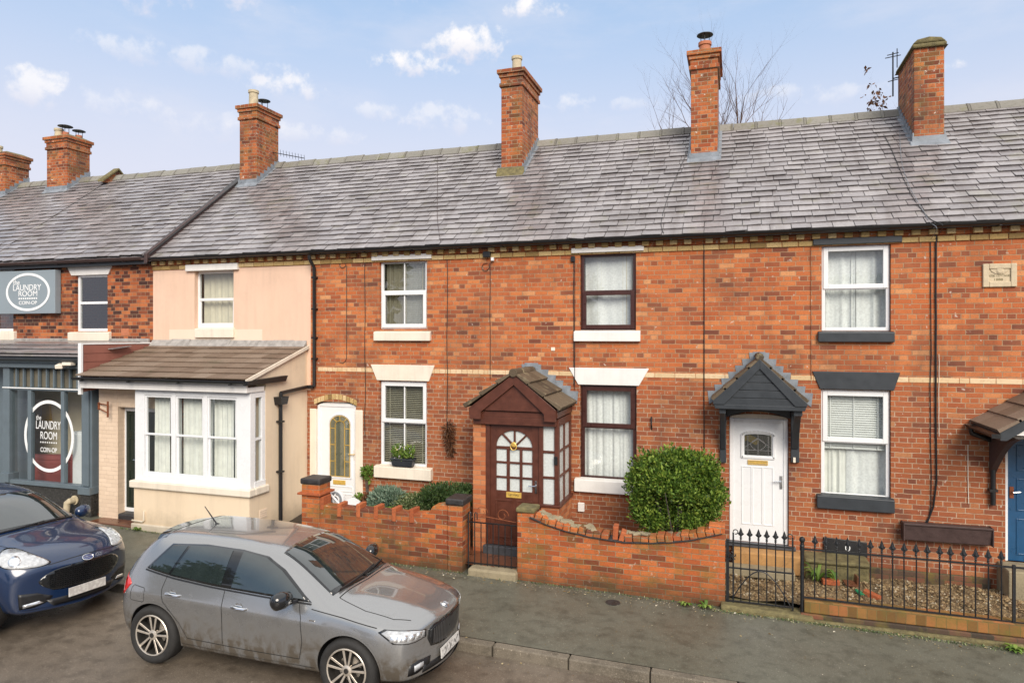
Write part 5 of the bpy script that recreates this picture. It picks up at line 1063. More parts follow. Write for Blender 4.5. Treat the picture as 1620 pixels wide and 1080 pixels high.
for q in (547,604,660,716,775,833,892,947,1006,1068,1123,1187,1243,1312,1372,1437,1505,1640,1705,1770):
    px = 1120+q*.3086; x_ = PX(px, gy); zt, zb = lerp(zt0_,zt1_,x_), lerp(zb0_,zb1_,x_); m = MB(); m.tube([(x_,gy,zb),(x_+r.uniform(-.003,.003),gy,zt+.02)], .0085, 6); fleur(m, x_+r.uniform(-.004,.004), gy, zt+.045, 1.05); m.build('baluster', M['iron'], rl)
m = MB(); z_ = PZ(1269,858,gy); m.tube([(xa,gy,-.1),(xa,gy,z_)], .024, 12); m.lathe((xa,gy,z_), [(.03,-.05),(.03,-.03),(.022,-.02),(.022,0),(.02,.005),(.033,.02),(.038,.042),(.030,.068),(.008,.080)], 14); m.lathe((xa,gy,zt0_), [(.03,-.02),(.03,.02)], 12); m.build('post', M['iron'], rl, smooth=True)
m = MB(); m.box(xb-.016, xb+.016, gy-.016, gy+.016, 0, zt1_+.03); m.build('post', M['iron'], rl)
lw = thing('low_wall', 'low mossy yellow-brown brick wall under the iron railing', 'wall', (PX(1440,YW),YW,0))
a, b = PX(1272,YW), xe+.5; zt, zmid = PZ(1300,952,YW), PZ(1300,971,YW)
m = MB(); m.box(a, b, YW-.01, YW+.20, zmid, zt); m.build('soldier_course', M['brick_low'], lw, bevel=.012)
m = MB(); m.box(a-.04, b, YW-.035, YW+.22, -.4, zmid-.006); m.build('base_course', M['brick_base'], lw, bevel=.012)
m = MB(); m.box(a, b, YW-.10, YW-.036, -.4, gz(2)+.035); m.build('footing', M['mossy'], lw, bevel=.02)
# narrow gate at the porch
g = thing('iron_gate', 'rusty hoop-topped iron gate between brick pillars before the brown porch', 'gate', (PX(778,gy),gy,.2))
gy2 = YW+.10; xa, xb = PX(739,gy2), PX(817,gy2); z0, z1 = PZ(778,893,gy2), PZ(778,828,gy2)
for z in (z0, z1): m = MB(); m.box(xa, xb, gy2-.008, gy2+.008, z-.009, z+.009); m.build('rail', M['iron'], g)
for i, px in enumerate((741,751,761,771,780,789,799,809)):
    x_ = PX(px, gy2); zt = z1 + (.12 if i < 2 else .0)
    m = MB(); pts = [(x_,gy2,z0-.09),(x_,gy2,zt)]
    if i < 2: pts += [(x_+.02*(1-math.cos(PI*k/5)),gy2,zt+.03*math.sin(PI*k/5)) for k in range(1,6)] + [(x_+.04,gy2,zt-.08)]
    m.tube(pts, .012 if i == 0 else .008, 6); m.build('baluster', M['iron'], g)
m = MB()
for cx_, rr_, up in ((.35,.05,-.06),(.52,.05,-.06),(.95,.04,-.06),(.3,.10,.16),(.72,.10,.14)):
    c = (xa+(xb-xa)*cx_, (z0 if up < 0 else z1)+up); m.tube([(c[0]+rr_*(1-.05*k)*math.cos(k*.55), gy2, c[1]+rr_*(1-.05*k)*math.sin(k*.55)) for k in range(14)], .005, 5)
m.tube([(xa,gy2,z1+.07),(xa+.3,gy2,z1+.10),(xb,gy2,z1+.05)], .006, 5); m.build('scroll', M['rust'], g)
# ---------------------------------------------------------------- foliage
def foliage(m, blobs, n, size, seed, up=.3, shell=.4, elong=1.6, zmin=None):
    r = random.Random(seed); W_ = [b[1][0]*b[1][1]*b[1][2] for b in blobs]
    for i in range(n):
        c, rad = r.choices(blobs, W_)[0]
        v = Vector((r.gauss(0,1), r.gauss(0,1), r.gauss(0,1))).normalized(); q = r.random()**shell
        p = Vector((c[0]+rad[0]*v.x*q, c[1]+rad[1]*v.y*q, c[2]+rad[2]*v.z*q))
        if zmin is not None and p.z < zmin: continue
        d = (v*.7 + Vector((r.gauss(0,.6), r.gauss(0,.6), r.gauss(0,.6)+up))).normalized(); t = d.cross(Vector((r.gauss(0,1), r.gauss(0,1), r.gauss(0,1))))
        if t.length < 1e-3: continue
        t.normalize(); s = size*r.uniform(.6, 1.3); n_ = d.cross(t)*s*.15
        m.add([p, p+d*s*elong*.5+t*s*.42+n_, p+d*s*elong, p+d*s*elong*.5-t*s*.42+n_], [(0,1,2,3)])
def stems(m, c, n, h, spread, rad, seed):
    r = random.Random(seed)
    for i in range(n):
        a = r.uniform(0, 6.3); q = r.uniform(.2, 1)*spread; m.tube([(c[0],c[1],c[2]),(c[0]+q*.4*math.cos(a),c[1]+q*.4*math.sin(a),c[2]+h*.5),(c[0]+q*math.cos(a),c[1]+q*math.sin(a),c[2]+h*r.uniform(.8,1))], [rad,rad*.7,rad*.3], 5)
Yb = -1.0; cx, cz = PT(1068, 782, Yb)
b = thing('bush', 'big clipped green bush rising behind the brick garden wall with the curved coping', 'bush', (cx,Yb,gz(cx)+.14))
rr = random.Random(21); bl_ = [((cx,Yb,cz-.02),(.60,.42,.54)),((cx+.06,Yb,cz-.28),(.44,.34,.30))]
for i in range(36):
    a, e = rr.uniform(0, 6.3), rr.uniform(-.75, 1.3); v = Vector((math.cos(a)*math.cos(e), math.sin(a)*math.cos(e)*.7, math.sin(e)))
    bl_.append(((cx+v.x*.55, Yb+v.y*.50, cz-.06+v.z*.50), (rr.uniform(.11,.2),)*3))
bl_ += [((cx-.62,Yb,cz+.12),(.16,.18,.2)),((cx+.36,Yb,cz+.42),(.28,.2,.2)),((cx-.36,Yb,cz+.40),(.28,.2,.18)),((cx+.62,Yb,cz+.05),(.12,.15,.2)),((cx-.56,Yb,cz+.28),(.16,.16,.13)),((cx+.50,Yb,cz+.36),(.15,.15,.15)),((cx-.1,Yb,cz+.5),(.3,.2,.14)),((cx+.12,Yb-.1,cz+.52),(.2,.18,.15))]
bl_ += [((cx+rr.uniform(-.6,.6), Yb+rr.uniform(-.35,.1), cz+rr.uniform(.3,.62)), (.035,.035,rr.uniform(.08,.16))) for _ in range(16)]
m = MB(); sq_ = lambda c: (cx+.012+(c[0]-cx)*.93, c[1], c[2]); bl_ = [(sq_(b_[0]), b_[1]) for b_ in bl_]; foliage(m, bl_[2:], 22000, .032, 2, .5, .42); foliage(m, bl_[:2], 5000, .03, 3, .3, .6); foliage(m, [(b_[0], tuple(q*1.25 for q in b_[1])) for b_ in bl_[2:]], 4200, .040, 4, .9, .25)
for i in range(46):                                   # stray new shoots breaking the outline
    a, e_ = rr.uniform(0, 6.3), rr.uniform(-.1, 1.4); v = Vector((math.cos(a)*math.cos(e_), math.sin(a)*math.cos(e_)*.7, math.sin(e_))); L_ = rr.uniform(.08, .2)
    for k in range(7): q = .60+L_*k/6; foliage(m, [((cx+v.x*q, Yb+v.y*q, cz-.03+v.z*q*.98), (.018,.018,.018))], 4, .034, 900+i*7+k, .9)
m.build('foliage', M['leaf_box'], b, recalc=False)
m = MB(); stems(m, (cx,Yb,gz(cx)+.1), 14, cz+.2-gz(cx), .5, .02, 3); m.build('stem', M['bark'], b)
def shrub(name, label, cat, px, py, Y, rad, n, size, mat, seed, lumps=6, up=.4, elong=1.8, stem=True):
    cx, cz = PT(px, py, Y); z0 = gz(cx)+.13; t = thing(name, label, cat, (cx,Y,z0)); rr = random.Random(seed)
    bl = [((cx,Y,cz),rad)] + [((cx+rad[0]*rr.uniform(-.8,.8), Y+rad[1]*rr.uniform(-.8,.8), cz+rad[2]*rr.uniform(-.1,.7)), tuple(q*rr.uniform(.3,.5) for q in rad)) for _ in range(lumps)]
    m = MB(); foliage(m, bl, n, size, seed, up, .45, elong, z0); m.build('foliage', M[mat], t, recalc=False)
    if stem: m = MB(); stems(m, (cx,Y,z0-.03), 7, cz-z0, rad[0]*.6, .012, seed); m.build('stem', M['bark'], t)
    return t
shrub('shrub', 'rounded green heather-like shrub beside the dark-capped pillar', 'shrub', 705, 792, -.75, (.50,.38,.30), 7000, .026, 'leaf_dark', 4, 8, .8, 2.4)
shrub('shrub', 'low dark green shrub with pale tips between the grey and the rounded shrubs', 'shrub', 655, 803, -.95, (.40,.30,.22), 4500, .028, 'leaf_var', 5, 6)
shrub('shrub', 'silvery grey-green lavender-like shrub under the cream sill', 'shrub', 613, 794, -.9, (.33,.27,.24), 4500, .026, 'leaf_grey', 6, 6, 1.0, 3.2)
shrub('shrub', 'small dark shrub behind the garden wall left of the silvery shrub', 'shrub', 583, 800, -.8, (.14,.15,.22), 1100, .03, 'leaf_dead', 7, 4)
shrub('shrub', 'bright low green plant just over the wall top beside the silvery shrub', 'shrub', 606, 810, -1.25, (.28,.10,.08), 1200, .028, 'leaf_lime', 8, 5)
shrub('shrub', 'pale green creeping plant against the wall top below the rounded shrub', 'shrub', 655, 815, -1.28, (.30,.08,.07), 900, .026, 'leaf_var', 9, 5)
shrub('climber', 'small green sprig climbing the brick beside the white arched door', 'climber', 581, 749, -.06, (.10,.05,.16), 160, .045, 'leaf_lime', 10, 3)
# dried hanging plant on the wall
x_, z_ = PT(709, 690, -.1); t = thing('hanging_plant', 'withered brown plant hanging on the brick wall right of the planted windowsill', 'plant', (x_,-.02,z_)); m = MB(); foliage(m, [((x_,-.10,z_+.12),(.09,.07,.11)),((x_+.02,-.10,z_-.08),(.07,.06,.15)),((x_+.03,-.08,z_-.24),(.04,.04,.11))], 420, .018, 31, -.6, .5, 5.5); m.build('dead_stems', M['leaf_dead'], t, recalc=False)
m = MB(); m.tube([(x_,-.004,z_+.26),(x_,-.12,z_+.25),(x_,-.12,z_+.12)], .006, 6); m.build('hook', M['iron'], t)
# window box on the sill
x0, _ = PT(620, 740, -.08); x1, _ = PT(654, 740, -.08); zs_ = PZ(637, 738, -.1)+.004; t = thing('window_box', 'grey window box with spring flowers on the cream windowsill', 'planter', ((x0+x1)/2,-.06,zs_))
m = MB(); m.hexa([(x0+.02,-.11,zs_),(x1-.02,-.11,zs_),(x1-.02,.0,zs_),(x0+.02,.0,zs_),(x0,-.135,zs_+.13),(x1,-.135,zs_+.13),(x1,.02,zs_+.13),(x0,.02,zs_+.13)]); m.box(x0-.012, x1+.012, -.147, .03, zs_+.12, zs_+.142); m.build('trough', M['dark_paint'], t, bevel=.006)
m = MB(); foliage(m, [((x0+.10,-.06,zs_+.24),(.09,.06,.12)),((x1-.08,-.06,zs_+.24),(.07,.06,.12)),(((x0+x1)/2,-.06,zs_+.17),(.15,.06,.05))], 420, .035, 41, 1.5, .6, 2.6); m.build('foliage', M['leaf_lime'], t, recalc=False)
m = MB(); foliage(m, [((x0+.13,-.08,zs_+.33),(.10,.06,.06)),((x1-.07,-.08,zs_+.31),(.06,.05,.08)),((x0+.16,-.12,zs_+.16),(.08,.04,.03))], 60, .03, 42, .5, .6, 1.2); m.build('flower', M['petal'], t, recalc=False)
# pot, box and odds and ends behind the left wall
x_, z_ = PT(568, 796, -.7); t = thing('plant_pot', 'black plant pot of small green leaves beside the white arched door', 'plant pot', (x_,-.7,z_-.16)); m = MB(); m.lathe((x_,-.7,z_-.16), [(.09,0),(.12,.16),(.135,.16),(.14,.19),(.11,.19),(.10,.15)], 18); m.build('pot', M['black_plastic'], t, smooth=True)
m = MB(); foliage(m, [((x_,-.7,z_+.08),(.10,.10,.09))], 260, .03, 51, .8); m.build('foliage', M['leaf_lime'], t, recalc=False)
m = MB(); m.lathe((x_,-.7,z_), [(.12,.02),(.15,.035),(.15,.05),(.10,.055)], 18); m.build('saucer', M['cream_paint'], t, smooth=True)
x_, z_ = PT(566, 803, -1.05); t = thing('carton', 'tilted brown cardboard carton with a white lid behind the crenellated garden wall', 'box', (x_,-1.05,z_-.25), 0)
m = MB(); m.obox((x_,-1.05,z_-.13), (.52,.34,.24), (0,.42,0)); m.build('carton_body', M['cardboard'], t, bevel=.008); m = MB(); m.obox((x_+.055,-1.05,z_+.0), (.56,.38,.04), (0,.42,0)); m.build('lid', M['upvc'], t, bevel=.01)
m = MB(); m.box(x_-.22, x_+.22, -1.2, -.9, gz(x_)+.13, z_-.27); m.build('base', M['cardboard'], t)
x_, z_ = PT(533, 790, -1.05); t = thing('hose_reel', 'white round hose reel leaning by the tall wall pillar', 'hose reel', (x_,-1.05,z_-.3)); m = MB(); m.ring((x_,z_), .15, .17, .05, -1.09, -1.02, 32); m.ring((x_,z_), .07, .08, .02, -1.10, -1.0, 24); m.tube([(x_,-1.05,z_-.3),(x_,-1.05,z_)], .02, 8); m.build('drum', M['upvc'], t, bevel=.01); m = MB(); m.ring((x_,z_), .125, .145, .03, -1.095, -1.03, 32)
for k in range(4): a = k*PI/4; m.tube([(x_-.1*math.cos(a),-1.06,z_-.1*math.sin(a)),(x_+.1*math.cos(a),-1.06,z_+.1*math.sin(a))], .008, 6)
m.build('spokes', M['lead'], t)
m = MB(); a = PT(520, 778, -1.3); b_ = PT(540, 800, -1.3); m.tube([(a[0],-1.3,a[1]),(b_[0],-1.3,b_[1]),(b_[0]+.3,-1.28,b_[1]-.38)], .018, 8); tag(m.build('handle_rod', M['upvc']), 'white rod leaning diagonally against the tall wall pillar', 'rod')
# right garden: loose bricks, ferns, scraps
for k, (px, py, Y, rz, ry, lab) in enumerate(((1314,908,-.62,.12,.02,'orange brick lying flat under the mossy ledge behind the railing'),(1380,928,-.85,-.45,.25,'orange brick lying askew on the gravel beside a green scrap'))):
    x_, z_ = PT(px, py, Y); m = MB(); m.obox((x_,Y,GR(x_,Y)+.03), (.225,.105,.07), (0,ry,rz)); tag(m.build('loose_brick', M['old_brick'], bevel=.008), lab, 'brick', 'loose bricks on the gravel')
x_, z_ = PT(1360, 927, -.85); m = MB(); m.obox((x_,-.85,GR(x_,-.85)+.03), (.10,.10,.03), (.3,.4,.6)); m.obox((x_-.03,-.87,GR(x_,-.85)+.05), (.06,.05,.03), (.1,.9,.2)); tag(m.build('plastic_scrap', M['green_plastic'], bevel=.006), 'crumpled green plastic scrap on the gravel', 'litter')
x_, z_ = PT(1345, 915, -.62); m = MB(); m.obox((x_,-.60,GR(x_,-.6)+.05), (.16,.14,.025), (.25,.1,.3)); m.obox((x_+.09,-.55,GR(x_,-.6)+.09), (.03,.14,.13), (0,.1,.2)); tag(m.build('broken_tile', M['quarry_tile'], bevel=.006), 'broken dark red tile leaning below the mossy ledge', 'tile')
def rosette(name, lab, cat, x_, y_, z_, n, L, w, mat, seed, lift=.5, group=None):
    r = random.Random(seed); m = MB()
    for i in range(n):
        a = r.uniform(0, 6.3); l = L*r.uniform(.6, 1.1); ca, sa = math.cos(a), math.sin(a); u = lift*r.uniform(.5, 1.2); pts = []
        for k in range(5):
            t = k/4; rad_ = l*t; h = l*u*math.sin(PI*min(.8, t*.8)); ww = w*math.sin(PI*(.08+.92*t))*(1 if k < 4 else .1)
            pts += [(x_+ca*rad_-sa*ww, y_+sa*rad_+ca*ww, z_+h+.004), (x_+ca*rad_+sa*ww, y_+sa*rad_-ca*ww, z_+h+.004)]
        m.add(pts, [(2*k, 2*k+1, 2*k+3, 2*k+2) for k in range(4)])
    return tag(m.build(name, M[mat], recalc=False), lab, cat, group)
for px, py, n, L, lab in ((1293,905,16,.26,'green fern under the mossy ledge beside the ball-topped post'),(1322,914,10,.16,'small fern between the two loose bricks'),):
    x_ = PX(px, -.5); rosette('fern', lab, 'fern', x_, -.55, GR(x_,-.55), n, L, .022, 'leaf_lime', px, .9)
for px, py, n, L, lab in ((1085,963,14,.11,'straggling green weed at the foot of the garden wall, left of the leafy rosette'),(1117,968,16,.13,'leafy green rosette weed where the garden wall ends'),(1606,1022,30,.12,'bushy green weed at the foot of the low wall by the right edge'),(217,838,20,.10,'small green weed at the corner of the bay base')):
    Y = YW-.12 if px < 1500 else YW-.17
    if px < 300: Y = yb-.07
    x_ = PX(px, Y); rosette('weed', lab, 'weed', x_, Y, gz(x_), n, L, .022, 'leaf_lime', px, .55)
# moss and litter
r = random.Random(17); m = MB()
for i in range(2600):
    u = r.random()
    if u < .5: x_, y_ = r.uniform(-5.9, 4.5), YW-.02-abs(r.gauss(0,.035)); y_ -= .1 if x_ > .9 else 0
    elif u < .7: x_, y_ = r.uniform(-10.6, -7.8), yb-.05-abs(r.gauss(0,.03))
    else: x_, y_ = r.uniform(-.3, 4.5), YW-.14-abs(r.gauss(0,.03))
    s = r.uniform(.006, .016); a = r.uniform(0, 6.3); z_ = gz(x_); d = Vector((math.cos(a), math.sin(a), r.uniform(.3, 1.4))).normalized()*s*2; t = Vector((-math.sin(a), math.cos(a), 0))*s*.5; p = Vector((x_,y_,z_))
    m.add([p-t, p+t, p+d+t*.4, p+d-t*.4], [(0,1,2,3)])
tag(m.build('moss', M['leaf_var'], recalc=False), kind='stuff')
m = MB()
for i in range(1500):
    if r.random() < .62: x_, y_ = r.uniform(-6, 5), YW-.10-abs(r.gauss(0,.12)); z_ = gz(x_)
    elif r.random() < .6: x_, y_ = r.uniform(-11, 5), r.uniform(KY+.05, YW-.1); z_ = gz(x_)
    else: x_, y_ = r.uniform(-10, 3), KY-abs(r.gauss(0,.25))-.02; z_ = gz(x_)-.11
    s = r.uniform(.004, .011) if r.random() < .93 else r.uniform(.014, .024); a = r.uniform(0, 6.3); ca, sa = math.cos(a)*s, math.sin(a)*s; h = r.uniform(0, .5)*s
    m.add([(x_+ca,y_+sa,z_+.006),(x_-sa*.6,y_+ca*.6,z_+.006+h),(x_-ca,y_-sa,z_+.006),(x_+sa*.6,y_-ca*.6,z_+.006+h)], [(0,1,2,3)])
tag(m.build('leaf_litter', M['litter'], recalc=False), kind='stuff')
m = MB(); x_, _ = PT(970, 975, -2.0); m.lathe((x_,-2.02,gz(x_)+.002), [(.10,0),(.10,.005),(.085,.006),(.02,.004)], 20); tag(m.build('drain_cover', M['cap_dark']), 'small round dark cover set in the pavement', 'drain cover')
# ---------------------------------------------------------------- bare trees behind the roofs
def bare_tree(name, label, px, Y, ytop, n, spread, seed, zfork, buds=0, r0=.16):
    x0, zt = PT(px, ytop, Y); t = thing(name, label, 'tree', (x0,Y,gz(x0))); r = random.Random(seed)
    m = MB(); m.tube([(x0,Y,-.5),(x0+.08,Y,zfork*.5),(x0,Y,zfork)], [r0,r0*.8,r0*.6], 10); m.build('trunk', M['bark'], t); m = MB(); lv = MB()
    def branch(p, d, L, rad, dep):
        pts = [p]; rs = [rad]; k = 6
        for i in range(k):
            d = (d+Vector((r.gauss(0,.10), r.gauss(0,.10), r.gauss(.05,.06)))).normalized(); p = p+d*L/k; pts.append(p); rs.append(rad*(1-.8*(i+1)/k))
            if dep > 0 and i > 0:
                for _ in range(2 if dep > 1 else 1):
                    if r.random() < .8:
                        a = r.uniform(0, 6.3); s = Vector((math.cos(a), math.sin(a), r.uniform(.1, .7))); branch(p, (d*.75+s*.65).normalized(), L*r.uniform(.25, .45), rs[-1]*.6, dep-1)
        if buds and dep == 0 and r.random() < buds:
            for _ in range(3): foliage(lv, [(p, (.05,.05,.05))], 1, .09, r.randint(0,9999), -.5)
        m.tube(pts, rs, 5 if dep > 1 else 4, cap=False)
    H_ = zt-zfork
    for i in range(n):
        a = 2*PI*i/n+r.uniform(-.3,.3); q = r.uniform(.25,1)*spread; tgt = Vector((x0+q*math.cos(a), Y+q*math.sin(a), zfork+H_*(.89-.30*(q/spread)*r.uniform(.5,1.2)))); p = Vector((x0,Y,zfork-r.uniform(0,.6))); branch(p, (tgt-p).normalized(), (tgt-p).length, r0*.36, 3)
    m.build('branches', M['twig'], t, recalc=False)
    if lv.v: lv.build('dead_leaves', M['leaf_dead'], t, recalc=False)
bare_tree('bare_tree', 'bare winter tree rising behind the ridge beside the slim chimney with the red pot', 1150, 14, 72, 12, 2.5, 5, 6.5)
bare_tree('bare_tree', 'twiggy bare treetop with a few dead leaves left of the big plain chimney', 1392, 11, 158, 4, .7, 8, 7.0, .10, .05)

# trees on the far side of the road, mirrored in the car paint and the window glass
def reflected_tree(x_, y_, h_, w_, seed):
    t = thing('evergreen_tree', 'dark evergreen tree on the far side of the road, mirrored in the windows', 'tree', (x_,y_,gz(x_)), 0, 'trees across the road'); r = random.Random(seed)
    m = MB(); m.tube([(x_,y_,gz(x_)-.5),(x_+.1,y_,h_*.4),(x_,y_,h_*.7)], [.28,.22,.1], 10); m.build('trunk', M['bark'], t)
    bl = [((x_,y_,h_*.58),(w_*.55,w_*.5,h_*.34))]+[((x_+r.uniform(-.6,.6)*w_,y_+r.uniform(-.5,.5)*w_,h_*r.uniform(.35,.9)),(w_*r.uniform(.2,.35),)*3) for _ in range(12)]
    m = MB(); foliage(m, bl, 2600, .34, seed, .2, .45); m.build('crown', M['leaf_tree'], t, recalc=False)
for i, (x_, h_, w_) in enumerate(((-26,7.5,3.2),(-17.5,12.5,3.6),(-9,7,2.4),(1.5,5.5,2.6),(6.5,7,3.0),(12,6,2.8))): reflected_tree(x_, -18.5 if i == 1 else -25-(i % 2)*2.5, h_, w_, 60+i)
# ================================================================ cars
def paint(name, col, metal, dirt_refl=.5, z_dirt_refl=.55, rough=.28):
    t = NT(name); c = t.coord(); x, y, z = t.sep(c)
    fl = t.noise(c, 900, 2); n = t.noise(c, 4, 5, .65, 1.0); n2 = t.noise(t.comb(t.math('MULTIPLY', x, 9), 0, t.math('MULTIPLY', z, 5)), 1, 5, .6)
    dz = t.step(t.math('ADD', z, t.math('MULTIPLY', t.math('SUBTRACT', n, .5), .75)), z_dirt_refl+.1, z_dirt_refl-.28)
    d = t.math('MULTIPLY', t.math('MULTIPLY', dz, t.step(n2, .30, .52)), dirt_refl)
    base = t.mix(d, t.mix(t.math('MULTIPLY', t.step(fl, .5, .7), .25), col, tuple(min(1, q*1.8) for q in col)), (.085,.070,.052))  # low dirt, its colour darkened to paint in the dark road's reflection
    rr = t.n('ShaderNodeMapRange'); rr.inputs[3].default_value = rough; rr.inputs[4].default_value = .75; t.l(d, rr.inputs[0])
    cw = t.n('ShaderNodeMapRange'); cw.inputs[3].default_value = 1; cw.inputs[4].default_value = .0; t.l(d, cw.inputs[0])
    mt = t.n('ShaderNodeMapRange'); mt.inputs[3].default_value = metal; mt.inputs[4].default_value = 0; t.l(d, mt.inputs[0])
    t.l(cw.outputs[0], t.b.inputs['Coat Weight']); t.l(mt.outputs[0], t.b.inputs['Metallic']); t.b.inputs['Coat Roughness'].default_value = .04
    M[name] = t.set(Base_Color=base, Roughness=rr.outputs[0])
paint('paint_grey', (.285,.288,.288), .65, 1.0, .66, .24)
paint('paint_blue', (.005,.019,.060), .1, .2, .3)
plain('car_black', (.012,.012,.013), .42, var=.2, scale=20)
plain('car_gloss', (.010,.011,.012), .07, coat=.5, var=.1)
plain('car_glass', (.018,.026,.026), .03, var=.3, scale=3, spec=.9, coat=1)
plain('tyre', (.022,.021,.020), .8, var=.3, scale=14, bump=.2)
plain('alloy', (.62,.56,.48), .35, metal=.6, var=.15, scale=12)
plain('alloy_dark', (.05,.047,.043), .45, metal=.5, var=.3, scale=12)
plain('lamp_white', (.46,.475,.49), .1, var=.35, scale=22, coat=1)
plain('lamp_inner', (.75,.77,.8), .08, metal=.7, var=.3, scale=30, coat=1)
plain('lamp_red', (.55,.015,.012), .12, coat=1, var=.15)
plain('grille_grey', (.13,.13,.135), .3, metal=.4)
plain('seam', (.008,.008,.008), .8)
plain('badge_blue', (.03,.05,.16), .2, coat=1)
glass('car_window', (.34,.39,.38), 1.1, .0, .05)
glass('lamp_lens', (.95,.96,.97), 1.0, .0, .05)
def plate_mat():
    t = NT('plate'); c = t.coord(); n = t.noise(c, 26, 2, .4)
    M['plate'] = t.set(Base_Color=t.ramp(n, [(.40,(.62,.61,.58)),(.55,(.50,.48,.46))]), Roughness=.4)
    t = NT('plate_blur'); c = t.coord(); n = t.noise(c, 24, 2, .4)
    M['plate_blur'] = t.set(Base_Color=t.ramp(n, [(.36,(.17,.165,.16)),(.58,(.66,.65,.62))]), Roughness=.4)
plate_mat()
def car(name, label, stations, rear_x, front_x, wr, arch_r, paintm, loc, rz, crease_rows, scale=1, nose=.0):
    e = thing(name, label, 'car', loc, rz, None, scale)
    # cage: each station = (x, bow, [(y,z) x 9]); the section is mirrored and swept
    K = len(stations[0][2]); bm = bmesh.new(); R = []; Lf = []
    for x, bow, sec in stations:
        a, b = [], []
        for y, z in sec:
            px = x - bow*(y/.85)**2; v = bm.verts.new((px, -y, z)); a.append(v); b.append(v if y == 0 else bm.verts.new((px, y, z)))
        R.append(a); Lf.append(b)
    def face(q):
        u = []
        for v in q:
            if v not in u: u.append(v)
        if len(u) > 2:
            try: bm.faces.new(u)
            except ValueError: pass
    for i in range(len(R)-1):
        for k in range(K-1): face([R[i][k],R[i+1][k],R[i+1][k+1],R[i][k+1]]); face([Lf[i][k],Lf[i][k+1],Lf[i+1][k+1],Lf[i+1][k]])
    for i in (0, len(R)-1):                              # bowed end caps with their own centre line
        x, bow, sec_ = stations[i]; cols = [R[i]]
        for fr_ in (.5, 0, -.5):
            col_ = []
            for k, (y, z) in enumerate(sec_):
                if y == 0: col_.append(R[i][k])
                else: yy = -y*fr_; col_.append(bm.verts.new((x - bow*(yy/.85)**2, yy, z)))
            cols.append(col_)
        cols.append(Lf[i])
        for a, b in zip(cols, cols[1:]):
            for k in range(K-1): face([a[k],a[k+1],b[k+1],b[k]])
    bmesh.ops.recalc_face_normals(bm, faces=bm.faces[:])
    cl = bm.edges.layers.float.new('crease_edge')
    for k, i0, i1, cv in crease_rows:
        for side in (R, Lf):
            for i in range(i0, i1):
                ed = bm.edges.get((side[i][k], side[i+1][k]))
                if ed: ed[cl] = cv
    if nose:
        for side in (R, Lf):
            for k in range(5, K-1):
                ed = bm.edges.get((side[-1][k], side[-1][k+1]))
                if ed: ed[cl] = nose
    me = bpy.data.meshes.new('body'); bm.to_mesh(me); bm.free(); me.materials.append(M[paintm]); me.materials.append(M['car_black'])
    o = bpy.data.objects.new('body', me); C.objects.link(o); s = o.modifiers.new('s', 'SUBSURF'); s.levels = s.render_levels = 3
    dg = bpy.context.evaluated_depsgraph_get(); dg.update(); solid = bpy.data.meshes.new_from_object(o.evaluated_get(dg)); bv = BVHTree.FromPolygons([v.co.copy() for v in solid.vertices], [tuple(p.vertices) for p in solid.polygons])
    cut = []
    for ax in (rear_x, front_x):
        for sd in (-1, 1):
            c = MB(); c.lathe((ax, sd*.90, wr), [(arch_r, -.42), (arch_r, .42)], 48, 'y')
            co = c.build('cutter', [M[paintm], M['car_black']], None); co.data.polygons.foreach_set('material_index', [1]*len(co.data.polygons)); co.location.y = 0; cut.append(co)
            bo = o.modifiers.new('b', 'BOOLEAN'); bo.operation = 'DIFFERENCE'; bo.object = co; bo.solver = 'EXACT'
    dg = bpy.context.evaluated_depsgraph_get(); dg.update(); fin = bpy.data.meshes.new_from_object(o.evaluated_get(dg)); o.modifiers.clear(); o.data = fin
    for co in cut: bpy.data.objects.remove(co)
    fin.shade_smooth(); fin.set_sharp_from_angle(angle=math.radians(32)); o.parent = e
    return e, bv, o
FR = {'side': ((0,-3,0),(1,0,0),(0,0,1),(0,1,0)), 'far': ((0,3,0),(1,0,0),(0,0,1),(0,-1,0)), 'front': ((8,0,0),(0,1,0),(0,0,1),(-1,0,0)), 'top': ((0,0,4),(1,0,0),(0,1,0),(0,0,-1)),
      'fr': ((8,-5,0),(.6,.8,0),(0,0,1),(-.8,.6,0)), 'fl': ((8,5,0),(.6,-.8,0),(0,0,1),(-.8,-.6,0))}
def proj(bv, fr, uv, off):
    O, U, V, Dd = (Vector(q) for q in FR[fr]); p = O+U*uv[0]+V*uv[1]; h = bv.ray_cast(p, Dd)
    if h[0] is None: return None
    n = h[1]; n = n if n.dot(Dd) < 0 else -n
    return h[0]+n*off
def smoothpoly(P, n=5):
    out = []; N = len(P)
    for i in range(N):
        a, b, c, d = (Vector(P[(i+k) % N]) for k in (-1,0,1,2))
        for j in range(n): t = j/n; out.append(tuple(.5*((2*b)+(c-a)*t+(2*a-5*b+4*c-d)*t*t+(3*b-a-3*c+d)*t**3)))
    return out
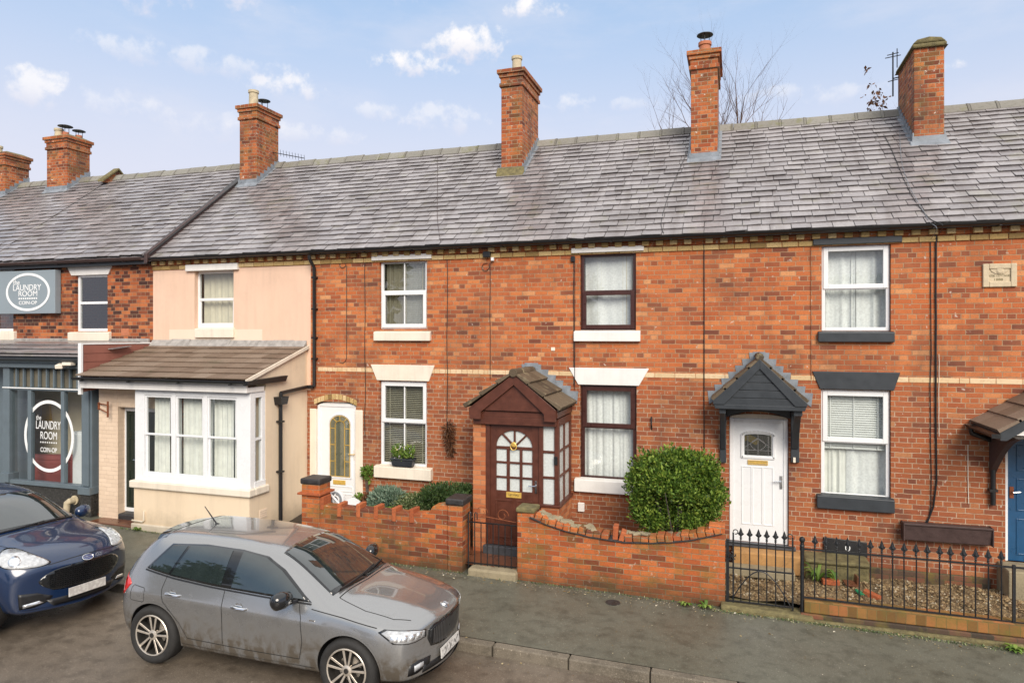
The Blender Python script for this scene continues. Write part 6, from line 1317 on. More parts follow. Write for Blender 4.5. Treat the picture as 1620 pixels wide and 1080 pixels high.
def pan(bv, fr, poly, off, mat, name, parent, step=.05, sm=False, thick=.012):
    if sm: poly = smoothpoly(poly)
    bm = bmesh.new(); bm.faces.new([bm.verts.new((a,b,0)) for a, b in poly])
    for ax in (0, 1):
        lo, hi = min(p[ax] for p in poly), max(p[ax] for p in poly); n = max(2, int((hi-lo)/step))
        for i in range(1, n):
            co = [0,0,0]; co[ax] = lo+(hi-lo)*i/n; no = [0,0,0]; no[ax] = 1
            bmesh.ops.bisect_plane(bm, geom=bm.verts[:]+bm.edges[:]+bm.faces[:], plane_co=co, plane_no=no)
    bad = []
    for v in bm.verts:
        q = proj(bv, fr, (v.co.x, v.co.y), off)
        if q is None: bad.append(v)
        else: v.co = q
    bmesh.ops.delete(bm, geom=bad, context='VERTS'); bmesh.ops.recalc_face_normals(bm, faces=bm.faces[:])
    Dd = Vector(FR[fr][3])
    if sum(f.normal.dot(Dd)*f.calc_area() for f in bm.faces) > 0: bmesh.ops.reverse_faces(bm, faces=bm.faces[:])
    me = bpy.data.meshes.new(name); bm.to_mesh(me); bm.free(); me.materials.append(M[mat]); me.shade_smooth()
    o = link(name, me, parent, local=True)
    if mat != 'car_glass': s = o.modifiers.new('t', 'SOLIDIFY'); s.thickness = thick; s.offset = -1
    return o
def rib(bv, fr, pts, w, off, m, sub=10, lift=None):
    P = []
    for i in range(len(pts)-1):
        for k in range(sub): t = k/sub; P.append((pts[i][0]+(pts[i+1][0]-pts[i][0])*t, pts[i][1]+(pts[i+1][1]-pts[i][1])*t))
    P.append(pts[-1]); prev = None
    for i, p in enumerate(P):
        a, b = P[max(0,i-1)], P[min(len(P)-1,i+1)]; d = Vector((b[0]-a[0], b[1]-a[1])); d.normalize(); n = Vector((-d.y, d.x))*w/2
        q = [proj(bv, fr, (p[0]+s*n.x, p[1]+s*n.y), off) for s in (-1, 1)]
        if None in q: prev = None; continue
        if prev: m.add([prev[0], prev[1], q[1], q[0]], [(0,1,2,3)])
        prev = q
def wheels(e, xs, r, w, y, spokes=5, alloy='alloy', face='alloy', tw=.0):
    Wp = []
    for x in xs:
        for s in (-1, 1):
            yo = s*y; m = MB(); rr = r; rim = r*.70
            m.lathe((x,yo,r), [(rim,-s*.0),(rim+.012,s*.012),(rim+.05,s*.022),(rr-.03,s*.016),(rr-.008,-s*.004),(rr,-s*.03),(rr,-s*(w-.03)),(rr-.02,-s*w),(rim,-s*w)], 56, 'y', cap=False)
            t = m.build('wheel', M['tyre'], e, smooth=True, local=True, angle=50)
            m = MB(); m.lathe((x,yo,r), [(rim,s*.004),(rim-.012,s*.008),(rim-.016,s*.0),(rim-.02,-s*.10),(.06,-s*.10)], 56, 'y', cap=False); m.build('barrel', M['alloy_dark'], t, smooth=True, local=True)
            m = MB(); m.lathe((x,yo,r), [(rim+.004,s*.006),(rim-.004,s*.014),(rim-.014,s*.010),(rim-.016,-s*.01)], 56, 'y', cap=False)
            ri = m.build('rim', M[face], t, smooth=True, local=True)
            m = MB(); m2 = MB()
            for k in range(spokes):
                for q, mm in ((-.20, m), (.20, m)):
                    a = 2*PI*k/spokes+tw; ao = a+q*1.05; ai = a+q*1.5
                    for (wi, wo, y0, y1, M_) in ((.016,.019,-.05,.004,m2),(.010,.013,.0,.009,m)):
                        A = Vector((math.cos(ai)*.045, math.sin(ai)*.045)); B = Vector((math.cos(ao)*(rim-.012), math.sin(ao)*(rim-.012))); d = (B-A).normalized(); n = Vector((-d.y, d.x))
                        P = [A-n*wi, A+n*wi, B+n*wo, B-n*wo]; V = []
                        for yy in (y0, y1): V += [(x+p.x, yo+s*(yy-.004+(-.012 if i < 2 else 0)), r+p.y) for i, p in enumerate(P)]
                        M_.hexa(V)
            m.lathe((x,yo,r), [(.06,-s*.05),(.058,-s*.006),(.034,s*.004),(.012,s*.006)], 20, 'y'); m.build('spokes', M[face], ri, local=True, bevel=.002, seg=1); m2.build('spoke_backs', M['alloy_dark'], ri, local=True)
            m = MB(); m.lathe((x,yo,r), [(.028,s*.0),(.028,s*.009),(.02,s*.011)], 16, 'y'); m.build('hub_cap', M['alloy_dark'], ri, local=True)
            m = MB(); m.lathe((x,yo,r), [(.13,-s*.075),(.13,-s*.09)], 30, 'y'); m.build('brake_disc', M['alloy'], t, local=True)
def mirror(e, x, y, z, s, matb, matc):
    m = MB(); rings = []
    for t, a, b in ((0,.03,.03),(.03,.095,.075),(.12,.125,.095),(.21,.11,.085),(.25,.04,.04)): rings.append((t, a, b))
    V = []; n = 14
    for t, a, b in rings:
        for k in range(n): w = 2*PI*k/n; V.append((x-.02-.25*t*.6+a*math.cos(w)*.7, y+s*(.05+t), z+.03+b*math.sin(w)+.1*t*.2))
    F = [(i*n+k, i*n+(k+1)%n, (i+1)*n+(k+1)%n, (i+1)*n+k) for i in range(len(rings)-1) for k in range(n)]+[tuple(range(n)), tuple((len(rings)-1)*n+k for k in range(n))]
    m.add(V, F); o = m.build('mirror', M[matb], e, smooth=True, local=True, angle=60)
    m = MB(); m.tube([(x+.02,y-.02*s,z-.03),(x+.0,y+s*.08,z-.02)], .022, 8); m.build('mirror_arm', M['car_black'], o, local=True)
def handle(bv, e, x, z, fr='side', s=-1):
    q = proj(bv, fr, (x, z), 0)
    if q is None: return
    m = MB(); y = q.y; pts = [(x-.10,y,z+.004),(x-.085,y+s*.026,z+.003),(x,y+s*.036,z),(x+.085,y+s*.026,z-.003),(x+.10,y,z-.004)]; m.tube(pts, [.012,.015,.016,.015,.012], 8); m.lathe((x-.01,y+s*.001,z), [(.05,0),(.04,s*.002)], 16, 'y'); return m.build('door_handle', M['chrome'], e, smooth=True, local=True)
def gaps(bv, e, lst):                                  # every door, bonnet and wing seam is a part of its own
    for fr, pts, w in lst: m = MB(); rib(bv, fr, pts, w, .0015, m, 12); m.build('panel_gap', M['seam'], e, local=True)
# ---------------------------------------------------------------- grey hatchback
def sec(zb, *pts, top): return [(0, zb), (pts[0][0]*.93, zb), *pts, (0, top)]
GSt = [
 (.02, -.16, sec(.36, (.60,.38),(.68,.50),(.70,.66),(.66,.80),(.58,.90),(.36,.93), top=.94)),
 (.10, -.14, sec(.26, (.72,.30),(.79,.50),(.795,.74),(.745,.89),(.635,1.03),(.40,1.07), top=1.08)),
 (.30, -.08, sec(.22, (.77,.27),(.825,.51),(.84,.785),(.79,.92),(.63,1.24),(.42,1.28), top=1.29)),
 (.48, -.06, sec(.20, (.785,.25),(.84,.52),(.856,.80),(.805,.935),(.60,1.39),(.40,1.425), top=1.435)),
 (.66, -.05, sec(.20, (.79,.25),(.842,.52),(.862,.805),(.812,.94),(.588,1.412),(.40,1.445), top=1.456)),
 (1.25, -.02, sec(.19, (.80,.24),(.832,.51),(.864,.80),(.82,.935),(.59,1.425),(.40,1.458), top=1.470)),
 (1.80, 0, sec(.19, (.80,.24),(.828,.50),(.862,.785),(.82,.922),(.59,1.412),(.40,1.450), top=1.462)),
 (2.28, .03, sec(.19, (.80,.24),(.830,.50),(.862,.775),(.818,.912),(.58,1.365),(.395,1.405), top=1.417)),
 (2.56, .05, sec(.19, (.80,.24),(.836,.51),(.862,.77),(.815,.906),(.615,1.235),(.42,1.275), top=1.285)),
 (2.98, .07, sec(.19, (.80,.24),(.846,.52),(.862,.77),(.81,.90),(.695,1.015),(.47,1.045), top=1.050)),
 (3.10, .08, sec(.19, (.80,.24),(.850,.52),(.860,.765),(.808,.892),(.705,.95),(.42,1.010), top=.982)),
 (3.45, .10, sec(.20, (.80,.25),(.856,.53),(.854,.755),(.797,.868),(.69,.915),(.37,.980), top=.950)),
 (3.77, .22, sec(.21, (.79,.26),(.85,.52),(.842,.73),(.775,.838),(.66,.878),(.33,.938), top=.910)),
 (3.97, .25, sec(.22, (.77,.27),(.83,.48),(.815,.71),(.75,.795),(.63,.842),(.30,.885), top=.868)),
 (4.07, .245, sec(.23, (.73,.27),(.79,.44),(.785,.67),(.72,.745),(.60,.795),(.29,.835), top=.825)),
 (4.11, .24, sec(.26, (.68,.29),(.745,.42),(.745,.62),(.69,.70),(.575,.755),(.28,.79), top=.782)),
]
gx, gyy, grz = -6.83, -4.57, 0.012
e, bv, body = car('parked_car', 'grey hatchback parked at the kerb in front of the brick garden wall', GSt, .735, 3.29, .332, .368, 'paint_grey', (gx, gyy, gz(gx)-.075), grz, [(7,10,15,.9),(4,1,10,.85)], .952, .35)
e.rotation_euler.y = .016; e.rotation_euler.x = -.030; e.scale.z = .945
# glazing
sideG = [(.52,1.06),(.76,1.335),(1.25,1.37),(1.75,1.362),(2.10,1.325),(2.36,1.22),(2.68,1.02),(2.80,.955),(2.2,.965),(1.5,.985),(.95,1.015)]
for fr in ('side', 'far'):
    pan(bv, fr, sideG, .002, 'car_gloss', 'window_surround', e, .06)
    for nm, P in (('window', [(1.76,.995),(1.76,1.345),(2.08,1.31),(2.32,1.21),(2.64,1.015),(2.70,.975)]), ('window', [(.90,1.035),(1.03,1.335),(1.25,1.35),(1.62,1.348),(1.62,1.0)]), ('quarter_window', [(.56,1.068),(.775,1.31),(.99,1.335),(.87,1.04)])): pan(bv, fr, P, .005, 'car_glass', nm, e, .05, thick=.004)
    m = MB(); rib(bv, fr, [(.52,1.045),(.95,1.0),(1.5,.97),(2.2,.95),(2.80,.94)], .016, .006, m); m.build('window_trim', M['car_black'], e, local=True)
pan(bv, 'top', [(2.24,-.50),(2.22,-.25),(2.215,0),(2.22,.25),(2.24,.50),(2.55,.545),(2.97,.625),(3.02,.35),(3.035,0),(3.02,-.35),(2.97,-.625),(2.55,-.545)], .003, 'car_gloss', 'windscreen_surround', e, .06)
pan(bv, 'top', [(2.27,-.48),(2.255,-.25),(2.25,0),(2.255,.25),(2.27,.48),(2.55,.522),(2.92,.595),(2.95,.35),(2.965,0),(2.95,-.35),(2.92,-.595),(2.55,-.522)], .006, 'car_glass', 'windscreen', e, .06, thick=.004)
pan(bv, 'top', [(.20,-.50),(.20,.50),(.52,.46),(.52,-.46)], .003, 'car_glass', 'rear_window', e, .06)
m = MB(); q0 = [proj(bv, 'top', (.60, -.54+1.08*i/16), .004) for i in range(17)]
for a, b in zip(q0, q0[1:]):
    k = [(-.23+.10*(abs(v.y)/.54)**2, -.035) for v in (a, b)]
    A2, B2 = a+Vector((k[0][0],0,k[0][1])), b+Vector((k[1][0],0,k[1][1])); d = Vector((0,0,-.03))
    m.hexa([A2+d, B2+d, b-Vector((0,0,.02)), a-Vector((0,0,.02)), A2, B2, b, a])
m.build('spoiler', M['car_gloss'], e, local=True, smooth=True)
# seams, mouldings, doors
for fr in ('side', 'far'):
    gaps(bv, e, [(fr, q, .008) for q in ([(1.69,.97),(1.70,.72),(1.69,.36)], [(2.66,.93),(2.72,.80),(2.74,.55),(2.70,.36)], [(.86,1.02),(.84,.88),(.88,.74),(1.10,.52),(1.20,.36)], [(1.20,.355),(2.0,.345),(2.70,.355)], [(2.82,.90),(3.2,.86),(3.60,.80)])])
gaps(bv, e, [('top', [(3.04,s*.60),(3.4,s*.665),(3.72,s*.64),(3.88,s*.55)], .008) for s in (-1, 1)] + [('top', [(3.04,-.60),(3.06,0),(3.04,.60)], .012)])
m = MB()
for fr in ('side', 'far'): rib(bv, fr, [(1.12,.25),(2.0,.235),(2.88,.25)], .07, .006, m, 16)
m.build('sill_moulding', M['car_black'], e, local=True)
for fr, s in (('side', -1), ('far', 1)):
    for ax in (.735, 3.29):
        m = MB(); P = [(ax+.381*math.cos(t), .332+.381*math.sin(t)) for t in [PI*(-.12+1.24*i/28) for i in range(29)]]; rib(bv, fr, P, .018, .004, m, 1); m.build('arch_lip', M['paint_grey'], e, local=True)
    handle(bv, e, 1.02, .845, fr, s); handle(bv, e, 1.93, .815, fr, s); mirror(e, 2.60, s*.80, .985, s, 'car_gloss', 'car_black')
m = MB(); P = [(.40,.70),(.58,.70),(.60,.72),(.60,.84),(.58,.86),(.42,.87),(.39,.84),(.38,.72),(.40,.70)]; rib(bv, 'side', P, .006, .0015, m, 6); m.build('fuel_flap', M['seam'], e, local=True)
m = MB(); q = proj(bv, 'side', (2.86,.80), .004); m.obox(q, (.07,.004,.016), (0,0,0)); m.build('side_badge', M['chrome'], e, local=True)
# lamps, grille, bumper
for s, fr in ((-1,'fr'),(1,'fl')):
    O, U = Vector(FR[fr][0]), Vector(FR[fr][1])
    def f2(x, y, z, O=O, U=U): p = Vector((x,y,0))-Vector((O.x,O.y,0)); return (p.dot(U), z)
    P = [f2(3.62,s*.80,.765), f2(3.68,s*.77,.795), f2(3.90,s*.60,.770), f2(4.02,s*.475,.742), f2(4.03,s*.475,.66), f2(3.94,s*.60,.645), f2(3.75,s*.765,.665)]
    pan(bv, fr, P, .004, 'car_gloss', 'headlight', e, .04); hl = e.children[-1] if e.children else None
    c = (sum(p[0] for p in P)/len(P), sum(p[1] for p in P)/len(P)); Q = [(c[0]+(p[0]-c[0])*.90, c[1]+(p[1]-c[1])*.86) for p in P]
    h1 = pan(bv, fr, Q, .008, 'lamp_white', 'headlight', e, .04)
    for i in range(4):
        a, b = .12+.2*i, .27+.2*i; lo, hi = min(p[0] for p in Q), max(p[0] for p in Q); u0, u1 = lo+(hi-lo)*a, lo+(hi-lo)*b; pan(bv, fr, [(u0,.682),(u1,.680),(u1+.02,.735),(u0+.02,.74)], .010, 'lamp_inner', 'reflector', h1, .05, thick=.003)
    P = [f2(3.95,s*.70,.42), f2(4.0,s*.60,.44), f2(4.06,s*.40,.43), f2(4.06,s*.42,.35), f2(4.0,s*.60,.31), f2(3.94,s*.71,.31)]; pan(bv, fr, P, .004, 'car_black', 'fog_lamp_recess', e, .05)
    P = [f2(3.98,s*.64,.40), f2(4.03,s*.52,.41), f2(4.035,s*.52,.36), f2(3.98,s*.64,.34)]; pan(bv, fr, P, .010, 'lamp_white', 'fog_lamp', e, .05)
gp = [(-.44,.72),(-.36,.755),(-.10,.772),(0,.755),(.10,.772),(.36,.755),(.44,.72),(.45,.63),(.39,.53),(.20,.495),(-.20,.495),(-.39,.53),(-.45,.63)]
pan(bv, 'front', gp, .004, 'car_gloss', 'grille_surround', e, .05); cg = (0,.633); g2 = [(p[0]*.92, cg[1]+(p[1]-cg[1])*.84) for p in gp]; gr = pan(bv, 'front', g2, .007, 'car_black', 'grille', e, .05)
m = MB()
for i in range(-11, 12):
    y = i*.0325; zt = .742 if abs(y) > .05 else .73; m2 = [(y,.522+.03*(abs(y)/.36)**2),(y,zt-.03*(abs(y)/.36)**3)]; rib(bv, 'front', m2, .013, .018, m, 6)
m.build('grille_slats', M['grille_grey'], gr, local=True)
pan(bv, 'front', [(-.50,.36),(.50,.36),(.52,.29),(-.52,.29)], .004, 'car_black', 'lower_grille', e, .05)
m = MB(); rib(bv, 'front', [(-.70,.265),(-.4,.25),(0,.245),(.4,.25),(.70,.265)], .035, .02, m, 8); m.build('front_splitter', M['car_black'], e, local=True)
m = MB(); rib(bv, 'fr', [((Vector((3.93,-.72,0))-Vector((8,-5,0))).dot(Vector(FR['fr'][1])),.475),((Vector((4.07,-.45,0))-Vector((8,-5,0))).dot(Vector(FR['fr'][1])),.46)], .03, .008, m, 8); m.build('bumper_blade', M['paint_grey'], e, local=True)
q = proj(bv, 'front', (0,.40), .012); m = MB(); m.obox((q.x+.006,0,.40), (.014,.52,.112), (0,-.10,0)); npl = m.build('number_plate', M['plate'], e, bevel=.004, local=True); m = MB(); m.obox((q.x+.0135,0,.40), (.003,.46,.072), (0,-.10,0)); m.build('blurred_characters', M['plate_blur'], npl, local=True)
q = proj(bv, 'top', (4.03,0), .006); m = MB(); O = Vector(q)
V = lambda a, rr_: O+Vector((rr_*math.cos(a)*.9, rr_*math.sin(a), -.35*rr_*math.cos(a)))
m.tube([V(2*PI*k/20, .046) for k in range(21)], .006, 6); m.tube([V(-2.4,.03), V(-1,.012), V(.7,.03), V(1.6,.03)], .006, 6); m.tube([V(2.6,.03), V(1.2,.015)], .005, 6); m.build('badge', M['chrome'], e, local=True)
for fr in ('side', 'far'):
    pan(bv, fr, [(.05,.95),(.30,.915),(.36,.875),(.24,.74),(.12,.68),(.02,.78)], .006, 'lamp_red', 'tail_light', e, .04, thick=.01)
m = MB(); m.tube([(.92,-.05,1.45),(.90,-.05,1.47),(.72,-.05,1.66)], [.012,.010,.005], 8); m.lathe((.92,-.05,1.44), [(.045,0),(.03,.02),(.008,.028)], 14); m.build('aerial', M['car_black'], e, local=True)
m = MB(); m.tube([(3.00,-.52,1.045),(3.01,-.25,1.06),(2.99,.05,1.075),(2.96,.30,1.085)], .012, 6); m.tube([(3.01,.0,1.06),(2.98,.3,1.075),(2.93,.55,1.07)], .010, 6); m.build('wiper', M['car_black'], e, local=True)
wheels(e, (.735, 3.29), .332, .20, .845, 5, tw=.3)
# ---------------------------------------------------------------- blue crossover, mostly its front
BSt = [
 (.02, -.14, sec(.40, (.62,.42),(.72,.58),(.74,.76),(.70,.90),(.62,1.0),(.4,1.03), top=1.04)),
 (.12, -.12, sec(.28, (.75,.34),(.84,.58),(.84,.82),(.78,.96),(.66,1.10),(.42,1.14), top=1.15)),
 (.45, -.06, sec(.25, (.82,.30),(.885,.60),(.88,.86),(.82,1.01),(.62,1.36),(.42,1.41), top=1.42)),
 (.85, -.03, sec(.24, (.84,.30),(.892,.60),(.885,.87),(.83,1.02),(.60,1.46),(.42,1.50), top=1.51)),
 (1.7, 0, sec(.23, (.85,.29),(.89,.58),(.885,.86),(.84,1.00),(.605,1.49),(.42,1.53), top=1.54)),
 (2.3, .03, sec(.23, (.85,.29),(.89,.58),(.885,.86),(.84,.99),(.595,1.43),(.41,1.475), top=1.485)),
 (2.65, .06, sec(.23, (.85,.29),(.892,.59),(.89,.86),(.835,.985),(.64,1.27),(.44,1.32), top=1.33)),
 (2.98, .08, sec(.23, (.85,.29),(.895,.60),(.89,.88),(.83,1.005),(.70,1.10),(.47,1.145), top=1.155)),
 (3.10, .09, sec(.23, (.85,.29),(.897,.60),(.893,.89),(.83,1.01),(.68,1.06),(.44,1.085), top=1.085)),
 (3.40, .12, sec(.24, (.84,.30),(.895,.61),(.89,.90),(.82,1.015),(.62,1.03),(.40,1.048), top=1.052)),
 (3.75, .19, sec(.25, (.82,.31),(.885,.58),(.88,.87),(.81,.985),(.60,.993),(.38,1.01), top=1.015)),
 (3.97, .27, sec(.26, (.80,.30),(.87,.52),(.86,.80),(.785,.91),(.59,.935),(.34,.945), top=.95)),
 (4.09, .285, sec(.26, (.78,.29),(.84,.46),(.82,.70),(.75,.82),(.56,.86),(.32,.872), top=.877)),
 (4.14, .29, sec(.27, (.73,.30),(.79,.42),(.775,.62),(.705,.735),(.52,.785),(.30,.80), top=.805)),
]
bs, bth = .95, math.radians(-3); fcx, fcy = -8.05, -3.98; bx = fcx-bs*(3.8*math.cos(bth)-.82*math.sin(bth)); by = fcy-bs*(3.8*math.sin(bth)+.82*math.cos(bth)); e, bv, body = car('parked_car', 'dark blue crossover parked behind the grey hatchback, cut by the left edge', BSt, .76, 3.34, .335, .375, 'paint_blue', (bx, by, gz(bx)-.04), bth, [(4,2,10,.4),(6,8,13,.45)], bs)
e.rotation_euler.y = .016; e.rotation_euler.x = -.035
sideB = [(.70,1.14),(1.05,1.42),(1.7,1.44),(2.15,1.40),(2.50,1.24),(2.84,1.05),(2.2,1.045),(1.4,1.06)]
for fr in ('side', 'far'): pan(bv, fr, sideB, .003, 'car_glass', 'window', e, .06)
pan(bv, 'top', [(2.27,-.53),(2.25,0),(2.27,.53),(2.6,.575),(2.97,.64),(3.04,.35),(3.06,0),(3.04,-.35),(2.97,-.64),(2.6,-.575)], .003, 'car_gloss', 'windscreen_surround', e, .06)
pan(bv, 'top', [(2.30,-.51),(2.285,0),(2.30,.51),(2.6,.55),(2.92,.605),(2.98,.35),(3.0,0),(2.98,-.35),(2.92,-.605),(2.6,-.55)], .006, 'car_glass', 'windscreen', e, .06, thick=.004)
m = MB(); m.tube([(3.03,-.5,1.115),(3.05,-.2,1.13),(3.03,.15,1.145)], .012, 6); m.tube([(3.05,.05,1.13),(3.02,.35,1.135),(2.98,.6,1.11)], .012, 6); m.build('wiper', M['car_black'], e, local=True)
for s, fr in ((-1,'fr'),(1,'fl')):
    O, U = Vector(FR[fr][0]), Vector(FR[fr][1])
    def f2(x, y, z, O=O, U=U): p = Vector((x,y,0))-Vector((O.x,O.y,0)); return (p.dot(U), z)
    P = [f2(3.62,s*.80,1.005), f2(3.76,s*.72,1.01), f2(3.93,s*.60,.955), f2(4.06,s*.47,.87), f2(4.02,s*.50,.835), f2(3.88,s*.66,.825), f2(3.70,s*.80,.845), f2(3.60,s*.83,.92)]
    pan(bv, fr, P, .003, 'car_gloss', 'headlight', e, .03, True)
    c = (sum(p[0] for p in P)/len(P), sum(p[1] for p in P)/len(P)); Q = [(c[0]+(p[0]-c[0])*.93, c[1]+(p[1]-c[1])*.92) for p in P]; h1 = pan(bv, fr, Q, .008, 'lamp_white', 'headlight', e, .03, True)
    c2 = (c[0]-.07*(1), c[1]-.005); pan(bv, fr, [(c2[0]+.065*math.cos(t*PI/8), c2[1]+.055*math.sin(t*PI/8)) for t in range(16)], .011, 'lamp_inner', 'projector', h1, .03, thick=.003)
    P = [f2(3.93,s*.77,.53), f2(4.03,s*.60,.51), f2(4.10,s*.44,.44), f2(4.08,s*.48,.38), f2(4.02,s*.62,.335), f2(3.95,s*.76,.335)]; pan(bv, fr, P, .004, 'car_black', 'fog_lamp_recess', e, .04)
    P = [f2(3.97,s*.73,.39), f2(4.04,s*.58,.41), f2(4.06,s*.53,.38), f2(3.97,s*.73,.345)]; pan(bv, fr, P, .008, 'lamp_inner', 'fog_lamp', e, .04)
    mirror(e, 2.70, s*.83, 1.04, s, 'paint_blue', 'car_black')
gp = [(-.56,.65),(-.42,.755),(-.20,.79),(0,.795),(.20,.79),(.42,.755),(.56,.65),(.46,.545),(.30,.50),(-.30,.50),(-.46,.545)]
gr = pan(bv, 'front', gp, .004, 'car_gloss', 'grille', e, .04, True)
m = MB()
for j in range(7):
    z = .525+.038*j
    for i in range(-8, 9):
        y = i*.056+(.028 if j % 2 else 0)
        if abs(y) > .46-.9*max(0, z-.62) or abs(y) > .30+1.6*(z-.5): continue
        rib(bv, 'front', [(y-.024,z),(y-.012,z+.013),(y+.012,z+.013),(y+.024,z)], .006, .012, m, 2); rib(bv, 'front', [(y-.024,z),(y-.012,z-.013),(y+.012,z-.013),(y+.024,z)], .006, .012, m, 2)
m.build('grille_mesh', M['car_black'], gr, local=True)
pan(bv, 'front', [(-.48,.40),(.48,.40),(.40,.31),(-.40,.31)], .004, 'car_black', 'lower_grille', e, .04)
q = proj(bv, 'front', (0,.44), .014); m = MB(); m.obox((q.x+.006,0,.44), (.014,.52,.112), (0,-.08,0)); m.build('number_plate', M['plate'], e, bevel=.004, local=True)
q = proj(bv, 'front', (0,.825), .006); m = MB(); O = Vector(q)
V = lambda a, k: O+Vector((-.03*k*math.sin(a)-.0, .075*k*math.cos(a), .030*k*math.sin(a)))
m.tube([V(2*PI*k/24, 1) for k in range(25)], .006, 6); bd = m.build('badge', M['chrome'], e, local=True); m = MB(); m.add([V(2*PI*k/24, .95) for k in range(24)], [tuple(range(24))]); bb = m.build('badge_plate', M['badge_blue'], bd, local=True)
m = MB(); m.tube([V(2.8,.7), V(2.2,.45), V(1.2,.2), V(.4,.5), V(.1,.75)], .004, 5); m.tube([V(3.6,.6), V(4.5,.3), V(5.6,.5)], .004, 5); m.build('badge_script', M['chrome'], bd, local=True)
gaps(bv, e, [('top', [(3.08,s*.66),(3.5,s*.60),(3.85,s*.56),(4.0,s*.42)], .008) for s in (-1, 1)] + [('top', [(3.08,-.66),(3.10,0),(3.08,.66)], .014), ('front', [(-.46,.835),(-.2,.86),(0,.865),(.2,.86),(.46,.835)], .007)])
for fr in ('side', 'far'): gaps(bv, e, [(fr, [(2.80,1.0),(2.84,.8),(2.76,.36)], .008), (fr, [(1.72,1.02),(1.72,.36)], .008)])
m = MB(); rib(bv, 'front', [(-.74,.30),(-.4,.285),(0,.28),(.4,.285),(.74,.30)], .05, .012, m, 8); m.build('front_splitter', M['paint_blue'], e, local=True)
wheels(e, (.76, 3.34), .335, .21, .885, 5, 'alloy', 'alloy')
# ================================================================ sky, sun, camera
SUN_EL, SUN_AZ = math.radians(32), math.radians(150)      # azimuth clockwise from +Y
w = bpy.data.worlds.new('World'); S.world = w; w.use_nodes = True; t = w.node_tree; t.nodes.clear()
def N(ty, **kw):
    x = t.nodes.new(ty)
    for k, v in kw.items(): setattr(x, k, v)
    return x
out, bg, sky = N('ShaderNodeOutputWorld'), N('ShaderNodeBackground'), N('ShaderNodeTexSky', sky_type='NISHITA', sun_disc=False)
sky.sun_elevation = SUN_EL; sky.sun_rotation = SUN_AZ; sky.air_density = 1.0; sky.dust_density = 1.5; sky.ozone_density = 1.5
def L(a, b): t.links.new(a, b)
tc = N('ShaderNodeTexCoord'); sp = N('ShaderNodeSeparateXYZ'); L(tc.outputs['Generated'], sp.inputs[0])
def mth(op, a, b=0, c=0):
    x = N('ShaderNodeMath', operation=op)
    for i, v in enumerate((a, b, c)):
        if isinstance(v, (int, float)): x.inputs[i].default_value = v
        else: L(v, x.inputs[i])
    return x.outputs[0]
def mr(v, a, b, c=0, d=1):
    x = N('ShaderNodeMapRange', interpolation_type='SMOOTHSTEP'); x.inputs[1].default_value = a; x.inputs[2].default_value = b; x.inputs[3].default_value = c; x.inputs[4].default_value = d; L(v, x.inputs[0]); return x.outputs[0]
def mixc(f, a, b):
    x = N('ShaderNodeMix', data_type='RGBA')
    for v, i in ((f, 0), (a, 6), (b, 7)):
        if isinstance(v, tuple): x.inputs[i].default_value = (*v, 1)
        elif isinstance(v, (int, float)): x.inputs[i].default_value = v
        else: L(v, x.inputs[i])
    return x.outputs[2]
zz = mth('MAXIMUM', sp.outputs[2], .0)
den = mth('ADD', zz, .12); u = mth('DIVIDE', sp.outputs[0], den); v = mth('DIVIDE', sp.outputs[1], den)
cb = N('ShaderNodeCombineXYZ'); L(u, cb.inputs[0]); L(v, cb.inputs[1])
def nz(vec, sc, det, ro, off=(0,0,0), scl=(1,1,1)):
    mp = N('ShaderNodeMapping'); mp.inputs['Location'].default_value = off; mp.inputs['Scale'].default_value = scl; L(vec, mp.inputs['Vector'])
    x = N('ShaderNodeTexNoise'); x.inputs['Scale'].default_value = sc; x.inputs['Detail'].default_value = det; x.inputs['Roughness'].default_value = ro; L(mp.outputs[0], x.inputs['Vector']); return x.outputs['Fac']
dir_ = tc.outputs['Generated']
SC = 10.0                                                     # background strength 0.1: cloud radiance is written times ten
haze = mr(sp.outputs[2], .50, .15)                          # a high thin veil thickening to the horizon
col = mixc(mth('MULTIPLY', haze, .95), mixc(.75, sky.outputs[0], tuple(q*SC for q in (.26,.375,.54))), tuple(q*SC for q in (.45,.455,.525)))
# unseen bright overcast added overhead to lift the ambient light
col = mixc(mth('MULTIPLY', mr(sp.outputs[2], .46, .72), .9), col, tuple(q*SC for q in (.80,.79,.78)))
veil = mth('MULTIPLY', mr(nz(dir_, 3.2, 7, .6, (3,1,0), (1,1,3.2)), .46, .74), .40); col = mixc(veil, col, tuple(q*SC for q in (.47,.475,.53)))
# individual cumulus puffs, each at its own bearing and height
def puff(px, py, rx, ry, seed):
    uu = (px-810)/1080; f = Vector((-ST, CT, 0)); rt = Vector((CT, ST, 0)); d = (f+rt*uu+Vector((0,0,(529-py)/1080))).normalized()
    ax = Vector((0,0,1)).cross(d).normalized(); ay = d.cross(ax)
    def dot(vv):
        x = N('ShaderNodeVectorMath', operation='DOT_PRODUCT'); L(dir_, x.inputs[0]); x.inputs[1].default_value = vv; return x.outputs['Value']
    a = mth('DIVIDE', dot(ax), rx/1080); b = mth('DIVIDE', dot(ay), ry/1080)
    r2 = mth('ADD', mth('MULTIPLY', a, a), mth('MULTIPLY', b, b))
    return mth('MULTIPLY', mr(r2, 1.6, 0), mr(dot(d), .2, .4)), b
n1 = nz(dir_, 32, 10, .6, (seed_ := 2, 5, 1)); n2 = nz(dir_, 60, 6, .6, (7, 2, 3))
cm = None
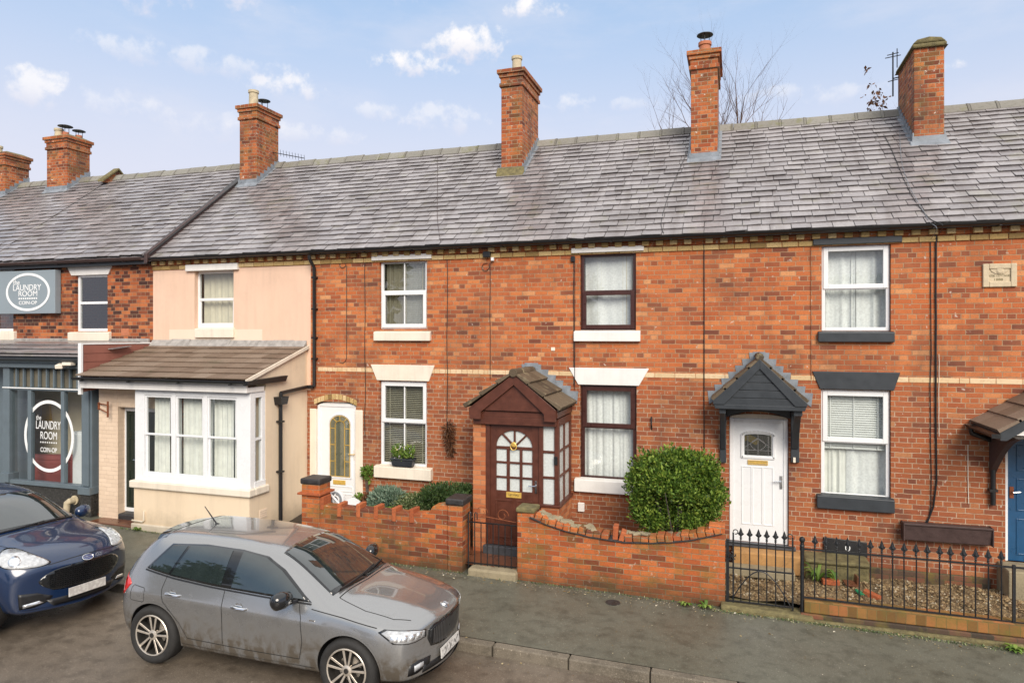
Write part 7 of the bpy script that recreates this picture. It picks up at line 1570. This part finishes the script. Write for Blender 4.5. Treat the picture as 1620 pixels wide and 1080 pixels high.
for i, (px, py, rx, ry, s) in enumerate(((745,68,70,34,1),(640,102,62,20,.95),(845,14,48,22,1),(706,116,30,14,.7),(455,138,60,22,.75),(60,140,44,30,.75),(900,165,70,18,.5),(700,190,90,26,.45),(1512,103,24,10,.9),(600,178,50,14,.4),(300,92,150,20,.42),(1230,150,70,14,.35),(180,165,90,22,.35),(480,210,110,18,.4),(1330,150,60,16,.35),(980,165,60,12,.35),(360,200,80,26,.3),(700,-120,260,90,.9),(1300,-200,300,120,.8),(100,-160,300,100,.8))):
    m_, b_ = puff(px, py, rx, ry, i)
    f_ = mth('MULTIPLY', mr(mth('ADD', mth('MULTIPLY', m_, .62), mth('MULTIPLY', mth('SUBTRACT', n1, .5), 2.4)), .29, .88), s)
    f_ = mth('MULTIPLY', f_, mr(m_, .0, .25))
    shade = mr(b_, -.9, .4); cc = mixc(shade, tuple(q*SC for q in (.44,.45,.52)), tuple(q*SC for q in (.60,.585,.585))); col = mixc(f_, col, cc)
L(col, bg.inputs[0]); bg.inputs[1].default_value = .1; L(bg.outputs[0], out.inputs[0])
ld = bpy.data.lights.new('Sun', 'SUN'); ld.energy = 2.2; ld.angle = math.radians(32); ld.color = (1, .90, .77); lo = bpy.data.objects.new('Sun', ld); C.objects.link(lo)
sd = Vector((math.sin(SUN_AZ)*math.cos(SUN_EL), math.cos(SUN_AZ)*math.cos(SUN_EL), math.sin(SUN_EL))); lo.rotation_euler = sd.to_track_quat('Z', 'Y').to_euler(); lo.location = sd*40
cd = bpy.data.cameras.new('Camera'); cam = bpy.data.objects.new('Camera', cd); C.objects.link(cam)
cd.sensor_width = 36; cd.lens = 24; cd.shift_y = -11/1620; cd.clip_end = 1000; cd.clip_start = .05
cam.location = (0, -D, HC); cam.rotation_euler = (PI/2, 0, TH); S.camera = cam
vs = S.view_settings; vs.view_transform = 'Standard'; vs.look = 'None'; vs.gamma = 1; vs.exposure = .80; vs.use_curve_mapping = False
S.cycles.max_bounces = 6; S.cycles.transparent_max_bounces = 10; S.cycles.caustics_reflective = False; S.cycles.caustics_refractive = False
